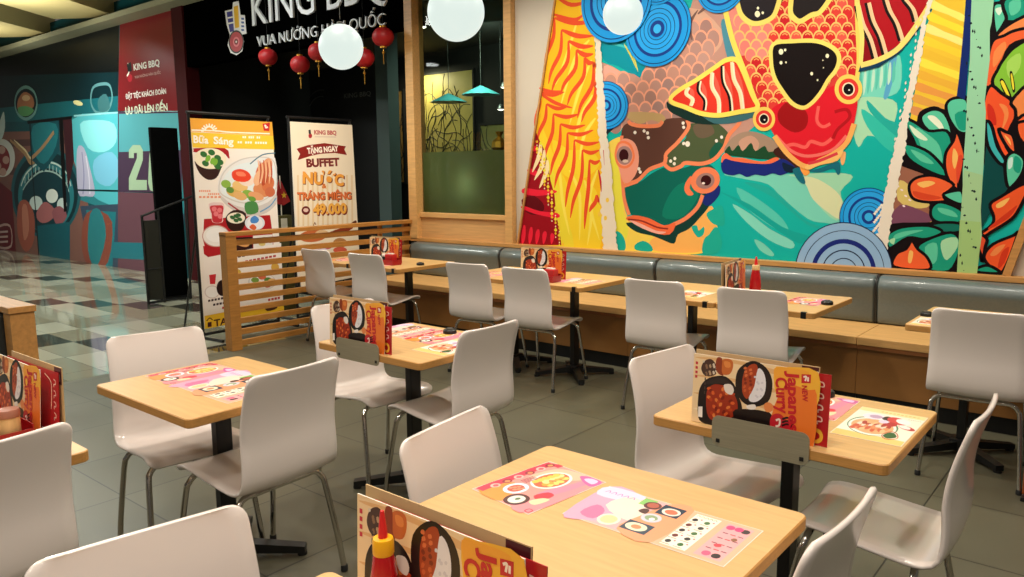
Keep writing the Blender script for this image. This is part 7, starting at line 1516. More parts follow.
BANNER2 = [[1,242,226,198,0,-1,2049,785,-3,42,-1651,-795,-41],
[1,233,207,164,0,51,1516,22,0,-22,-519,-22,1],
[1,233,207,164,0,111,1516,22,0,-23,-523,-22,2],
[1,233,207,164,0,171,1515,22,0,-22,-525,-22,1],
[1,233,207,164,0,231,1515,23,0,-22,-529,-22,2],
[1,233,207,164,0,293,1515,22,-1,-21,-531,-23,1],
[1,233,207,164,0,355,1514,23,0,-21,-535,-23,2],
[1,233,207,164,0,417,1514,24,0,-21,-538,-23,1],
[1,233,207,164,0,481,1513,23,0,-20,-541,-23,1],
[1,233,207,164,0,545,1513,24,0,-20,-545,-24,2],
[1,233,207,164,0,610,1512,24,0,-19,-548,-24,2],
[1,233,207,164,0,676,1512,24,0,-19,-551,-24,1],
[1,233,207,164,0,743,1511,24,0,-18,-554,-25,1],
[0,176,42,48,0,258,1915,-3,-10,-6,-9,-9,-5,-10,0,-9,4,-6,8,-1,11,2,11,7,8,9,5,10,0,9,-4,6,-8],
[1,42,38,38,0,216,1972,26,6,4,-42,-26,-6],
[1,140,36,32,0,60,1779,141,40,210,26,279,-27,-23,-33,32,-60,-158,20,-202,-14,-118,-23,-155,-43,35,63],
[3,216,192,176,8,290,1906,125,3,148,3],
[0,106,26,26,0,191,1150,-7,-20,-15,-15,-21,-8,-23,1,-20,10,-14,16,-4,20,6,19,16,16,21,7,23,0,20,-10,14,-16],
[0,232,200,184,0,171,1154,-4,-8,-9,-7,-13,-4,-14,1,-13,4,-8,8,-3,9,4,9,9,7,13,3,14,-1,13,-4,8,-8],
[3,138,90,60,10,225,990,17,31,14,-26],
[0,90,36,20,0,712,982,77,36,3,-47,-48,-10],
[0,196,106,58,0,391,886,-16,-28,-49,-23,-70,-13,-79,-1,-70,11,-49,21,-18,27,15,27,46,23,69,13,78,2,72,-11,51,-21],
[0,224,184,136,0,418,890,-10,-17,-26,-14,-36,-5,-40,2,-36,11,-23,16,-8,19,10,18,25,13,36,6,40,-3,36,-10,24,-17],
[0,138,58,36,0,432,911,271,48,26,-34,-220,-62],
[0,232,216,228,0,476,762,-17,-19,-49,-15,-73,-9,-79,0,-71,8,-50,15,-18,18,16,18,47,15,70,9,80,1,73,-8,52,-15],
[0,196,58,60,0,451,759,-6,-13,-15,-10,-22,-5,-23,2,-20,8,-14,12,-4,14,5,14,15,10,22,5,23,-2,20,-8,14,-12],
[0,184,128,74,0,653,777,-10,-23,-28,-17,-38,-8,-42,4,-37,13,-24,21,-8,24,10,22,27,17,37,8,42,-3,37,-13,26,-21],
[0,216,96,74,0,649,700,-10,-13,-27,-9,-38,-4,-42,4,-37,9,-25,14,-8,14,10,14,26,9,37,3,42,-3,38,-9,26,-14]]
EMBLEM = [[1,232,232,234,0,-9528,3622,178,-2,27,82,128,-3,27,-171,95,-18,17,-224,-126,-1,60,-83,-53,-117,-138,-39,-138,45,-59,106,67,118,-63,132],
[1,42,44,138,0,-9488,3601,136,0,13,-251,-101,-4],
[1,240,239,232,0,-9472,3537,119,-3,3,-19,-118,2],
[1,240,239,232,0,-9462,3467,119,-2,3,-19,-118,2],
[1,232,180,40,0,-9317,3646,105,4,-1,-269,-99,0],
[1,236,234,240,0,-9181,3512,90,-18,14,-190,-103,6],
[1,58,90,160,0,-9160,3491,62,-8,8,-25,-62,7],
[1,58,90,160,0,-9165,3446,62,-8,9,-25,-62,7],
[1,58,90,160,0,-9170,3400,62,-7,9,-26,-62,8],
[1,58,90,160,0,-9175,3355,62,-7,9,-26,-62,8],
[0,20,20,20,0,-9127,3193,-23,-59,-54,-44,-73,-21,-79,8,-68,35,-44,55,-11,65,25,60,55,44,74,19,78,-9,67,-35,43,-55],
[0,176,28,52,0,-9154,3196,-20,-51,-45,-38,-62,-18,-66,7,-58,30,-37,47,-8,56,21,51,46,39,62,16,66,-7,56,-31,36,-46],
[0,216,106,120,0,-9227,3204,-10,-25,-23,-20,-31,-8,-33,3,-29,15,-18,24,-4,27,10,26,23,19,31,9,33,-4,28,-15,19,-23],
[0,122,18,36,0,-9255,3207,-6,-15,-14,-12,-19,-5,-21,3,-18,9,-11,14,-3,16,6,16,14,11,20,5,20,-2,18,-9,12,-14],
[0,232,224,224,0,-9282,3210,-3,-5,-5,-4,-8,-1,-8,1,-7,3,-5,5,-1,5,2,5,6,4,7,2,9,-1,7,-3,4,-5]]
MENU = [[1,240,210,164,0,0,225,400,0,0,-225,-400,0],
[0,226,180,124,0,21,210,158,0,88,-13,0,15,-125,10,-121,-6],
[0,226,180,124,0,21,151,158,1,88,-12,0,14,-125,9,-121,-6],
[0,226,180,124,0,21,92,158,1,88,-11,0,14,-125,9,-121,-7],
[0,246,224,188,0,21,40,158,2,88,-11,0,14,-125,8,-121,-7],
[0,244,182,56,0,267,212,37,13,95,-1,0,-110,-58,18,-59,-4],
[0,238,122,44,0,304,168,67,-2,28,-9,0,-156,-58,-1,-59,20,-15,47],
[0,244,168,56,0,267,215,37,8,67,-1,-15,-23,-74,-21],
[0,90,58,40,0,32,190,14,7,23,0,11,-11,-26,-12],
[0,232,224,208,0,34,185,15,7,20,1,11,-12,-26,-12],
[0,90,58,40,0,36,179,15,8,18,3,11,-13,-26,-12],
[0,232,224,208,0,38,174,15,8,16,4,11,-13,-26,-13],
[0,90,58,40,0,41,168,14,10,14,4,11,-14,-26,-12],
[0,74,50,40,0,77,190,-2,-13,-7,-11,-10,-7,-11,-2,-10,3,-7,9,-3,11,3,13,7,11,10,7,11,3,10,-4,7,-8],
[0,216,204,184,0,38,203,0,-1,-1,-2,-2,-1,-1,0,-2,0,-1,1,0,2,0,2,1,1,2,1,1,0,2,0,1,-1],
[0,138,106,80,0,51,184,-1,-2,-1,-1,-1,-1,-2,0,-1,0,-1,1,-1,2,1,1,1,2,1,1,2,0,1,0,1,-1],
[0,184,154,120,0,63,165,0,-2,-1,-1,-2,-1,-1,0,-2,0,-1,1,0,2,0,1,1,2,2,1,1,0,2,0,1,-1],
[0,216,204,184,0,76,190,0,-1,-2,-2,-1,-1,-2,0,-1,0,-1,1,0,2,0,2,1,1,1,1,2,0,1,0,2,-1],
[0,138,106,80,0,50,164,0,-2,-1,-1,-2,-1,-1,0,-2,0,-1,1,0,2,0,1,1,2,2,1,1,0,2,0,1,-1],
[0,184,154,120,0,63,189,-1,-1,-1,-2,-1,-1,-2,0,-1,0,-1,1,-1,2,1,2,1,1,1,1,2,0,1,0,1,-1],
[0,216,204,184,0,75,170,0,-1,-1,-2,-2,-1,-1,0,-2,0,-1,1,0,2,0,2,1,1,2,1,1,0,2,0,1,-1],
[0,138,106,80,0,49,188,0,-1,-1,-2,-2,-1,-1,0,-2,0,-1,1,0,2,0,2,1,1,2,1,1,0,2,0,1,-1],
[0,184,154,120,0,62,169,0,-1,-2,-2,-1,-1,-2,0,-1,0,-1,1,0,2,0,2,1,1,1,1,2,0,1,0,2,-1],
[0,216,204,184,0,74,194,0,-1,-1,-2,-1,-1,-2,0,-2,0,-1,2,0,1,0,2,1,1,2,1,2,1,1,-1,1,-1],
[0,138,106,80,0,49,168,-1,-1,-1,-2,-1,-1,-2,0,-1,0,-1,1,-1,2,1,1,1,2,1,1,2,0,1,0,1,-1],
[0,184,154,120,0,61,193,0,-1,-1,-2,-2,-1,-1,0,-2,0,-1,2,0,1,0,2,1,1,2,1,1,1,2,-1,1,-1],
[0,216,204,184,0,74,174,-1,-1,-1,-2,-1,-1,-2,0,-1,0,-1,2,-1,1,1,2,1,1,1,1,2,0,1,0,1,-1],
[0,138,106,80,0,48,192,0,-1,-2,-2,-1,-1,-2,0,-1,0,-1,2,0,1,0,2,1,1,1,1,2,1,1,-1,2,-1],
[0,184,154,120,0,60,173,0,-1,-1,-2,-1,-1,-2,0,-2,0,-1,1,0,2,0,2,1,1,2,1,2,0,1,0,1,-1],
[0,216,204,184,0,73,199,0,-2,-1,-2,-2,-1,-2,0,-1,1,-1,1,0,1,0,2,1,1,1,1,2,1,2,-1,1,-1],
[0,200,106,48,0,94,209,15,13,22,-2,4,-22,-11,-24,-26,-1],
[0,224,138,68,0,105,213,19,0,2,-16,-17,-1],
[0,140,58,30,0,80,221,17,0,1,-40,7,-14,-18,4,-11,20],
[0,22,16,18,0,21,77,5,38,20,30,34,17,33,3,29,-20,16,-34,14,-34,-8,-30,-59,-49,-66,3,-16,24],
[0,42,34,34,0,39,132,41,24,36,-1,26,-21,-37,7,-44,-8],
[0,156,46,22,0,50,105,19,26,29,5,26,-6,22,-21,11,-27,-4,-30,-33,-29,-44,-9,-22,25],
[0,216,96,44,0,65,119,-1,-2,-2,-3,-3,-1,-3,-1,-3,1,-2,1,-1,2,1,2,2,3,3,1,3,1,3,-1,2,-1],
[0,224,122,58,0,89,78,-3,-1,-2,1,-3,1,-1,2,-1,3,0,3,2,2,2,1,3,0,2,-2,2,-2,1,-3,-1,-3],
[0,122,28,16,0,109,43,-2,1,-1,3,1,3,1,3,2,3,3,1,2,0,2,-1,1,-2,-1,-3,-1,-4,-2,-2,-3,-2],
[0,184,64,28,0,132,110,0,2,2,2,3,2,3,1,3,0,2,-1,2,-1,-1,-3,-2,-2,-2,-2,-4,-1,-3,0,-2,1],
[0,216,96,44,0,73,66,2,1,3,0,3,-1,2,-2,1,-3,0,-2,-1,-3,-2,-1,-3,0,-3,1,-2,2,-1,3,0,2],
[0,224,122,58,0,107,131,2,-1,2,-3,0,-3,-1,-3,-2,-3,-2,-2,-3,0,-2,1,-1,2,0,3,1,3,2,3,2,2],
[0,122,28,16,0,140,93,0,-2,-2,-3,-2,-2,-4,-2,-3,0,-2,0,-1,2,0,2,1,3,3,2,3,2,3,0,2,0],
[0,184,64,28,0,77,35,-2,-2,-3,-1,-3,1,-2,2,-2,2,0,3,1,2,2,2,3,0,3,0,2,-2,2,-2,0,-3],
[0,216,96,44,0,98,93,-2,1,-2,2,-1,3,1,3,1,3,2,2,3,1,2,-1,1,-2,1,-3,-1,-3,-1,-3,-2,-2],
[0,224,122,58,0,119,63,0,2,1,3,2,2,3,2,3,1,3,0,2,-2,0,-2,-1,-3,-2,-2,-3,-2,-4,-1,-2,0],
[0,122,28,16,0,59,114,1,2,3,1,3,0,3,-1,2,-2,1,-3,-1,-2,-2,-2,-3,-1,-3,0,-2,1,-2,2,-1,3],
[0,184,64,28,0,92,85,2,0,2,-2,1,-3,0,-3,-1,-3,-2,-2,-2,-2,-2,1,-2,1,-1,3,0,4,1,3,2,2],
[0,216,96,44,0,126,50,0,-3,-1,-2,-2,-3,-2,-2,-3,-2,-3,0,-2,1,0,2,0,3,2,3,3,2,3,2,3,0],
[0,224,122,58,0,65,87,-2,-2,-2,-1,-3,-1,-3,1,-3,2,-1,2,1,3,1,2,3,1,3,0,3,-1,2,-1,1,-3],
[0,122,28,16,0,86,48,-2,0,-2,1,-1,3,-1,3,1,3,1,3,2,1,3,0,2,-1,1,-3,1,-3,-1,-3,-1,-2],
[0,184,64,28,0,107,111,-1,2,1,3,1,3,3,3,3,1,2,1,2,-1,1,-2,0,-3,-2,-3,-2,-2,-3,-2,-3,-1],
[0,216,96,44,0,133,84,1,3,3,1,3,1,3,0,3,-2,1,-2,0,-2,-1,-2,-3,-2,-3,-1,-3,1,-3,1,-1,2],
[0,224,122,58,0,77,39,2,1,2,-1,2,-3,1,-3,0,-3,-1,-2,-2,-2,-3,-1,-2,1,-2,3,0,3,0,3,1,2],
[0,122,28,16,0,111,101,1,-2,0,-2,-1,-4,-2,-2,-3,-3,-3,0,-2,0,-1,2,0,3,1,3,2,3,3,2,3,1],
[0,184,64,28,0,141,61,-1,-2,-3,-2,-3,-1,-3,0,-3,1,-2,1,0,3,1,2,2,2,3,1,4,0,2,-1,2,-1],
[0,216,96,44,0,75,99,-2,0,-3,0,-2,2,-1,3,0,3,0,3,2,2,3,0,2,0,2,-2,1,-3,1,-3,-1,-3],
[0,224,122,58,0,95,65,-1,2,0,2,0,3,2,3,3,3,2,1,2,0,2,-2,0,-2,0,-3,-2,-4,-3,-2,-2,-1],
[0,122,28,16,0,119,37,1,2,2,3,3,1,3,1,3,-1,2,-1,1,-2,-1,-2,-2,-3,-3,-1,-3,-1,-3,1,-2,1],
[0,184,64,28,0,62,88,2,1,3,0,2,-1,2,-3,0,-3,0,-2,-2,-3,-2,-1,-2,1,-3,1,-2,3,0,2,0,3],
[0,216,96,44,0,96,57,2,-2,0,-2,0,-3,-1,-4,-2,-2,-3,-2,-2,0,-2,1,-1,3,1,3,1,3,2,3,3,1],
[0,224,122,58,0,127,114,0,-3,-2,-2,-3,-2,-3,-1,-3,0,-2,1,-1,2,0,2,2,3,3,2,3,1,3,0,2,-1],
[0,232,222,212,0,109,139,22,4,11,-16,-7,-17,-19,4,-7,13],
[0,20,16,18,0,146,146,5,44,28,30,29,9,34,-15,20,-32,2,-39,-11,-35,-37,-22,-37,4,-24,24],
[0,168,64,30,0,168,150,4,37,18,27,22,4,5,-37,-16,-54,-15,-21,-14,15],
[0,232,230,234,0,216,206,18,-7,10,-31,-3,-37,-18,-25,-22,-7,-9,12,16,39],
[0,216,112,64,0,180,203,0,-2,-1,-2,-3,-1,-2,0,-2,0,-1,1,-1,2,1,2,1,2,2,1,2,1,3,-1,1,-1],
[0,122,36,18,0,195,172,-2,-1,-2,0,-2,1,-1,1,0,2,0,3,1,1,2,1,2,0,2,-1,2,-1,0,-2,-1,-3],
[0,200,92,48,0,174,137,-2,1,0,2,0,2,1,3,1,2,2,1,2,0,2,-1,1,-2,-1,-2,-1,-3,-1,-1,-2,-1],
[0,216,112,64,0,188,198,0,2,1,2,2,1,3,1,2,0,1,-1,1,-2,0,-2,-1,-2,-2,-1,-3,-1,-2,0,-1,1],
[0,122,36,18,0,173,170,2,1,2,1,2,-1,2,-2,1,-2,-1,-2,-1,-1,-2,-2,-2,0,-2,1,-1,1,-1,2,0,2],
[0,200,92,48,0,195,145,2,0,1,-2,0,-2,0,-3,-2,-1,-2,-2,-2,0,-1,1,-1,1,-1,2,1,3,1,2,2,1],
[0,216,112,64,0,182,193,1,-2,-1,-2,-2,-1,-2,-1,-3,-1,-1,1,-1,2,0,2,0,2,2,1,2,1,3,1,1,-1],
[0,122,36,18,0,198,162,-1,-2,-2,0,-2,0,-2,1,-1,2,0,2,1,2,1,1,2,1,2,0,2,-2,1,-1,0,-2],
[0,200,92,48,0,178,126,-2,1,-2,1,0,2,0,2,1,2,2,2,2,0,2,0,1,-1,1,-2,-1,-3,-1,-2,-2,-1],
[0,216,112,64,0,191,185,-1,2,1,2,1,2,2,2,3,0,2,0,1,-2,0,-1,0,-3,-2,-1,-2,-2,-2,0,-2,0],
[0,122,36,18,0,175,157,1,2,2,1,2,0,2,-1,2,-1,0,-2,-1,-2,-1,-2,-2,-1,-2,0,-2,1,-2,1,0,2],
[0,200,92,48,0,196,134,2,0,1,-1,1,-2,0,-2,-1,-3,-1,-1,-2,-1,-2,0,-2,1,0,2,0,2,1,2,1,2],
[0,216,112,64,0,184,183,1,-1,-1,-3,-1,-2,-2,-1,-2,-1,-2,0,-2,1,0,2,0,2,1,2,2,2,3,0,2,0],
[0,122,36,18,0,201,152,-1,-2,-2,-1,-2,0,-2,0,-2,1,0,2,0,2,1,2,2,1,2,1,3,-1,1,-1,1,-2],
[0,212,210,218,0,212,180,0,-2,-1,-1,-2,-1,-1,0,-2,0,-1,1,0,2,0,1,1,2,2,1,1,0,2,0,1,-2],
[0,212,210,218,0,223,158,-2,-1,-1,0,-2,0,0,2,-1,1,1,2,1,1,2,1,1,0,2,0,0,-2,1,-1,-1,-2],
[0,212,210,218,0,232,138,-1,1,-1,1,0,2,1,1,1,2,1,0,2,0,1,0,1,-2,0,-1,-1,-2,-1,-1,-1,-1],
[0,212,210,218,0,216,117,0,2,1,1,1,1,2,1,1,0,2,-1,0,-2,0,-1,-1,-2,-1,-1,-2,-1,-1,1,-2,0],
[0,212,210,218,0,230,167,1,1,2,0,1,0,1,-1,1,-1,-1,-2,-1,-2,-1,-1,-2,0,-1,0,-1,1,-1,2,1,2],
[0,212,210,218,0,219,145,2,-1,0,-1,1,-1,-1,-2,-1,-2,-1,0,-2,-1,-1,1,-1,1,-1,2,1,1,1,2,1,1],
[0,212,210,218,0,234,124,0,-2,0,-1,-2,-1,-1,-1,-2,0,-1,0,-1,2,0,1,1,2,1,1,1,1,2,0,1,-1],
[0,212,210,218,0,219,162,-1,-1,-2,-1,-1,1,-1,0,-1,2,0,1,1,2,1,1,2,1,1,0,2,-1,0,-2,0,-1],
[0,212,210,218,0,229,142,-2,0,-1,1,-1,1,1,2,1,2,1,1,2,0,1,0,1,-1,1,-2,0,-1,-1,-2,-2,-1],
[0,212,210,218,0,212,119,-1,2,1,2,1,1,1,1,2,0,1,0,1,-1,1,-2,-1,-1,-1,-2,-1,-1,-2,0,-1,0],
[0,22,14,16,0,151,66,109,11,7,-42,-88,-7,-28,5],
[0,232,138,76,0,242,98,14,10,15,-8,-4,-18,-18,-5],
[0,240,232,224,0,186,84,26,9,4,-14,-22,-5],
[0,196,30,44,0,267,67,23,12,22,-14,29,-34,0,-28,-66,11,-11,24],
[3,244,224,208,6,282,56,11,5,0,-18,-11,-5],
[3,28,18,20,6,301,63,18,8,16,-18],
[3,28,18,20,6,301,53,18,8,16,-17],
[3,28,18,20,6,301,43,18,8,16,-15],
[1,244,236,228,0,23,51,15,3,1,-36,-15,0],
[1,200,32,44,0,351,211,28,3,0,-26,-27,-4],
[3,248,232,216,5,357,203,8,3,-2,-14],
[3,248,232,216,5,371,205,0,-13],
[1,200,48,64,0,7,199,8,0,0,-9,-8,0],
[1,200,48,64,0,7,184,8,0,0,-9,-8,0],
[1,200,48,64,0,7,169,8,0,0,-9,-8,0],
[1,200,48,64,0,7,154,8,0,0,-8,-8,-1],
[1,74,58,52,0,41,181,4,0,0,-11,-4,1],
[1,74,58,52,0,41,166,4,0,0,-10,-4,0],
[1,74,58,52,0,41,151,4,0,0,-10,-4,1],
[1,74,58,52,0,41,136,4,0,0,-10,-4,1],
[1,74,58,52,0,41,122,4,0,0,-11,-4,1],
[1,74,58,52,0,41,107,4,0,0,-10,-4,0]]
REDCARD = [[1,180,20,30,0,0,0,400,0,0,225,-400,0],
[3,244,224,196,4,300,210,45,-20,5,-40,-5,-50],
[3,236,200,184,4,366,200,12,-3,2,-11,-12,-2,0,-9],
[3,236,200,184,4,366,164,12,-3,2,-11,-12,-2,0,-9],
[3,236,200,184,4,366,128,12,-3,2,-11,-12,-2,0,-9],
[3,236,200,184,4,366,92,12,-3,2,-11,-12,-2,0,-9],
[0,240,184,58,0,387,30,-2,10,-6,9,-9,4,-10,0,-9,-4,-6,-9,-2,-10,2,-10,6,-9,9,-4,10,0,9,4,6,9],
[0,180,20,30,0,377,30,-1,5,-4,4,-4,3,-6,0,-4,-3,-4,-4,-1,-5,1,-5,4,-4,4,-3,6,0,4,3,4,4]]
MATPINK = [[1,240,147,140,0,0,0,200,0,0,270,-200,0],
[0,234,144,56,0,20,0,80,0,-10,50,-40,50,-20,-10,-15,-50],
[0,244,184,156,0,40,150,80,50,40,60,-60,5,-50,-25],
[0,238,140,148,0,140,0,58,10,0,190,-28,-20,-20,-100],
[0,232,132,160,0,130,100,35,20,15,130,-20,12,-10,-62],
[0,200,90,160,0,130,250,60,-30,7,42,-47,6],
[0,236,196,228,0,150,245,35,-10,0,25,-25,2],
[3,208,28,72,26,14,8,-2,52,2,70,-2,70,4,62],
[3,208,28,72,20,20,255,15,7,15,0],
[0,246,236,230,0,142,180,-4,27,-13,21,-18,12,-20,0,-18,-12,-13,-21,-4,-27,4,-27,13,-21,18,-12,20,0,18,12,13,21],
[0,216,96,60,0,135,180,-4,23,-10,19,-16,11,-16,0,-16,-11,-10,-19,-4,-23,4,-23,10,-19,16,-11,16,0,16,11,10,19],
[0,240,192,80,0,83,145,-1,5,-2,4,-4,2,-4,0,-4,-2,-2,-4,-1,-5,1,-5,2,-4,4,-2,4,0,4,2,2,4],
[0,244,216,144,0,92,176,-5,1,-4,0,-4,-2,-2,-3,0,-4,2,-4,3,-4,5,-1,4,0,4,2,2,3,0,4,-2,4],
[0,232,160,60,0,96,199,-4,-3,-2,-3,-1,-5,2,-3,4,-3,4,0,5,1,4,3,2,3,1,5,-2,3,-4,3,-4,0],
[0,240,208,112,0,104,215,0,-5,2,-4,4,-2,3,-1,4,2,3,3,2,5,0,5,-2,4,-4,2,-3,1,-4,-2,-3,-3],
[0,240,192,80,0,70,155,4,-2,5,-1,4,1,2,4,1,4,-1,4,-3,4,-4,2,-5,1,-4,-1,-2,-4,-1,-4,1,-4],
[0,244,216,144,0,92,176,4,3,3,3,1,4,-1,4,-3,3,-5,1,-5,0,-4,-3,-3,-3,-1,-4,1,-4,3,-3,5,-1],
[0,232,160,60,0,111,205,0,5,-1,5,-3,3,-4,1,-4,-1,-3,-3,-3,-4,0,-5,1,-5,3,-3,4,-1,4,1,3,3],
[0,240,208,112,0,122,162,-4,3,-4,1,-5,-1,-3,-2,-1,-4,1,-5,2,-4,4,-3,4,-1,5,1,3,2,1,4,-1,5],
[0,240,192,80,0,77,188,-5,-2,-3,-3,-2,-4,1,-4,2,-3,4,-2,5,0,5,2,3,3,2,4,-1,4,-2,3,-4,2],
[0,244,216,144,0,83,206,-1,-5,0,-5,3,-3,3,-2,5,1,3,2,3,4,1,5,0,5,-3,3,-3,2,-5,-1,-3,-2],
[0,232,160,60,0,96,145,4,-3,4,-2,4,0,4,2,1,4,0,4,-1,5,-4,3,-4,2,-4,0,-4,-2,-1,-4,0,-4],
[0,240,208,112,0,117,164,5,1,4,2,2,4,0,4,-2,4,-4,2,-5,1,-5,-1,-4,-2,-2,-4,0,-4,2,-4,4,-2],
[0,240,192,80,0,88,191,1,5,0,4,-2,4,-3,2,-4,0,-4,-2,-4,-3,-1,-5,0,-4,2,-4,3,-2,4,0,4,2],
[0,244,216,144,0,101,223,-3,4,-4,2,-4,1,-3,-2,-3,-4,0,-4,1,-5,3,-4,4,-2,4,-1,3,2,3,4,0,4],
[0,232,160,60,0,107,176,-5,0,-4,-2,-2,-4,-1,-4,2,-3,3,-3,5,-2,5,0,4,2,2,4,1,4,-2,3,-3,3],
[0,240,208,112,0,112,196,-2,-4,-1,-5,2,-4,3,-2,4,-1,4,1,4,3,2,4,1,5,-2,4,-3,2,-4,1,-4,-1],
[0,240,192,80,0,73,210,3,-4,3,-3,4,-1,4,1,3,3,1,5,0,5,-3,4,-3,3,-4,1,-4,-1,-3,-3,-1,-5],
[0,244,216,144,0,93,152,4,0,5,1,3,3,1,4,-1,4,-3,3,-5,3,-4,0,-5,-1,-3,-3,-1,-4,1,-4,3,-3],
[0,234,228,242,0,100,80,-3,16,-8,12,-12,7,-12,0,-12,-7,-8,-12,-3,-16,3,-16,8,-12,12,-7,12,0,12,7,8,12],
[0,200,74,56,0,90,80,-2,10,-5,9,-8,4,-8,0,-8,-4,-5,-9,-2,-10,2,-10,5,-9,8,-4,8,0,8,4,5,9],
[0,232,138,106,0,65,72,0,3,-2,2,-2,1,-2,0,-2,-1,-2,-2,0,-3,0,-3,2,-2,2,-1,2,0,2,1,2,2],
[0,232,138,106,0,70,82,0,3,-2,2,-2,1,-2,0,-2,-1,-2,-2,0,-3,0,-3,2,-2,2,-1,2,0,2,1,2,2],
[0,232,138,106,0,75,92,0,3,-2,2,-2,1,-2,0,-2,-1,-2,-2,0,-3,0,-3,2,-2,2,-1,2,0,2,1,2,2],
[0,232,138,106,0,80,72,0,3,-2,2,-2,1,-2,0,-2,-1,-2,-2,0,-3,0,-3,2,-2,2,-1,2,0,2,1,2,2],
[0,232,138,106,0,85,82,0,3,-2,2,-2,1,-2,0,-2,-1,-2,-2,0,-3,0,-3,2,-2,2,-1,2,0,2,1,2,2],
[0,232,138,106,0,90,92,0,3,-2,2,-2,1,-2,0,-2,-1,-2,-2,0,-3,0,-3,2,-2,2,-1,2,0,2,1,2,2],
[0,72,20,26,0,151,36,-3,15,-8,12,-12,6,-14,0,-12,-6,-8,-12,-3,-15,3,-15,8,-12,12,-6,14,0,12,6,8,12],
[0,232,228,216,0,141,36,-2,10,-6,9,-8,4,-8,0,-8,-4,-6,-9,-2,-10,2,-10,6,-9,8,-4,8,0,8,4,6,9],
[0,74,106,58,0,127,40,-1,3,-1,3,-3,2,-2,0,-3,-2,-1,-3,-1,-3,1,-3,1,-3,3,-2,2,0,3,2,1,3],
[0,240,184,176,0,34,55,-1,6,-4,5,-4,3,-6,0,-4,-3,-4,-5,-1,-6,1,-6,4,-5,4,-3,6,0,4,3,4,5],
[0,200,74,90,0,30,55,-1,3,-2,3,-2,2,-4,0,-2,-2,-2,-3,-1,-3,1,-3,2,-3,2,-2,4,0,2,2,2,3],
[0,138,16,48,0,34,95,-1,6,-4,5,-4,3,-6,0,-4,-3,-4,-5,-1,-6,1,-6,4,-5,4,-3,6,0,4,3,4,5],
[0,216,144,88,0,30,95,-1,3,-2,3,-2,2,-4,0,-2,-2,-2,-3,-1,-3,1,-3,2,-3,2,-2,4,0,2,2,2,3],
[0,240,184,176,0,34,135,-1,6,-4,5,-4,3,-6,0,-4,-3,-4,-5,-1,-6,1,-6,4,-5,4,-3,6,0,4,3,4,5],
[0,200,74,90,0,30,135,-1,3,-2,3,-2,2,-4,0,-2,-2,-2,-3,-1,-3,1,-3,2,-3,2,-2,4,0,2,2,2,3],
[0,138,16,48,0,34,175,-1,6,-4,5,-4,3,-6,0,-4,-3,-4,-5,-1,-6,1,-6,4,-5,4,-3,6,0,4,3,4,5],
[0,216,144,88,0,30,175,-1,3,-2,3,-2,2,-4,0,-2,-2,-2,-3,-1,-3,1,-3,2,-3,2,-2,4,0,2,2,2,3],
[0,240,184,176,0,34,215,-1,6,-4,5,-4,3,-6,0,-4,-3,-4,-5,-1,-6,1,-6,4,-5,4,-3,6,0,4,3,4,5],
[0,200,74,90,0,30,215,-1,3,-2,3,-2,2,-4,0,-2,-2,-2,-3,-1,-3,1,-3,2,-3,2,-2,4,0,2,2,2,3],
[0,138,16,48,0,34,250,-1,6,-4,5,-4,3,-6,0,-4,-3,-4,-5,-1,-6,1,-6,4,-5,4,-3,6,0,4,3,4,5],
[0,216,144,88,0,30,250,-1,3,-2,3,-2,2,-4,0,-2,-2,-2,-3,-1,-3,1,-3,2,-3,2,-2,4,0,2,2,2,3],
[0,216,48,68,0,135,80,30,-10,5,45,-25,5],
[0,242,212,168,0,150,50,25,-5,5,45,-20,-5],
[3,106,58,76,3,45,120,0,45],
[3,106,58,76,3,51,120,0,45],
[3,106,58,76,3,57,120,0,45],
[3,106,58,76,3,63,120,0,45],
[4,176,32,64,3,182,6,12,0,0,14,-12,0]]
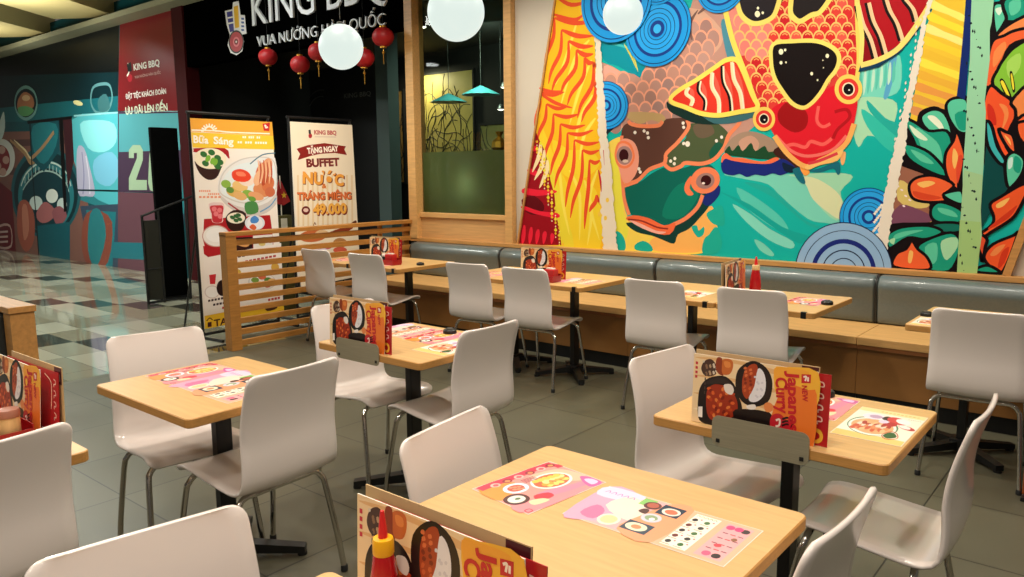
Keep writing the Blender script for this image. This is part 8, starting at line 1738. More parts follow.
MATSTRIP = [[1,238,176,144,0,0,0,460,0,0,200,-460,0],
[1,240,168,172,0,3,3,197,0,0,194,-197,0],
[0,234,160,188,0,0,0,60,0,60,40,20,80,-40,80,-100,0],
[0,236,204,226,0,0,140,100,10,20,50,-120,0],
[0,242,216,200,0,60,100,100,-40,10,80,-80,40],
[0,224,112,156,0,30,30,50,-10,0,50,-40,20],
[0,240,232,204,0,145,40,-3,13,-8,10,-12,6,-14,0,-12,-6,-8,-10,-3,-13,3,-13,8,-10,12,-6,14,0,12,6,8,10],
[0,216,200,150,0,137,40,-2,10,-6,7,-9,4,-10,0,-9,-4,-6,-7,-2,-10,2,-10,6,-7,9,-4,10,0,9,4,6,7],
[0,238,154,112,0,160,10,110,-10,0,200,-70,0,-30,-100],
[1,136,192,106,0,125,155,40,0,0,40,-40,0],
[0,90,42,40,0,189,165,-2,10,-7,7,-10,4,-10,0,-10,-4,-7,-7,-2,-10,2,-10,7,-7,10,-4,10,0,10,4,7,7],
[0,176,90,68,0,182,167,-2,6,-4,5,-7,3,-8,0,-7,-3,-4,-5,-2,-6,2,-6,4,-5,7,-3,8,0,7,3,4,5],
[1,28,52,72,0,190,135,65,0,0,55,-65,0],
[0,232,220,208,0,251,160,-3,9,-7,7,-10,3,-12,0,-10,-3,-7,-7,-3,-9,3,-9,7,-7,10,-3,12,0,10,3,7,7],
[0,200,112,80,0,243,160,-2,6,-5,4,-7,3,-8,0,-7,-3,-5,-4,-2,-6,2,-6,5,-4,7,-3,8,0,7,3,5,4],
[0,200,200,212,0,228,105,-3,10,-8,9,-11,4,-12,0,-11,-4,-8,-9,-3,-10,3,-10,8,-9,11,-4,12,0,11,4,8,9],
[0,138,160,120,0,218,105,-2,6,-5,5,-7,3,-8,0,-7,-3,-5,-5,-2,-6,2,-6,5,-5,7,-3,8,0,7,3,5,5],
[0,244,232,228,0,213,100,-1,3,-2,3,-3,2,-4,0,-3,-2,-2,-3,-1,-3,1,-3,2,-3,3,-2,4,0,3,2,2,3],
[1,44,64,80,0,160,20,75,0,0,50,-75,0],
[0,232,220,192,0,225,45,-3,9,-8,7,-12,3,-14,0,-12,-3,-8,-7,-3,-9,3,-9,8,-7,12,-3,14,0,12,3,8,7],
[0,200,136,88,0,209,45,-1,4,-4,4,-6,2,-6,0,-6,-2,-4,-4,-1,-4,1,-4,4,-4,6,-2,6,0,6,2,4,4],
[0,74,42,32,0,150,120,25,-5,-3,25,-17,0],
[3,184,128,192,3,10,165,8,13,7,-13],
[3,184,128,192,3,30,165,8,13,7,-13],
[3,184,128,192,3,50,165,8,13,7,-13],
[3,184,128,192,3,70,165,8,13,7,-13],
[3,184,128,192,3,90,165,8,13,7,-13],
[1,246,236,216,0,285,10,70,0,0,180,-70,0],
[0,42,34,36,0,305,30,-1,3,-2,3,-3,2,-4,0,-3,-2,-2,-3,-1,-3,1,-3,2,-3,3,-2,4,0,3,2,2,3],
[3,192,138,128,3,285,16,24,0],
[0,224,90,106,0,314,38,0,1,-1,1,-1,1,-2,0,-1,-1,-1,-1,0,-1,0,-1,1,-1,1,-1,2,0,1,1,1,1],
[0,58,106,52,0,339,30,-1,3,-2,3,-3,2,-4,0,-3,-2,-2,-3,-1,-3,1,-3,2,-3,3,-2,4,0,3,2,2,3],
[3,192,138,128,3,319,16,24,0],
[0,224,90,106,0,348,38,0,1,-1,1,-1,1,-2,0,-1,-1,-1,-1,0,-1,0,-1,1,-1,1,-1,2,0,1,1,1,1],
[0,106,42,40,0,305,62,-1,3,-2,3,-3,2,-4,0,-3,-2,-2,-3,-1,-3,1,-3,2,-3,3,-2,4,0,3,2,2,3],
[3,192,138,128,3,285,48,24,0],
[0,224,90,106,0,314,70,0,1,-1,1,-1,1,-2,0,-1,-1,-1,-1,0,-1,0,-1,1,-1,1,-1,2,0,1,1,1,1],
[0,40,40,42,0,339,62,-1,3,-2,3,-3,2,-4,0,-3,-2,-2,-3,-1,-3,1,-3,2,-3,3,-2,4,0,3,2,2,3],
[3,192,138,128,3,319,48,24,0],
[0,224,90,106,0,348,70,0,1,-1,1,-1,1,-2,0,-1,-1,-1,-1,0,-1,0,-1,1,-1,1,-1,2,0,1,1,1,1],
[0,42,34,36,0,305,94,-1,3,-2,3,-3,2,-4,0,-3,-2,-2,-3,-1,-3,1,-3,2,-3,3,-2,4,0,3,2,2,3],
[3,192,138,128,3,285,80,24,0],
[0,224,90,106,0,314,102,0,1,-1,1,-1,1,-2,0,-1,-1,-1,-1,0,-1,0,-1,1,-1,1,-1,2,0,1,1,1,1],
[0,58,106,52,0,339,94,-1,3,-2,3,-3,2,-4,0,-3,-2,-2,-3,-1,-3,1,-3,2,-3,3,-2,4,0,3,2,2,3],
[3,192,138,128,3,319,80,24,0],
[0,224,90,106,0,348,102,0,1,-1,1,-1,1,-2,0,-1,-1,-1,-1,0,-1,0,-1,1,-1,1,-1,2,0,1,1,1,1],
[0,106,42,40,0,305,126,-1,3,-2,3,-3,2,-4,0,-3,-2,-2,-3,-1,-3,1,-3,2,-3,3,-2,4,0,3,2,2,3],
[3,192,138,128,3,285,112,24,0],
[0,224,90,106,0,314,134,0,1,-1,1,-1,1,-2,0,-1,-1,-1,-1,0,-1,0,-1,1,-1,1,-1,2,0,1,1,1,1],
[0,40,40,42,0,339,126,-1,3,-2,3,-3,2,-4,0,-3,-2,-2,-3,-1,-3,1,-3,2,-3,3,-2,4,0,3,2,2,3],
[3,192,138,128,3,319,112,24,0],
[0,224,90,106,0,348,134,0,1,-1,1,-1,1,-2,0,-1,-1,-1,-1,0,-1,0,-1,1,-1,1,-1,2,0,1,1,1,1],
[0,42,34,36,0,305,158,-1,3,-2,3,-3,2,-4,0,-3,-2,-2,-3,-1,-3,1,-3,2,-3,3,-2,4,0,3,2,2,3],
[3,192,138,128,3,285,144,24,0],
[0,224,90,106,0,314,166,0,1,-1,1,-1,1,-2,0,-1,-1,-1,-1,0,-1,0,-1,1,-1,1,-1,2,0,1,1,1,1],
[0,58,106,52,0,339,158,-1,3,-2,3,-3,2,-4,0,-3,-2,-2,-3,-1,-3,1,-3,2,-3,3,-2,4,0,3,2,2,3],
[3,192,138,128,3,319,144,24,0],
[0,224,90,106,0,348,166,0,1,-1,1,-1,1,-2,0,-1,-1,-1,-1,0,-1,0,-1,1,-1,1,-1,2,0,1,1,1,1],
[3,90,138,90,2,290,178,4,6,6,-6],
[3,90,138,90,2,302,178,4,6,6,-6],
[3,90,138,90,2,314,178,4,6,6,-6],
[3,90,138,90,2,326,178,4,6,6,-6],
[3,90,138,90,2,338,178,4,6,6,-6],
[1,240,164,168,0,375,12,70,0,0,176,-70,0],
[0,232,64,122,0,401,170,-1,5,-3,4,-5,2,-4,0,-5,-2,-3,-4,-1,-5,1,-5,3,-4,5,-2,4,0,5,2,3,4],
[0,232,90,128,0,411,30,-1,5,-3,4,-5,2,-4,0,-5,-2,-3,-4,-1,-5,1,-5,3,-4,5,-2,4,0,5,2,3,4],
[0,42,34,36,0,436,30,-1,5,-3,4,-5,2,-4,0,-5,-2,-3,-4,-1,-5,1,-5,3,-4,5,-2,4,0,5,2,3,4],
[0,42,34,36,0,441,170,-1,5,-3,4,-5,2,-4,0,-5,-2,-3,-4,-1,-5,1,-5,3,-4,5,-2,4,0,5,2,3,4],
[0,232,64,122,0,423,172,-1,5,-3,4,-5,2,-4,0,-5,-2,-3,-4,-1,-5,1,-5,3,-4,5,-2,4,0,5,2,3,4],
[3,106,58,74,4,385,55,14,0],
[3,200,48,60,4,405,55,14,0],
[3,106,74,80,4,425,55,14,0],
[3,106,58,74,4,385,83,14,0],
[3,200,48,60,4,405,83,14,0],
[3,106,74,80,4,425,83,14,0],
[3,106,58,74,4,385,111,14,0],
[3,200,48,60,4,405,111,14,0],
[3,106,74,80,4,425,111,14,0],
[3,106,58,74,4,385,139,14,0],
[3,200,48,60,4,405,139,14,0],
[3,106,74,80,4,425,139,14,0],
[0,216,60,76,0,415,75,-1,3,-3,3,-4,2,-4,0,-4,-2,-3,-3,-1,-3,1,-3,3,-3,4,-2,4,0,4,2,3,3],
[0,138,90,60,0,433,120,-1,3,-2,3,-3,2,-4,0,-3,-2,-2,-3,-1,-3,1,-3,2,-3,3,-2,4,0,3,2,2,3]]
MATNOODLE = [[1,243,230,212,0,0,0,300,0,0,210,-300,0],
[1,240,200,120,0,0,0,300,0,0,30,-300,5],
[1,242,216,154,0,0,185,300,0,0,25,-300,0],
[0,90,138,106,0,237,79,-8,28,-29,24,-44,17,-50,5,-46,-8,-34,-18,-13,-26,8,-28,29,-24,44,-17,50,-5,46,8,34,18],
[0,240,235,226,0,231,77,-8,26,-27,23,-42,15,-47,5,-44,-7,-31,-17,-13,-23,8,-26,27,-23,42,-15,47,-5,44,7,31,17],
[0,224,168,120,0,220,79,-8,21,-24,19,-37,13,-42,5,-39,-6,-28,-14,-12,-20,8,-21,24,-19,37,-13,42,-5,39,6,28,14],
[0,200,90,60,0,69,62,-1,4,-4,4,-6,2,-6,0,-6,-2,-4,-4,-1,-4,1,-4,4,-4,6,-2,6,0,6,2,4,4],
[0,216,138,90,0,80,85,-5,1,-5,-1,-5,-4,-3,-5,-1,-6,1,-5,2,-4,5,-1,5,1,5,4,3,5,1,6,-1,5],
[0,232,208,192,0,83,97,-3,-3,-2,-5,1,-6,2,-6,5,-4,4,-2,5,0,3,3,2,5,-1,6,-2,6,-5,4,-4,2],
[0,168,58,44,0,92,97,1,-5,3,-4,6,-2,6,-1,6,1,4,3,2,4,-1,5,-3,4,-6,2,-6,1,-6,-1,-4,-3],
[0,232,184,136,0,114,95,4,-1,5,0,5,3,4,5,3,5,0,6,-3,4,-4,1,-5,0,-5,-3,-4,-5,-3,-5,0,-6],
[0,200,90,60,0,144,52,4,2,2,5,0,6,-2,6,-3,5,-4,2,-5,0,-4,-2,-2,-5,0,-6,2,-6,3,-5,4,-2],
[0,216,138,90,0,170,72,0,5,-2,4,-5,3,-6,2,-6,0,-5,-2,-2,-4,0,-5,2,-4,5,-3,6,-2,6,0,5,2],
[0,232,208,192,0,185,96,-4,3,-6,0,-5,-3,-5,-4,-3,-5,0,-5,1,-4,4,-3,6,0,5,3,5,4,3,5,0,5],
[0,168,58,44,0,189,112,-4,-2,-3,-5,-1,-5,1,-7,3,-5,4,-3,4,-1,4,2,3,5,1,5,-1,7,-3,5,-4,3],
[0,232,184,136,0,55,115,0,-5,2,-5,4,-4,6,-2,6,-1,5,2,3,3,0,5,-2,5,-4,4,-6,2,-6,1,-5,-2],
[0,200,90,60,0,73,60,4,-3,5,0,6,1,5,4,4,4,1,5,-1,5,-4,3,-5,0,-6,-1,-5,-4,-4,-4,-1,-5],
[0,216,138,90,0,102,65,4,1,4,4,2,6,0,6,-2,6,-4,4,-4,1,-4,-1,-4,-4,-2,-6,0,-6,2,-6,4,-4],
[0,232,208,192,0,131,82,1,5,-1,5,-4,5,-5,3,-6,1,-5,-1,-4,-2,-1,-5,1,-5,4,-5,5,-3,6,-1,5,1],
[0,168,58,44,0,149,107,-3,3,-5,2,-6,-1,-6,-2,-4,-5,-2,-4,0,-5,3,-3,5,-2,6,1,6,2,4,5,2,4],
[0,232,184,136,0,155,126,-5,-1,-4,-3,-2,-6,-1,-6,1,-6,3,-4,4,-2,5,1,4,3,2,6,1,6,-1,6,-3,4],
[0,200,90,60,0,159,80,-1,-4,0,-5,3,-5,5,-4,6,-3,5,1,4,2,1,4,0,5,-3,5,-5,4,-6,3,-5,-1],
[0,216,138,90,0,174,78,2,-4,5,-2,6,0,6,2,5,3,2,4,0,5,-2,4,-5,2,-6,0,-6,-2,-5,-3,-2,-4],
[0,232,208,192,0,60,80,5,0,4,2,4,5,1,6,0,6,-2,5,-4,2,-5,0,-4,-2,-4,-5,-1,-6,0,-6,2,-5],
[0,168,58,44,0,90,93,3,4,0,6,-3,5,-4,5,-5,3,-5,0,-4,-1,-3,-4,0,-6,3,-5,4,-5,5,-3,5,0],
[0,232,184,136,0,112,65,-2,4,-5,3,-5,1,-7,-1,-5,-3,-3,-4,-1,-4,2,-4,5,-3,5,-1,7,1,5,3,3,4],
[0,200,90,60,0,121,87,-5,0,-5,-2,-4,-4,-2,-6,-1,-6,2,-5,3,-3,5,0,5,2,4,4,2,6,1,6,-2,5],
[0,216,138,90,0,124,97,-3,-4,0,-5,1,-6,4,-5,4,-4,5,-1,5,1,3,4,0,5,-1,6,-4,5,-4,4,-5,1],
[0,232,208,192,0,135,96,1,-4,4,-4,6,-2,6,0,6,2,4,4,1,4,-1,4,-4,4,-6,2,-6,0,-6,-2,-4,-4],
[0,168,58,44,0,159,95,4,-1,5,1,5,4,3,5,1,6,-1,5,-3,4,-4,1,-5,-1,-5,-4,-3,-5,-1,-6,1,-5],
[0,232,184,136,0,189,53,3,3,2,5,-1,6,-2,6,-5,4,-4,2,-5,0,-3,-3,-2,-5,1,-6,2,-6,5,-4,4,-2],
[0,200,90,60,0,74,75,-1,5,-3,4,-6,2,-6,1,-6,-1,-4,-3,-2,-4,1,-5,3,-4,6,-2,6,-1,6,1,4,3],
[0,47,90,44,0,200,45,25,-15,30,15,-15,20,-25,5],
[4,184,64,44,4,195,45,30,-20,37,15,-17,28,-30,7],
[0,232,220,232,0,140,155,-5,10,-14,7,-20,4,-22,0,-20,-4,-14,-7,-5,-10,5,-10,14,-7,20,-4,22,0,20,4,14,7],
[0,184,154,184,0,130,155,-3,5,-8,4,-12,3,-14,0,-12,-3,-8,-4,-3,-5,3,-5,8,-4,12,-3,14,0,12,3,8,4],
[0,58,36,32,0,130,150,30,-10,5,25,-25,5],
[0,200,58,60,0,249,140,-3,10,-12,11,-19,8,-22,4,-20,0,-15,-5,-7,-8,3,-10,12,-11,19,-8,22,-4,20,0,15,5],
[0,242,236,232,0,259,145,-2,8,-8,7,-13,6,-16,3,-14,0,-11,-4,-4,-6,2,-8,8,-7,13,-6,16,-3,14,0,11,4],
[0,176,40,48,0,215,120,-3,6,-8,5,-12,3,-14,0,-12,-3,-8,-5,-3,-6,3,-6,8,-5,12,-3,14,0,12,3,8,5],
[0,216,200,224,0,172,130,-2,5,-6,4,-9,3,-10,0,-9,-3,-6,-4,-2,-5,2,-5,6,-4,9,-3,10,0,9,3,6,4],
[0,184,58,58,0,299,107,-3,6,-10,6,-15,6,-17,3,-17,1,-11,-2,-5,-4,3,-6,10,-6,15,-6,17,-3,17,-1,11,2],
[0,242,228,224,0,277,112,-1,5,-7,5,-11,4,-12,3,-12,0,-8,-2,-3,-3,1,-5,7,-5,11,-4,12,-3,12,0,8,2],
[3,168,130,60,3,100,195,10,3],
[3,168,130,60,3,118,195,10,3],
[3,168,130,60,3,136,195,10,3],
[3,168,130,60,3,154,195,10,3],
[3,168,130,60,3,172,195,10,3],
[3,168,130,60,3,190,195,10,3],
[3,168,130,60,3,208,195,10,3],
[3,168,130,60,3,226,195,10,3],
[3,168,130,60,3,244,195,10,3],
[3,168,130,60,3,262,195,10,3],
[3,138,138,122,2,235,175,7,-3],
[3,138,138,122,2,245,175,7,-3],
[3,138,138,122,2,255,175,7,-3],
[3,138,138,122,2,265,175,7,-3],
[3,138,138,122,2,275,175,7,-3],
[3,138,138,122,2,285,175,7,-3]]
T_B1 = [('Bữa', 'fff6e6', 0.012, 1.814, 0.167, 1.809, 0.067), ('Sáng', 'fff6e6', 0.22, 1.81, 0.437, 1.803, 0.068), ('TAI', '4a1a1c', 0.1, 0.107, 0.265, 0.107, 0.066)]
T_B2 = [('KING BBQ', 'c0605c', 0.285, 1.932, 0.571, 1.936, 0.043), ('TẶNG NGAY', 'fbeedc', 0.19, 1.734, 0.59, 1.767, 0.057), ('BUFFET', '7a2422', 0.173, 1.597, 0.596, 1.613, 0.083), ('NƯỚC', '7a2c1c', 0.122, 1.427, 0.653, 1.392, 0.117), ('NƯỚC', 'f0a444', 0.115, 1.435, 0.64, 1.401, 0.117), ('&', 'd8742c', 0.354, 1.378, 0.416, 1.377, 0.047), ('TRÁNG MIỆNG', '6a1e16', 0.045, 1.259, 0.745, 1.247, 0.076), ('TRÁNG MIỆNG', 'e0743c', 0.039, 1.266, 0.738, 1.255, 0.076), ('49.000', '7a1e16', 0.235, 1.097, 0.68, 1.09, 0.109), ('49.000', 'f2b04c', 0.224, 1.11, 0.665, 1.104, 0.109)]
T_FASCIA = [('KING BBQ', 'cfd3d6', -8.914, 3.363, -6.4, 3.345, 0.42), ('VUA NƯỚNG HÀN QUỐC', 'cfd3d6', -8.84, 3.102, -6.45, 3.075, 0.131)]
T_HOARD = [('KING BBQ', 'd8d4cc', -12.298, 3.123, -11.476, 3.122, 0.095), ('VUA NƯỚNG HÀN QUỐC', 'b08880', -12.286, 3.002, -11.463, 3.007, 0.038), ('ĐẶT TIỆC KHÁCH ĐOÀN', 'e4dcd4', -12.639, 2.718, -11.343, 2.712, 0.076), ('ƯU ĐÃI LÊN ĐẾN', 'd4dcc4', -12.681, 2.482, -11.334, 2.468, 0.107)]
T_MENU = [('NEW', 'c81e2a', 0.3543, 0.1774, 0.3595, 0.1295, 0.016), ('Japanese', 'c81e2a', 0.3101, 0.2146, 0.3263, 0.001, 0.034), ('Curry', 'c81e2a', 0.2733, 0.1891, 0.2866, 0.0796, 0.036)]

# ------------------------------------------------------------------ palette
CHAIRW = mat('white_lacquered_ply', 'e6dcd6', .24, spec=.55, coat=.35)
CHROME = mat('chrome', 'c9c4bc', .16, 1.0)
RUBBER = mat('black_rubber', '121212', .6)
WOOD = mat('beech_top', 'd0a86e', .38, noise=.10, nscale=5, stretch=(1.2, 14, 14), spec=.45)
EDGE = mat('beech_edge', 'c08c4a', .45, noise=.12, nscale=6, stretch=(2, 10, 30))
OAK = mat('oak_panel', 'c48d4e', .45, noise=.16, nscale=4, stretch=(1, 12, 12))
OAKL = mat('pale_oak', 'd3a465', .45, noise=.14, nscale=4, stretch=(1.5, 12, 14))
OAKF = mat('fence_oak', 'ae7634', .5, noise=.2, nscale=5, stretch=(14, 1.5, 14))
BENCHF = mat('bench_front', '9a6a35', .5, noise=.12, nscale=4, stretch=(1, 10, 2))
LIP = mat('bench_lip', '8a5428', .5, noise=.1)
BLACKM = mat('black_powder_coat', '0d0d0e', .4)
BLACK = mat('matt_black', '080808', .6)
LEATHER = mat('black_leather', '2a2d2c', .33, noise=.15, nscale=60, bump=.25)
LEATHERG = mat('grey_leather', '5a6665', .4, noise=.08, nscale=70, bump=.12, coat=.3, spec=.7)
STEEL = mat('brushed_steel', '98927a', .38, .25, noise=.1, nscale=10, stretch=(1, 30, 30))
PAINT = mat('beige_paint', 'd2c8b8', .6, noise=.03, nscale=3)
PAPER = mat('paper_white', 'e8e0d2', .6)
CARD = mat('kraft_card', 'c8a878', .6, noise=.06)

# ------------------------------------------------------------------ setting: floors
def floor_mat():
    m = bpy.data.materials.new('grey_floor_tile'); m.use_nodes = True; nt = m.node_tree; N = nt.nodes; b = N['Principled BSDF']
    tc = N.new('ShaderNodeTexCoord'); mp = N.new('ShaderNodeMapping'); mp.inputs['Location'].default_value = (2.507+.6*20, -3.935+.6*20, 0)
    br = N.new('ShaderNodeTexBrick'); br.offset = 0; br.squash = 1
    for k, v in (('Scale', 1), ('Mortar Size', .0035), ('Brick Width', .6), ('Row Height', .6), ('Bias', 0), ('Mortar Smooth', .1)): br.inputs[k].default_value = v
    br.inputs['Color1'].default_value = rgb('605d4b'); br.inputs['Color2'].default_value = rgb('595645'); br.inputs['Mortar'].default_value = rgb('2a2822')
    nz = N.new('ShaderNodeTexNoise'); nz.inputs['Scale'].default_value = 2.2; nz.inputs['Detail'].default_value = 8
    mx = N.new('ShaderNodeMix'); mx.data_type = 'RGBA'; mx.blend_type = 'MULTIPLY'; mx.inputs[0].default_value = .5
    rp = N.new('ShaderNodeValToRGB'); rp.color_ramp.elements[0].color = (.62, .62, .62, 1); rp.color_ramp.elements[1].color = (1.15, 1.15, 1.15, 1)
    L = nt.links.new; L(tc.outputs['Object'], mp.inputs[0]); L(mp.outputs[0], br.inputs['Vector']); L(tc.outputs['Object'], nz.inputs['Vector']); L(nz.outputs['Fac'], rp.inputs[0])
    L(br.outputs['Color'], mx.inputs[6]); L(rp.outputs[0], mx.inputs[7]); L(mx.outputs[2], b.inputs['Base Color'])
    r2 = N.new('ShaderNodeMapRange'); r2.inputs[3].default_value = .3; r2.inputs[4].default_value = .48; L(nz.outputs['Fac'], r2.inputs[0]); L(r2.outputs[0], b.inputs['Roughness'])
    return m
def mall_mat():
    m = bpy.data.materials.new('polished_mall_tile'); m.use_nodes = True; nt = m.node_tree; N = nt.nodes; L = nt.links.new; b = N['Principled BSDF']
    tc = N.new('ShaderNodeTexCoord'); sp = N.new('ShaderNodeSeparateXYZ'); L(tc.outputs['Object'], sp.inputs[0])
    def mth(op, a, c=None):
        n = N.new('ShaderNodeMath'); n.operation = op
        for i, q in enumerate((a, c)):
            if q is None: continue
            if isinstance(q, (int, float)): n.inputs[i].default_value = q
            else: L(q, n.inputs[i])
        return n.outputs[0]
    gx = mth('DIVIDE', mth('ADD', sp.outputs[0], 8.67+60), .61); gy = mth('DIVIDE', mth('ADD', sp.outputs[1], -2.85+30.5), .305)
    i = mth('FLOOR', gx); j = mth('FLOOR', gy)
    k = mth('MODULO', mth('ADD', mth('MULTIPLY', i, 6), j), 7)
    wn = N.new('ShaderNodeTexWhiteNoise'); wn.noise_dimensions = '2D'; cb = N.new('ShaderNodeCombineXYZ'); L(i, cb.inputs[0]); L(j, cb.inputs[1]); L(cb.outputs[0], wn.inputs['Vector'])
    lt = N.new('ShaderNodeValToRGB'); lt.color_ramp.interpolation = 'CONSTANT'; e = lt.color_ramp.elements; e[0].color = rgb('918f7c'); e[1].position = .3; e[1].color = rgb('a8a692')
    e2 = e.new(.82); e2.color = rgb('86806a'); L(wn.outputs['Value'], lt.inputs[0])
    dark = mth('LESS_THAN', k, .5)
    mx = N.new('ShaderNodeMix'); mx.data_type = 'RGBA'; L(dark, mx.inputs[0]); L(lt.outputs[0], mx.inputs[6]); mx.inputs[7].default_value = rgb('403f36')
    fx = mth('FRACT', gx); fy = mth('FRACT', gy); g = mth('MAXIMUM', mth('LESS_THAN', fx, .006), mth('LESS_THAN', fy, .012))
    m2 = N.new('ShaderNodeMix'); m2.data_type = 'RGBA'; L(g, m2.inputs[0]); L(mx.outputs[2], m2.inputs[6]); m2.inputs[7].default_value = rgb('4a4a40')
    L(m2.outputs[2], b.inputs['Base Color']); b.inputs['Roughness'].default_value = .07; b.inputs['Specular IOR Level'].default_value = .75
    return m
f = MB(); f.box((-6.19, -3.5, -.08), (3.5, 5.9, 0), floor_mat()); struct(f.build('floor_restaurant'))
f = MB(); f.box((-24, -6, -.08), (-6.19, 5.9, -.001), mall_mat()); struct(f.build('floor_corridor'))
f = MB(); f.box((-11, 5.9, -.08), (3.5, 9.3, -.001), mat('dark_floor', '14110f', .3)); struct(f.build('floor_neighbour'))
# ---- walls
CEIL = mat('ceiling_white', 'b9b4a8', .8)
f = MB(); f.box((-4.745, 5.80, 0), (3.5, 5.95, 3.5), PAINT); f.box((-6.14, 5.80, 0), (-4.745, 5.95, .83), PAINT); f.box((-6.14, 5.8, 3.3), (-4.745, 5.95, 3.5), PAINT); struct(f.build('wall_back'))
f = MB(); f.box((-6.19, -3.5, 3.5), (3.5, 5.9, 3.6), CEIL); struct(f.build('ceiling_restaurant'))
DARK = mat('neighbour_wall', '0c0b0a', .7)
f = MB(); f.box((-11, 9.2, 0), (3.5, 9.3, 4.2), DARK); f.box((3.4, 5.95, 0), (3.5, 9.2, 4.2), DARK); f.box((-11, 5.95, 0), (-10.9, 9.2, 4.2), DARK); struct(f.build('wall_neighbour'))
f = MB(); f.box((-11, 5.95, 3.45), (3.5, 9.3, 3.55), mat('neighbour_ceiling', '0a0a09', .8)); struct(f.build('ceiling_neighbour'))
f = MB(); f.box((-10.7, 5.75, 3.02), (-6.14, 5.9, 4.2), mat('fascia_black', '020202', .8, spec=.0)); struct(f.build('trim_fascia'))
# window between the two restaurants: oak frame, clear glass above, frosted film below
WX0, WX1 = -6.14, -4.75
fr = MB()
fr.box((WX0, 5.70, .83), (WX0+.115, 5.86, 3.5), OAKL, .004); fr.box((WX1-.09, 5.74, .83), (WX1, 5.86, 3.5), OAKL, .004)
fr.box((WX0+.115, 5.74, 1.065), (WX1-.09, 5.86, 1.115), OAKL, .004); wf = struct(fr.build('window_1'))
g = MB(); g.box((WX0+.115, 5.765, .84), (WX1-.09, 5.84, 1.065), mat('oak_apron', 'cfa066', .45, noise=.16, nscale=4, stretch=(1, 12, 30))); g.build('apron_panel', wf)
GL = bpy.data.materials.new('clear_glass'); GL.use_nodes = True; nt = GL.node_tree; nt.nodes.remove(nt.nodes['Principled BSDF'])
tr = nt.nodes.new('ShaderNodeBsdfTransparent'); tr.inputs[0].default_value = (.80, .90, .80, 1); gs = nt.nodes.new('ShaderNodeBsdfGlossy'); gs.inputs['Roughness'].default_value = .02
fn = nt.nodes.new('ShaderNodeFresnel'); fn.inputs[0].default_value = 1.22; ms = nt.nodes.new('ShaderNodeMixShader')
nt.links.new(fn.outputs[0], ms.inputs[0]); nt.links.new(tr.outputs[0], ms.inputs[1]); nt.links.new(gs.outputs[0], ms.inputs[2]); nt.links.new(ms.outputs[0], nt.nodes['Material Output'].inputs[0])
g = MB(); g.add([(WX0+.115, 5.80, 1.115), (WX1-.09, 5.80, 1.115), (WX1-.09, 5.80, 3.5), (WX0+.115, 5.80, 3.5)], [[0, 1, 2, 3]], GL); g.build('glass_pane', wf)
FROST = mat('frosted_green_film', '8c9662', .5, spec=.3); nt = FROST.node_tree
tl = nt.nodes.new('ShaderNodeBsdfTranslucent'); tl.inputs[0].default_value = rgb('9aa878'); ms = nt.nodes.new('ShaderNodeMixShader'); ms.inputs[0].default_value = .35
nt.links.new(nt.nodes['Principled BSDF'].outputs[0], ms.inputs[1]); nt.links.new(tl.outputs[0], ms.inputs[2]); nt.links.new(ms.outputs[0], nt.nodes['Material Output'].inputs[0])
g = MB(); g.add([(WX0+.118, 5.812, 1.116), (WX1-.093, 5.812, 1.116), (WX1-.093, 5.812, 1.74), (WX0+.118, 5.812, 1.74)], [[0, 1, 2, 3]], FROST); g.build('frosted_film', wf)
# ledge above the bench backs
f = MB(); f.box((WX0, 5.70, .812), (3.4, 5.80, .848), OAK, .004); struct(f.build('trim_1'))

# ------------------------------------------------------------------ mural
CUR_ROUGH[:] = ['mural', .42]
mur = thing('mural_painting', 'huge colourful mural of koi fish, flowers and blue rings above the bench', 'mural', (-2.5, 5.80, .848))
def off(q): return Vector(q) - Vector((-2.5, 5.80, .848))
mb = MB(); pv = [(-4.694, .849), (-.7245, .849), (-.14, 3.3), (-4.19, 3.3)]
y0, y1 = 5.797, 5.78
vs = [off((x, y1, z)) for x, z in pv] + [off((x, y0, z)) for x, z in pv]
mb.add(vs, [[0, 1, 2, 3], [4, 5, 1, 0], [5, 6, 2, 1], [6, 7, 3, 2], [7, 4, 0, 3]], ink('14b2aa'))
art(mb, MURAL, off((0, y1, 0)), (1, 0, 0), (0, 0, 1)); mb.build('painted_panel', mur)
fm = MB()
def bar(mb, a, b, wd, y0, y1, m):
    a = Vector((a[0], a[1])); b = Vector((b[0], b[1])); d = (b-a).normalized(); n = Vector((-d.y, d.x))*wd/2
    q = [a-n, b-n, b+n, a+n]; vs = [off((p.x, y0, p.y)) for p in q] + [off((p.x, y1, p.y)) for p in q]
    mb.add(vs, [[0, 1, 2, 3], [7, 6, 5, 4], [0, 4, 5, 1], [1, 5, 6, 2], [2, 6, 7, 3], [3, 7, 4, 0]], m)
bar(fm, (-.705, .849), (-.12, 3.3), .045, 5.748, 5.797, OAK); fm.build('frame', mur); fm = MB(); bar(fm, (-4.703, .849), (-4.20, 3.3), .018, 5.755, 5.797, OAK); fm.build('frame', mur)
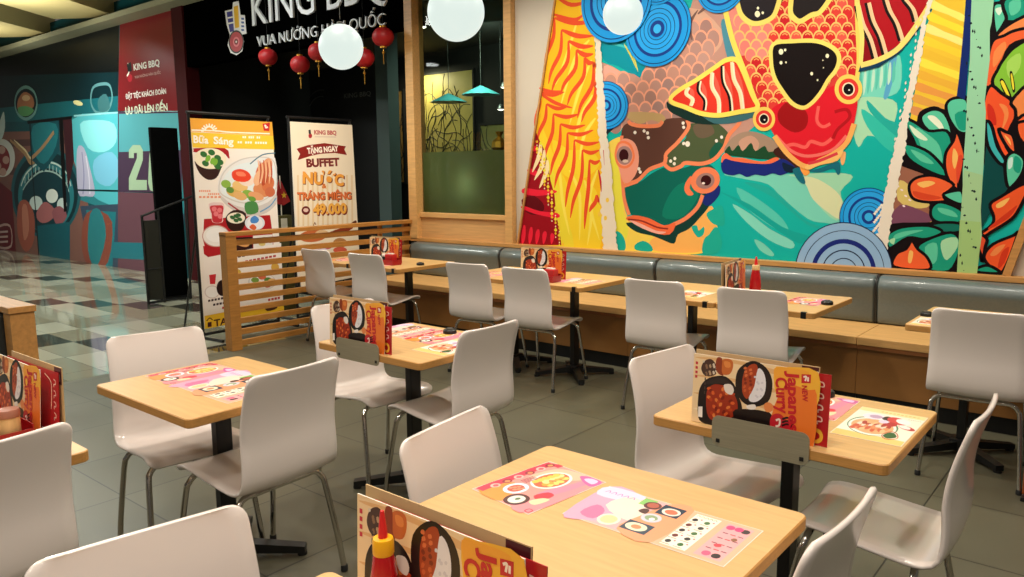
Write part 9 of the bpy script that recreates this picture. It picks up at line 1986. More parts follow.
for n_, (x, z, r) in enumerate(DISCS):
    d = MB(); c = off((x, 5.768 - .012*(n_ in (1,)) - .006*(n_ == 0), z))
    cols = [('1f9ae6', 1.0), ('12306e', .93), ('1f9ae6', .905), ('1a3c8c', .74), ('2aa4ee', .66), ('12306e', .54), ('2aa4ee', .52), ('12306e', .42), ('2aa4ee', .40), ('12306e', .30), ('1f9ae6', .28), ('1a3c8c', .22), ('39b2f2', .12)]
    seg = 48
    ring = lambda q, yy: [(c.x+q*r*math.cos(2*PI*k/seg), c.y+yy, c.z+q*r*math.sin(2*PI*k/seg)) for k in range(seg)]
    d.add(ring(1, 0)+ring(1, .011), [[k, (k+1) % seg, seg+(k+1) % seg, seg+k] for k in range(seg)], ink('12306e'))
    for i, (h, q) in enumerate(cols): d.add(ring(q, -.00005*i), [list(range(seg))], ink(h))
    d.build('ring_disc', mur)

# ------------------------------------------------------------------ bench units and back cushions
xs = [-6.09, -4.764, -3.087, -1.40, .30]
def bench_unit(x0, x1, label):
    t = thing('bench_unit', label, 'bench', ((x0+x1)/2, 5.4, 0), 0, 'oak bench units along the mural wall'); L = (x1-x0)/2 - .0015
    b = MB(); b.box((-L, -.30, .425), (L, .36, .475), OAKL, .004); b.build('seat_board', t)
    b = MB(); b.box((-L, -.296, .400), (L, -.262, .425), LIP); b.build('seat_lip', t)
    b = MB(); b.box((-L, -.27, .10), (L, -.25, .40), BENCHF); b.box((-L, -.25, .10), (-L+.02, .36, .42), BENCHF); b.box((L-.02, -.25, .10), (L, .36, .42), BENCHF); b.build('front_panel', t)
    b = MB(); b.box((-L, -.255, 0), (L, -.235, .10), BLACK); b.build('toe_kick', t)
for i, lb in enumerate(['oak bench unit running to the slatted partition, under the window', 'oak bench unit behind the table with two menus near the red corner of the mural', 'oak bench unit in the middle below the koi, behind two white chairs', 'oak bench unit at the right end below the painted flowers']): bench_unit(xs[i], xs[i+1], lb)
cs = [-6.02, -4.79, -3.12, -1.43, .30]
def cushion(x0, x1, label):
    t = thing('backrest_cushion', label, 'cushion', ((x0+x1)/2, 5.66, .475), 0, 'dark leather backrest cushions on the bench'); L = (x1-x0)/2 - .004
    prof = [(.03, .0), (-.03, .004), (-.052, .03), (-.062, .09), (-.07, .16), (-.082, .22), (-.088, .265), (-.072, .305), (-.04, .328), (.0, .335), (.04, .334)]
    prof = [(p.x, p.y) for p in cr_open([Vector(q) for q in prof], 4)]
    b = MB(); n = len(prof); st = [(-L, .72), (-L+.006, .9), (-L+.02, 1.0)] + [(-L+.02+(2*L-.04)*k/8, 1.0) for k in range(1, 8)] + [(L-.02, 1.0), (L-.006, .9), (L, .72)]
    vs = [(x, .04+(y-.04)*s_, .17+(z-.17)*(1-(1-s_)*.35)) for x, s_ in st for y, z in prof]
    fs = [[a*n+j, a*n+j+1, (a+1)*n+j+1, (a+1)*n+j] for a in range(len(st)-1) for j in range(n-1)]
    fs += [[a*n+n-1, a*n, (a+1)*n, (a+1)*n+n-1] for a in range(len(st)-1)]
    fs += [list(range(n))[::-1], [(len(st)-1)*n+j for j in range(n)]]
    b.add(vs, fs, LEATHERG, True); b.build('cushion_body', t, sharp=50)
    for s_ in (-1, 1): b = MB(); b.tube([(s_*(L-.001), y*.9-.001, z*.99+.001) for y, z in prof[4:-4:4]], .005, LEATHER, 6, 2); b.build('piping', t)
for i, lb in enumerate(['grey leather back cushion under the window at the partition end', 'grey leather back cushion below the red and yellow left part of the mural', 'grey leather back cushion below the koi in the middle of the bench', 'grey leather back cushion at the right end below the painted flowers']): cushion(cs[i], cs[i+1], lb)

# ------------------------------------------------------------------ slatted partition
t = thing('slatted_partition', 'low oak partition of horizontal slats between dining area and mall corridor', 'partition', (-6.15, 3.54, 0))
b = MB(); b.box((-.05, 0, 0), (.05, .10, 1.015), OAKF, .003); b.build('post', t)
b = MB(); b.box((-.045, 2.10, 0), (-.012, 2.17, 1.0), OAKF, .003); b.build('post', t)
b = MB(); b.box((-.055, 0, 1.0), (.055, 2.2, 1.035), OAKF, .003); b.build('top_rail', t)
for k in range(10):
    b = MB(); z = .03 + k*.0985; b.box((-.012, .10, z), (.022, 2.2, z+.05), OAKF, .002); b.build('slat', t)
b = MB(); b.box((-.045, 1.76, .0), (-.012, 1.80, 1.0), OAKF, .003); b.build('post', t)

# ------------------------------------------------------------------ chairs
def chair_shell():
    prof = [(.207, .436), (.199, .455), (.170, .467), (.11, .467), (.02, .456), (-.06, .447), (-.13, .440), (-.172, .440), (-.205, .456), (-.218, .492), (-.220, .55), (-.216, .62), (-.222, .69), (-.237, .76), (-.258, .83), (-.268, .862)]
    P = cr_open([Vector(q) for q in prof], 5); S = [0]
    for i in range(1, len(P)): S.append(S[-1]+(P[i]-P[i-1]).length)
    T = S[-1]; r = .034
    want = sorted(set([round(r*(1-math.cos(PI/2*k/5)), 5) for k in range(6)] + [round(T-r*(1-math.cos(PI/2*k/5)), 5) for k in range(6)] + [round(r+(T-2*r)*k/34, 5) for k in range(35)]))
    def at(s):
        for i in range(1, len(S)):
            if S[i] >= s-1e-9: 
                k = (s-S[i-1])/(S[i]-S[i-1]); return P[i-1].lerp(P[i], k), (P[i]-P[i-1]).normalized()
        return P[-1], (P[-1]-P[-2]).normalized()
    def hw(s):
        f_ = min(s/T, 1); h = .19; kn = [(0, .195), (.25, .205), (.42, .208), (.5, .205), (.62, .20), (.8, .198), (1, .193)]
        for (a, wa), (b_, wb) in zip(kn, kn[1:]):
            if f_ <= b_: h = wa+(wb-wa)*(f_-a)/(b_-a); break
        d = min(s, T-s)
        if d < r: h -= r - math.sqrt(max(0, r*r-(r-d)**2))
        return h
    nc = 10; th = .0062; top = []; bot = []
    for s in want:
        p, tg = at(s); nr = Vector((tg.y, -tg.x)); h = hw(s)   # seat normal: up on the seat, forward on the back
        if s > T-1e-6 or s < 1e-6: pass
        for k in range(nc+1):
            v = -1+2*k/nc; cv = .010*(1-v*v)
            q = p - nr*cv
            top.append((q.x+nr.x*th, h*v, q.y+nr.y*th)); bot.append((q.x-nr.x*th, h*v, q.y-nr.y*th))
    n = len(want); w_ = nc+1; b = MB(); A = len(top)
    fs = [[i*w_+k, i*w_+k+1, (i+1)*w_+k+1, (i+1)*w_+k] for i in range(n-1) for k in range(nc)]
    allf = fs + [[A+q for q in f_[::-1]] for f_ in fs]
    loop = [k for k in range(w_)] + [i*w_+nc for i in range(1, n)] + [(n-1)*w_+k for k in range(nc-1, -1, -1)] + [i*w_ for i in range(n-2, 0, -1)]
    mid = []; V3 = [Vector(q) for q in top]; B3 = [Vector(q) for q in bot]; m = len(loop)
    cen = [sum((V3[i*w_+k] for k in range(w_)), Vector())/w_ for i in range(n)]
    for j, q in enumerate(loop):
        a = V3[loop[j-1]]; c = V3[loop[(j+1) % m]]; tg = (c-a); nn = (V3[q]-B3[q]); o_ = tg.cross(nn)
        o_ = o_.normalized() if o_.length > 1e-9 else Vector()
        mid.append((V3[q]+B3[q])/2 + o_*.004)
    o0 = 2*A
    for j in range(m):
        j2 = (j+1) % m; allf.append([loop[j2], loop[j], o0+j, o0+j2]); allf.append([A+loop[j], A+loop[j2], o0+j2, o0+j])
    b.add(top+bot+[tuple(q) for q in mid], allf, CHAIRW, True); return b
ch0 = thing('dining_chair', 'x', 'chair', (0, 0, 0))
chair_shell().build('seat_shell', ch0, sharp=75)
def leg(front, s):
    b = MB(); x = (.150 if front else -.150); fx = (.222 if front else -.222)
    k = 1 if front else -1
    h = .429 if front else .409
    path = [(fx, s*.215, .012), (fx-.022*k, s*.206, .15), (x+.012*k, s*.190, h-.067), (x+.002*k, s*.180, h-.027), (x-.002*k, s*.152, h-.003), (x, s*.10, h), (x, 0, h)]
    b.tube(path, .0112, CHROME, 10, 5); o = b.build('leg', ch0)
    c = MB(); c.lathe([(.010, 0), (.0138, .002), (.0138, .022), (.0118, .026)], RUBBER, 12, (fx, s*.215, 0)); c.build('foot_cap', o)
for fr_ in (True, False):
    for s in (-1, 1): leg(fr_, s)
b = MB(); b.box((-.14, -.012, .400), (.155, .012, .406), BLACKM); 
for x in (.10, -.09):
    for s in (-1, 1): b.box((x-.018, s*.10-.012, .404), (x+.018, s*.10+.012, .428 if x < 0 else .450), BLACKM)
b.build('seat_bracket', ch0)
CHAIRS = [
 (-2.98, 1.49, -9, 'white chair on the far side of the left table, pale mall floor behind its back'),
 (-2.517, 1.525, 183, 'white chair with its back to us at the left table, chrome legs in full view'),
 (-2.475, .585, 186, 'white chair at the left picture edge in front of the menus and jar'),
 (-1.142, .57, -9, 'white chair at the bottom edge, only its back top showing, left of the ketchup bottle'),
 (-2.945, 2.48, -5, 'white chair behind the leaning curry menu on the small centre table'),
 (-2.46, 2.50, 180, 'white chair turned away from us at the right side of the small centre table'),
 (-1.15, 1.46, 8, 'white chair at the far left end of the front table, above the ketchup bottle'),
 (-1.10, 2.47, -8, 'white chair just left of the curry menu on the right-hand table'),
 (-.588, 2.45, 180, 'white chair seen side on, right of the table with the noodle placemat'),
 (-.68, 1.51, 178, 'white chair back edge in the lower right corner, beside the front table'),
 (-5.74, 4.44, 92, 'white chair nearest the slatted partition at the wall tables'),
 (-5.08, 4.44, 95, 'white chair second from the slatted partition at the wall tables'),
 (-3.925, 4.44, 95, 'white chair third from the slatted partition at the wall tables'),
 (-3.37, 4.44, 93, 'white chair fourth from the slatted partition, menus and red mural corner behind it'),
 (-2.365, 4.44, 95, 'white chair fifth from the slatted partition, under the fish face on the mural'),
 (-1.745, 4.44, 95, 'white chair at the wall tables partly hidden by the upright curry menu'),
 (-.615, 4.40, 93, 'white chair at the far right wall table, cut by the picture edge'),
]
for i, (x, y, deg, lb) in enumerate(CHAIRS):
    c = ch0 if i == 0 else copy_tree(ch0)
    c.location = (x, y, 0); c.rotation_euler = (0, 0, math.radians(deg)); c['label'] = lb; c['group'] = 'white dining chairs'

# ------------------------------------------------------------------ tables
def table(x0, y0, x1, y1, label, holder=None, group='beech cafe tables', col=(0, 0)):
    cx, cy = (x0+x1)/2, (y0+y1)/2; t = thing('cafe_table', label, 'table', (cx, cy, 0), 0, group); a, c = (x1-x0)/2, (y1-y0)/2
    b = MB(); b.prism(rrect(-a, -c, a, c, .022), .718, .750, WOOD, EDGE, .003); b.build('tabletop', t)
    ox, oy = col
    b = MB(); b.box((ox-.020, oy-.033, .03), (ox+.020, oy+.033, .70), BLACKM, .004); b.box((ox-.13, oy-.13, .700), (ox+.13, oy+.13, .718), BLACKM, .003); b.build('column', t)
    b = MB()
    for k in range(4):
        M = Matrix.Translation((ox, oy, 0)) @ Matrix.Rotation(PI/4+k*PI/2, 4, 'Z')
        vs = [Vector(q) for q in [(.02, -.03, .03), (.30, -.022, .012), (.30, .022, .012), (.02, .03, .03), (.02, -.03, .075), (.30, -.022, .04), (.30, .022, .04), (.02, .03, .075)]]
        b.add([M @ q for q in vs], [[3, 2, 1, 0], [4, 5, 6, 7], [0, 1, 5, 4], [1, 2, 6, 5], [2, 3, 7, 6], [3, 0, 4, 7]], BLACKM)
        p = M @ Vector((.285, 0, 0)); b.lathe([(.02, 0), (.02, .014)], RUBBER, 10, tuple(p))
    b.box((ox-.05, oy-.05, .02), (ox+.05, oy+.05, .085), BLACKM, .006); b.build('base', t)
    if group[:10] == 'beech wall':                            # black clip wrapped over the front edge
        b = MB(); b.box((a-.075, -c-.002, .7155), (a-.045, -c+.02, .7525), BLACKM, .001); b.build('edge_clip', t)
    if holder is not None:                                   # steel plate screwed to the table edge
        hx, side = holder; yy = -c if side < 0 else c; o = hx-cx
        b = MB(); pts = rrect(o-.145, .700, o+.145, .795, .022); k = .0018
        vs = [(p[0], yy+side*k, p[1]) for p in pts] + [(p[0], yy+side*(k+.003), p[1]) for p in pts]; n = len(pts)
        f1, f2 = list(range(n)), list(range(n, 2*n))[::-1]
        b.add(vs, [f1, f2] + [[i, (i+1) % n, n+(i+1) % n, n+i][::-1] for i in range(n)], STEEL); h = b.build('menu_holder', t)
        for sx in (-.125, .125):
            b = MB(); b.box((o+sx-.006, yy+side*(k+.003)-.002, .712), (o+sx+.006, yy+side*(k+.003)+.002, .724), BLACKM, .0015); b.build('screw', h)
    return t
table(-2.998, 1.174, -2.318, 1.765, 'beech table at left with a pink placemat and a collage menu sheet, two chairs', col=(-.093, .06))
table(-1.284, 1.095, -.548, 1.705, 'large front beech table with a pink placemat and a long collage menu sheet', col=(.004, 0))
table(-2.96, 2.145, -2.272, 2.742, 'small beech table in the centre with leaning curry menu in a steel holder', (-2.665, -1), col=(-.085, .06))
table(-1.19, 2.125, -.487, 2.725, 'beech table at right with an upright curry menu in a steel holder, noodle placemat', (-.835, -1), col=(-.006, 0))
table(-2.96, .27, -2.278, .866, 'beech table at the left edge hidden behind a chair, menus and a jar on it', (-2.62, 1), col=(-.10, 0))
table(-1.195, .27, -.49, .872, 'beech table at the bottom edge, only one corner showing under the ketchup bottle', (-.85, 1))
W_ = 'beech wall tables pushed together in pairs'
table(-5.885, 4.24, -5.302, 4.92, 'left half of the table pair beside the slatted partition', None, W_, (-.07, .11))
table(-5.30, 4.24, -4.72, 4.92, 'right half of the table pair beside the slatted partition, call button on it', None, W_, (-.07, .11))
table(-4.112, 4.27, -3.527, 4.94, 'left half of the middle wall table pair, below the red mural corner', None, W_, (-.07, .11))
table(-3.525, 4.27, -2.94, 4.94, 'right half of the middle wall table pair, red napkin box on it', None, W_, (-.07, .11))
table(-2.552, 4.237, -1.968, 4.93, 'left half of the wall table pair below the koi, next to the standing menus', None, W_, (-.07, .11))
table(-1.966, 4.237, -1.386, 4.93, 'right half of the wall table pair below the koi, with the ketchup bottle', None, W_, (-.07, .11))
table(-.935, 4.215, -.352, 4.87, 'left half of the far right wall table pair, behind the chair there', None, W_, (-.07, .11))
table(-.350, 4.215, .233, 4.87, 'right half of the far right wall table pair, holding the menus at the picture edge', None, W_, (-.07, .11))

# ------------------------------------------------------------------ menus, mats and condiments
CUR_ROUGH[:] = ['menu', .3]
def menu_local(kind):
    b = MB(); W, H = .376, .213
    if kind == 'curry':
        b.box((0, 0, 0), (W, .0025, H), PAPER); n = art(b, MENU, (0, -.0002, 0), (1, 0, 0), (0, 0, 1), W/.40, H/.225, 4e-6)
        for q in T_MENU: text(b, q, (0, -.0002, 0), (1, 0, 0), (0, 0, 1), 8e-4, W/.40, H/.225, .035)
    elif kind == 'red':
        b.box((0, 0, 0), (W, .002, H*.97), ink('a8141e')); art(b, REDCARD, (0, -.0002, 0), (1, 0, 0), (0, 0, 1), W/.40, H/.225*.97, 1e-5)
    else:
        b.box((0, 0, 0), (W, .003, H*1.04), CARD); b.box((W-.05, -.0006, H*.80), (W-.002, 0, H*1.03), ink('4a1a20')); b.box((W-.04, -.0009, H*.84), (W-.012, -.0006, H*.94), ink('b8a8a0'))
    return b
MENUMESH = {}
def menu(kind, x, y, label, rz=0.0, tilt=-4.0, lean=0.0):
    nm = {'curry': 'curry_menu', 'red': 'red_menu', 'back': 'menu_board'}[kind]
    if kind not in MENUMESH: o = menu_local(kind).build(nm); MENUMESH[kind] = o.data
    else: o = bpy.data.objects.new(nm, MENUMESH[kind]); COL.objects.link(o)
    o.location = (x, y, .7512); o.rotation_euler = (math.radians(tilt), math.radians(lean), math.radians(rz))
    tag(o, label, 'menu', 'menus standing on the tables'); return o
def fan(x, y, where, rz=0.0, s=1.0):
    """the usual set in a holder: curry menu in front, red menu peeping out to the right, tall board behind"""
    c, n_ = math.cos(math.radians(rz)), math.sin(math.radians(rz))
    at_ = lambda a, b_: (x+c*a-n_*b_, y+n_*a+c*b_)
    menu('curry', *at_(0, 0), 'curry menu with red lettering ' + where, rz, -2.5)
    menu('red', *at_(.032, .012), 'red menu behind the curry menu ' + where, rz, -2.5)
    menu('back', *at_(-.004, .022), 'tall beige menu board ' + where, rz, -2.5)
def mat_(data, x0, y0, w_, h_, aw, ah, label, rz=0.0, nm='placemat'):
    CUR_ROUGH[:] = ['mat', .35]
    b = MB(); b.box((0, 0, 0), (w_, h_, .0006), PAPER); art(b, data, (.002, .002, .0008), (1, 0, 0), (0, 1, 0), (w_-.004)/aw, (h_-.004)/ah, 3e-6)
    o = b.build(nm); o.location = (x0, y0, .7503); o.rotation_euler = (0, 0, math.radians(rz)); tag(o, label, 'placemat', 'printed placemats on the tables'); return o
PINK = lambda x, y, lb, rz=0, k=1.0: mat_(MATPINK, x, y, .20*k, .27*k, .20, .27, lb, rz)
STRIP = lambda x, y, lb, rz=0, w_=.40, h_=.20: mat_(MATSTRIP, x, y, w_, h_, .46, .20, lb, rz)
NOOD = lambda x, y, lb, rz=0, w_=.195, h_=.33: mat_(MATNOODLE, x, y, w_, h_, .30, .21, lb, rz)
def puck(x, y, label):
    t = thing('call_button', label, 'call button', (x, y, .7503), .3, 'black call buttons on the tables')
    b = MB(); b.lathe([(.030, 0), (.034, .003), (.033, .016), (.028, .021), (.0, .022)], BLACKM, 20); b.build('body', t)
    b = MB(); b.lathe([(.017, .0215), (.016, .026), (.0, .027)], mat('button_grey', '55524e', .3), 16); b.build('button', t)
RED = mat('ketchup_red', 'b3121a', .25, coat=.3); REDT = mat('tip_red', 'e02a2c', .3); YEL = mat('cap_yellow', 'f2b417', .35)
def bottle(x, y, z, label, s=1.0, cap=None, tall=1.0):
    t = thing('sauce_bottle', label, 'bottle', (x, y, z), 0, 'red squeeze bottles'); cap = cap or YEL
    hs = s*tall; b = MB(); b.lathe([(r*s, h*hs) for r, h in [(.024, 0), (.0275, .004), (.0285, .02), (.0275, .06), (.024, .095), (.0195, .122), (.0175, .132), (.016, .136)]], RED, 24); b.build('body', t)
    b = MB(); b.lathe([(r*s, h*hs) for r, h in [(.0178, .131), (.0188, .133), (.0188, .151), (.0172, .155), (.008, .156)]], cap, 24); b.build('cap', t)
    b = MB(); b.lathe([(r*s, h*hs) for r, h in [(.0085, .155), (.0075, .168), (.005, .187), (.0034, .196), (.0, .197)]], REDT, 14); b.build('nozzle', t)
def jar(x, y, label, body, lid, h=.075, r=.024, sticks=False):
    t = thing('condiment_jar', label, 'jar', (x, y, .7503+CAD), 0)
    b = MB(); b.lathe([(r*.9, 0), (r, .004), (r, h*.8), (r*.9, h*.86)], body, 20); b.build('body', t)
    b = MB(); b.lathe([(r*1.04, h*.84), (r*1.06, h*.86), (r*1.06, h), (r*.98, h*1.06), (r*.4, h*1.08), (0, h*1.08)], lid, 20); b.build('lid', t)
CAD = .004
def tray(x, y, label, rz=0.0, w_=.16, d=.085, h=.045, m=None):
    t = thing('condiment_caddy', label, 'caddy', (x, y, .7503), math.radians(rz), 'condiment caddies'); m = m or mat('caddy_red', '9a1018', .3, coat=.2)
    b = MB(); b.box((-w_/2, -d/2, 0), (w_/2, d/2, .004), m); b.build('base', t)
    b = MB(); 
    b.box((-w_/2, -d/2, .004), (w_/2, -d/2+.003, h), m); b.box((-w_/2, d/2-.003, .004), (w_/2, d/2, h*1.25), m); b.box((-w_/2, -d/2+.003, .004), (-w_/2+.003, d/2-.003, h), m); b.box((w_/2-.003, -d/2+.003, .004), (w_/2, d/2-.003, h), m)
    b.build('rim', t)
def napkins(x, y, label, rz=0.0):
    t = thing('napkin_box', label, 'napkin box', (x, y, .7503+CAD), math.radians(rz)); m = mat('napkin_red', 'c01a20', .3, coat=.2)
    b = MB(); b.box((-.045, -.03, 0), (.045, .03, .085), m, .006); b.build('box', t)
    b = MB(); b.box((-.034, -.012, .083), (.034, .012, .094), PAPER, .003); b.build('napkin_stack', t)
fan(-1.064, 2.152, 'on the right-hand table')
fan(-2.885, 2.163, 'on the small centre table')
fan(-1.04, .815, 'behind the ketchup bottle at the bottom')
menu('curry', -2.84, .80, 'curry menu in front of the others at the left picture edge', 0, -5)
menu('red', -2.782, .822, 'red menu sticking out behind the curry menu at the left picture edge', 1.5, -4)
menu('back', -2.772, .838, 'beige menu board behind the menus at the left picture edge', 1, -2)
fan(-3.67, 4.53, 'before the red mural corner')
fan(-5.41, 4.53, 'by the slatted partition')
fan(-1.95, 4.36, 'standing edge on below the koi', 96)
fan(-.325, 4.50, 'at the far right wall table')
PINK(-1.24, 1.335, 'pink placemat with red border and noodle bowl on the large front table', -8)
STRIP(-.985, 1.36, 'long collage menu sheet with small dish pictures on the large front table', 0, .39, .20)
PINK(-2.975, 1.35, 'pink placemat on the left table by the mall floor', 0, 1.03)
STRIP(-2.765, 1.35, 'collage menu sheet on the left table running under the chair back', 0, .385, .275)
NOOD(-.692, 2.30, 'cream placemat with a noodle bowl and green spoon on the right-hand table')
PINK(-.915, 2.42, 'pink placemat half hidden behind the red menu on the right-hand table')
STRIP(-2.955, 2.44, 'collage menu sheet behind the menus on the small centre table', 0, .26, .26)
PINK(-2.69, 2.43, 'pink placemat beside the call button on the small centre table')
NOOD(-2.485, 2.30, 'cream noodle placemat at the near right corner of the small centre table', 0, .195, .29)
PINK(-1.66, 4.49, 'pink placemat beside the call button at the wall table below the koi')
NOOD(-2.33, 4.34, 'cream placemat between two white chair backs on the wall table below the koi', 0, .2, .28)
STRIP(-3.26, 4.42, 'collage sheet right of the red napkin box on the middle wall table', 0, .27, .24)
PINK(-3.44, 4.285, 'pink placemat in front of the red napkin box on the middle wall table', 0, .7)
PINK(-4.0, 4.34, 'pink placemat on the left half of the middle wall table')
PINK(-5.10, 4.27, 'pink placemat in front of the red napkin box by the slatted partition', 0, .6)
PINK(-5.78, 4.34, 'pink placemat at the wall table corner nearest the slatted partition')
NOOD(-.915, 4.22, 'noodle placemat left of the white chair at the far right wall table', 0, .2, .28)
puck(-.83, 2.68, 'black call button at the far edge of the right-hand table')
puck(-2.60, 2.66, 'black call button at the far edge of the small centre table')
puck(-1.43, 4.58, 'black call button at the table corner below the koi')
puck(-4.79, 4.56, 'black call button at the wall table by the slatted partition')
puck(-.895, 4.52, 'black call button left of the chair at the far right wall table')
bottle(-.935, .79, .7503, 'red ketchup bottle with yellow cap in front of the large curry menu', .95, None, 1.2)
bottle(-1.87, 4.60, .7543, 'red sauce bottle with pale cap standing alone at the wall below the koi', 1.25, mat('cap_cream', 'e8c890', .4))
tray(-3.33, 4.40, 'red condiment caddy on the middle wall table', 0, .19, .10)
napkins(-3.295, 4.41, 'red napkin box on the middle wall table before the mural')
jar(-3.385, 4.40, 'small white lidded jar beside the red napkin box on the middle wall table', PAPER, mat('jar_lid', 'e4e0d8', .4))
tray(-5.045, 4.44, 'red condiment caddy on the wall table by the slatted partition', 0, .19, .10)
napkins(-5.035, 4.45, 'red napkin box by the slatted partition')
jar(-5.115, 4.45, 'small dark jar beside the red napkin box by the slatted partition', BLACKM, mat('jar_lid', 'e4e0d8', .4))
tray(-1.87, 4.60, 'dark red condiment caddy under the lone sauce bottle below the koi', 96, .14, .07, .03)
tray(-2.56, .735, 'red condiment caddy at the left picture edge, holding the glass jar', 0, .22, .10, .05)
jar(-2.495, .735, 'glass toothpick jar with brown and white lid at the left picture edge', mat('toothpicks', 'd9b077', .35, noise=.25, nscale=40, stretch=(1, 1, .05)), mat('brown_lid', 'a8705c', .35), .10, .030)
bottle(-2.60, .735, .7543, 'red sauce bottle standing in the caddy at the left picture edge', .8)

# ------------------------------------------------------------------ globe lamps
GLOBE = glow('opal_glass', 'e2f0e8', .92); GLOBE.node_tree.nodes['Principled BSDF'].inputs['Base Color'].default_value = (.04, .04, .04, 1)
def globe(x, y, z, r, label):
    t = thing('globe_lamp', label, 'pendant lamp', (x, y, z), 0, 'white globe pendant lamps')
    b = MB(); n = 24; b.lathe([(r*math.sin(PI*k/n), -r*math.cos(PI*k/n)) for k in range(n+1)], GLOBE, 40); b.build('shade', t)
    b = MB(); b.lathe([(.022, r*.985), (.022, r*.985+.015), (.006, r*.985+.02)], mat('lamp_cap', '5a5a56', .4), 16); b.build('cap', t)
    b = MB(); b.tube([(0, 0, r+.03), (0, 0, 3.5-z)], .002, mat('lamp_cord', '55564f', .5), 6, 1); b.build('cord', t)
globe(-4.391, 3.491, 2.378, .15, 'white globe pendant lamp hanging in front of the dark shop sign')
globe(-2.939, 3.102, 2.359, .15, 'white globe pendant lamp hanging before the window, cut by the picture top')
globe(-3.222, 5.217, 2.69, .15, 'white globe pendant lamp hanging before the blue rings of the mural')

# ------------------------------------------------------------------ neighbour restaurant: sign, lanterns, inside
CUR_ROUGH[:] = ['sign', .4]
t = thing('shop_sign', 'white shop lettering with a round red emblem on the black fascia', 'sign', (-8, 5.745, 3.1))
sgo = Vector((8, -.0, -3.1))
SIGNW = mat('sign_letter', 'dfe4e8', .4)
for nm, q in (('name_lettering', T_FASCIA[0]), ('tagline_lettering', T_FASCIA[1])):
    b = MB(); text(b, q, sgo, (1, 0, 0), (0, 0, 1), .028, bold=.0 if nm[0] == 'n' else -.012, depth=.024, m=SIGNW); b.build(nm, t)
b = MB(); art(b, EMBLEM, sgo, (1, 0, 0), (0, 0, 1), eps=1e-4, start=250); b.build('emblem', t)
LRED = mat('lantern_red', 'b0141c', .5); GOLD = mat('gold', 'c9963a', .35, .8)
def lantern(x, y, z, label):
    t = thing('paper_lantern', label, 'lantern', (x, y, z), 0, 'red paper lanterns'); r = .115
    b = MB(); seg = 20; pr = []
    for k in range(13): a = PI*k/12; pr.append((max(.02, r*math.sin(a)), -r*.86*math.cos(a)))
    b.lathe(pr, LRED, seg)
    for v in range(0, len(b.v)): 
        px, py, pz = b.v[v]; k = v//13
        if k % 2: b.v[v] = (px*.94, py*.94, pz)
    b.build('shade', t)
    b = MB(); b.lathe([(.035, r*.82), (.035, r*.95)], GOLD, 14); b.lathe([(.035, -r*.95), (.035, -r*.82)], GOLD, 14); b.build('cap', t)
    b = MB(); b.tube([(0, 0, -r*.9), (0, 0, -.15)], .004, GOLD, 6, 1); b.lathe([(.008, -.17), (.018, -.155), (.008, -.14)], GOLD, 10); b.lathe([(.004, -.27), (.005, -.165)], GOLD, 8); b.build('tassel', t)
    b = MB(); b.tube([(0, 0, r*.9), (0, 0, 4.40-z)], .002, BLACK, 6, 1); b.build('cord', t)
lantern(-8.360, 5.55, 2.914, 'red paper lantern farthest left, below the first word of the tagline')
lantern(-7.732, 5.55, 2.770, 'red paper lantern second from the left below the tagline')
lantern(-7.388, 5.55, 2.873, 'red paper lantern half hidden behind the left side of the globe lamp')
lantern(-6.606, 5.55, 2.733, 'red paper lantern peeping out at the lower right of the globe lamp')
lantern(-6.296, 5.55, 2.912, 'red paper lantern farthest right, near the oak window post')
# wall panels with branches on the far wall, dim lamps, column
def branch_panel(x0, x1, z0, z1, base, label, y=9.19, n=26, seed=3):
    t = thing('branch_panel', label, 'wall panel', ((x0+x1)/2, y, z0), 0); rnd = random.Random(seed); w_, h = x1-x0, z1-z0
    b = MB(); b.box((-w_/2, -.03, 0), (w_/2, 0, h), mat('panel_'+base, base, .5, noise=.2, nscale=3)); b.build('panel', t)
    b = MB()
    for k in range(n):
        px = rnd.uniform(-w_/2, w_/2); z = rnd.uniform(0, h*.6); pts = []; a = rnd.uniform(.7, 2.4)
        for q in range(6):
            pts.append((max(-w_/2, min(w_/2, px)), -.032, max(.01, min(h-.01, z)))); a += rnd.uniform(-.7, .7); px += math.cos(a)*.13; z += math.sin(a)*.16
        b.tube(pts, .006, BLACK, 5, 3)
    b.build('branch_relief', t)
    b = MB(); 
    for q in (((-w_/2-.03, -.045, -.03), (w_/2+.03, 0, 0)), ((-w_/2-.03, -.045, h), (w_/2+.03, 0, h+.03)), ((-w_/2-.03, -.045, 0), (-w_/2, 0, h)), ((w_/2, -.045, 0), (w_/2+.03, 0, h))): b.box(q[0], q[1], BLACK)
    b.build('frame', t)
branch_panel(-10.38, -9.95, 1.38, 2.9, '8a6a34', 'narrow brown panel with dark branches inside the dark restaurant', n=22, seed=5)
branch_panel(-9.65, -8.35, 1.35, 3.1, 'b5a056', 'yellow wall panel with black branches seen through the window glass', n=44, seed=8)
branch_panel(-8.2, -7.45, 1.2, 2.25, '77703f', 'low olive wall panel seen through the middle of the window', n=16, seed=11)
branch_panel(-7.4, -6.5, 1.2, 2.25, '77703f', 'low olive wall panel at the right of the window glass', n=16, seed=13)
b = MB(); b.box((-8.58, 7.4, 0), (-8.33, 7.6, 3.45), mat('teal_column', '42524f', .5)); struct(b.build('trim_column'))
CUR_ROUGH[:] = ['dim', .5]
t = thing('inner_sign', 'small dim grey lettering on a dark board inside the neighbouring restaurant', 'sign', (-9.6, 8.0, 2.0))
b = MB(); b.box((-1.4, -.01, -2.0), (.72, .03, 1.2), mat('inner_board', '0b0a0a', .5)); b.build('board', t)
b = MB(); text(b, ('KING BBQ', '6a6a66', -.42, .70, .22, .70, .075), (0, -.012, 0), (1, 0, 0), (0, 0, 1), 0, bold=.0); b.build('lettering', t)
b = MB()
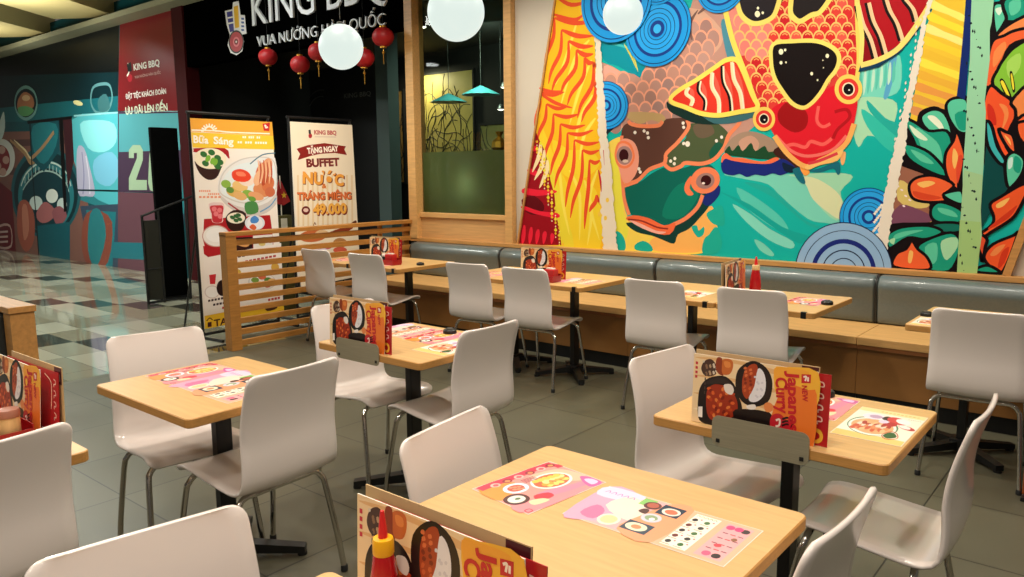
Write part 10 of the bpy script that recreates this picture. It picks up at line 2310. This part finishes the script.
for r in (.42, .52): b.tube([(-1.0 + r*math.cos(a), -.02, .35 + r*math.sin(a)) for a in [PI*.45+PI*.5*k/8 for k in range(9)]], .008, mat('dim_steel', '6e6e6c', .3, .8), 6, 2)
b.build('arc_ornament', t)
area('inside_lamp', (-9.35, 8.8, 3.1), .2, 16, (1, .9, .62), (-9.35, 9.2, 1.9))
area('film_glow_fill', (-5.42, 6.0, 1.42), .10, .35, (.95, 1, .9), (-5.42, 5.81, 1.40))  # added unseen light behind the film, makes its soft pale glow
area('inside_lamp_low', (-6.9, 7.6, 3.2), .3, 30, (.8, 1, .8), (-7.2, 9.2, 1.8))
SPOT = glow('spot_lens', 'fff6e6', 3.0); TEALL = mat('teal_shade', '3f8a92', .4)
for i, (x, y, z, lb) in enumerate([(-7.15, 6.95, 3.30, 'small bright downlight at the upper left of the window glass'), (-6.74, 8.0, 2.63, 'small bright lamp at the right of the window glass, higher one'), (-6.80, 8.0, 2.35, 'small bright lamp at the right of the window glass, lower one'), (-7.09, 6.7, 3.0, 'small warm lamp beside the lantern farthest right')]):
    t = thing('spot_lamp', lb, 'lamp', (x, y, z), 0, 'small lamps inside the neighbouring restaurant')
    b = MB(); b.lathe([(.05, .0), (.055, .01), (.03, .06), (.01, .07)], BLACKM, 14); b.tube([(0, 0, .06), (0, 0, 3.45-z)], .004, BLACK, 6, 1); b.build('housing', t)
    b = MB(); b.lathe([(0, -.018), (.03, -.012), (.046, 0)], SPOT, 14); b.build('lens', t)
for i, (x, z, lb) in enumerate([(-7.75, 2.50, 'teal cone lampshade at the left of the window glass'), (-7.15, 2.56, 'teal cone lampshade in the middle of the window glass')]):
    t = thing('cone_lamp', lb, 'lamp', (x, 8.0, z), 0, 'teal cone lamps')
    b = MB(); b.lathe([(.26, 0), (.25, .01), (.04, .11), (.02, .12)], TEALL, 24); b.build('shade', t); b = MB(); b.tube([(0, 0, .11), (0, 0, 3.45-z)], .004, BLACK, 6, 1); b.build('cord', t)
b = MB(); b.box((-6.02, 5.9, 1.70), (-4.8, 6.15, 1.74), DARK); b.box((-6.02, 6.10, 0), (-4.8, 6.15, 1.70), DARK); struct(b.build('trim_sill'))
for x, s, lb in ((-5.14, 1.0, 'gold wrapped bundle on the sill behind the window glass, the whole one'), (-4.93, .9, 'gold wrapped bundle at the right frame of the window, half hidden')):
    t = thing('gold_bundle', lb, 'gift', (x, 6.02, 1.74), 0, 'gold bundles on the sill')
    b = MB(); b.lathe([(r*s, z*s) for r, z in [(.06, 0), (.085, .03), (.075, .09), (.03, .13), (.018, .14)]], GOLD, 9, smooth=False); b.build('bag', t)
    b = MB(); b.lathe([(r*s, z*s) for r, z in [(.018, .14), (.045, .185), (.03, .19)]], GOLD, 9, smooth=False); b.build('gathered_top', t)
t = thing('folded_flag', 'small red flag with a yellow star on a white stick between the two banners', 'flag', (-7.4, 4.98, 1.05))
b = MB(); b.tube([(0, 0, .03), (0, 0, .46)], .006, PAPER, 6, 1); b.build('stick', t)
b = MB(); b.add([(-.006, 0, .44), (.03, -.10, .17), (.02, .02, .14), (.03, .10, .18), (-.02, -.09, .17), (-.03, .02, .14), (-.02, .09, .18)], [[0, 1, 2], [0, 2, 3], [0, 5, 4], [0, 6, 5], [0, 4, 1], [0, 3, 6], [1, 4, 5, 2], [2, 5, 6, 3]], mat('flag_red', 'b01820', .6)); 
b.add([(.034, .02 - .04*math.sin(k*PI/5)*(1 if k % 2 == 0 else .42), .25 + .04*math.cos(k*PI/5)*(1 if k % 2 == 0 else .42)) for k in range(10)], [list(range(10))], mat('flag_star', 'f0c030', .6)); b.build('cloth', t)
t = thing('olive_cabinet', 'olive post with a small white notice between the two banners', 'post', (-7.4, 4.96, 0))
b = MB(); b.box((-.06, -.07, 0), (.06, .13, 1.08), mat('olive_paint', '5a5228', .5), .006); b.build('body', t)
b = MB(); b.box((.06, -.035, .93), (.063, .045, 1.05), PAPER); b.build('notice', t)

# ------------------------------------------------------------------ banners in the corridor
def banner(a, d, data, texts, corners, label, foot):
    CUR_ROUGH[:] = ['banner', .35]; n = Vector((d[1], -d[0], 0)); t = thing('banner_stand', label, 'banner', (a[0], a[1], 0))
    M = Vector((0, 0, 0)); b = MB(); U = Vector(d); V = Vector((0, 0, 1)); N = U.cross(V)
    q = [U*u + V*v for u, v in corners]
    b.add([p + N*.0 for p in q] + [p - N*.006 for p in q], [[0, 1, 2, 3], [7, 6, 5, 4], [0, 4, 5, 1], [1, 5, 6, 2], [2, 6, 7, 3], [3, 7, 4, 0]], PAPER)
    k = art(b, data, (0, 0, 0), U, V, eps=1e-5, start=2)
    for i, s in enumerate(texts): text(b, s, (0, 0, 0), U, V, (k+5+i*4)*1e-5, bold=.05 if len(texts) > 4 else .03)
    b.build('printed_sheet', t)
    b = MB(); W = corners[1][0]; H = corners[2][1]; back = -N*.03
    P = lambda u, v, o=-.03: tuple(U*u + V*v + N*o)
    for u in (.0, W): b.tube([P(u, 0.02), P(u, H+.05)], .014, BLACKM, 8, 1)
    b.tube([P(-.02, H+.05), P(W+.02, H+.05)], .014, BLACKM, 8, 1); b.tube([P(-.01, .04), P(W+.01, .04)], .014, BLACKM, 8, 1)
    b.build('frame', t)
    for u in (0, W):
        b = MB(); b.tube([P(u, .014, -.36), P(u, .014, .27)], .014, BLACKM, 8, 1); b.tube([P(u, H*.5, -.03), P(u, .02, -.34)], .01, BLACKM, 8, 1); b.build('foot', t)
banner((-6.771, 3.662), (-.0971, .9953, 0), BANNER1, T_B1, [(.0, .1), (.876, .1), (.876, 2.035), (0, 2.03)], 'tall breakfast banner with orange header and food photos behind the slatted partition', 0)
banner((-6.80, 4.73), (0, 1, 0), BANNER2, T_B2, [(0, .42), (.775, .42), (.775, 2.045), (0, 2.045)], 'cream buffet banner with brown and orange lettering behind the slatted partition', 0)

# ------------------------------------------------------------------ hoarding, corridor ceiling
CUR_ROUGH[:] = ['hoarding', .34]
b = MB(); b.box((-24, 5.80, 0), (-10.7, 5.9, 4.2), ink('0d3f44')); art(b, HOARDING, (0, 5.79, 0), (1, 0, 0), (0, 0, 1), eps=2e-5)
b.box((-24, 5.792, 0), (-10.72, 5.80, 4.2), ink('0d3f44'))
for q in T_HOARD: text(b, q, (0, 5.79, 0), (1, 0, 0), (0, 0, 1), 4e-3, bold=.03)
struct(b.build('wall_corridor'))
b = MB(); b.box((-10.92, 5.72, 0), (-10.62, 5.92, 4.2), mat('maroon_pillar', '3c0c10', .7, spec=.1)); struct(b.build('trim_pillar'))
CREAM = mat('coffer_cream', 'b5a672', .7); OLIVE = mat('coffer_recess', '6e6748', .8)
b = MB(); b.box((-24, -6, 4.45), (-6.19, 6, 4.55), OLIVE); struct(b.build('ceiling_corridor'))
b = MB(); b.box((-24, 5.5, 3.84), (-6.19, 5.95, 3.92), mat('soffit_grey', '8a8a72', .6)); struct(b.build('ceiling_soffit'))
b = MB(); M0 = Matrix.Rotation(math.radians(34.6), 4, 'Z')
for k in range(-2, 5):
    c = Vector((-10.6-2.5*k, 5.25, 0)); M = Matrix.Translation(c) @ M0
    b.box((-.55, -7, 4.0), (.55, .42, 4.42), CREAM, 0, M)
struct(b.build('ceiling_baffles'))
b = MB(); b.box((-6.24, -3.5, 3.5), (-6.19, 5.75, 4.45), CEIL); struct(b.build('wall_bulkhead'))

# ------------------------------------------------------------------ black board and its stand
t = thing('display_board', 'tall plain black board standing edge on by the maroon pillar', 'board', (-9.42, 4.70, 0))
b = MB(); M = Matrix.Rotation(math.radians(-3), 4, 'X'); b.box((-.03, -.14, .0), (.03, .20, 2.10), mat('board_black', '040404', .9, spec=.05), .012); b.build('panel', t)
b = MB(); b.box((-.09, -.20, 0), (.09, .20, .03), BLACKM, .004); b.build('foot', t)
t = thing('sign_stand', 'low black steel stand with a sloping top beside the tall black board', 'stand', (-9.2, 4.29, 0))
for q in (((0, 0, 0), (0, 0, 1.05)), ((0, .20, 0), (0, .20, 1.12)), ((0, .53, .0), (0, .56, 1.24))): b = MB(); b.tube(q, .016, BLACKM, 8, 1); b.build('upright', t)
for q in (((0, -.01, 1.05), (0, .64, 1.27)), ((0, 0, .02), (0, .53, .02)), ((0, 0, .42), (0, .2, .42))): b = MB(); b.tube(q, .014, BLACKM, 8, 1); b.build('rail', t)
b = MB(); b.box((-.006, .016, .05), (.006, .184, 1.0), mat('smoked_panel', '2b2a24', .3)); b.build('infill', t)

# ------------------------------------------------------------------ booth end at the left
t = thing('booth_bench', 'oak sided booth bench with black leather back at the left picture edge', 'bench', (-4.79, 1.485, 0))
b = MB(); b.prism(rrect(-1.2, -.068, .16, .068, .006), .80, .835, OAK, OAK, .003); b.build('top_cap', t)
b = MB(); b.box((.05, -.06, 0), (.15, .06, .80), OAK, .003); b.build('end_post', t)
b = MB(); b.box((-1.2, -.02, .05), (.05, .055, .80), OAK); b.build('back_panel', t)
b = MB(); b.box((-1.18, -.09, .42), (.045, -.02, .79), LEATHER, .02); b.build('back_cushion', t)
b = MB(); b.box((-1.18, -.55, .32), (.045, -.03, .45), LEATHER, .03); b.build('seat_cushion', t)
b = MB(); b.box((-1.2, -.52, 0), (.05, -.02, .32), OAK); b.build('seat_base', t)
# ------------------------------------------------------------------ reddish wooden panel at the right edge
t = thing('side_panel', 'reddish brown wooden panel standing low at the right picture edge', 'panel', (-.315, 4.17, 0))
b = MB(); b.box((-.06, -.012, .02), (.20, .012, .42), mat('red_wood', '9a4a1c', .4, noise=.15, nscale=4, stretch=(8, 8, 1)), .004); b.build('board', t)
b = MB(); b.box((-.06, -.06, 0), (.20, .06, .02), BLACKM, .003); b.build('foot', t)
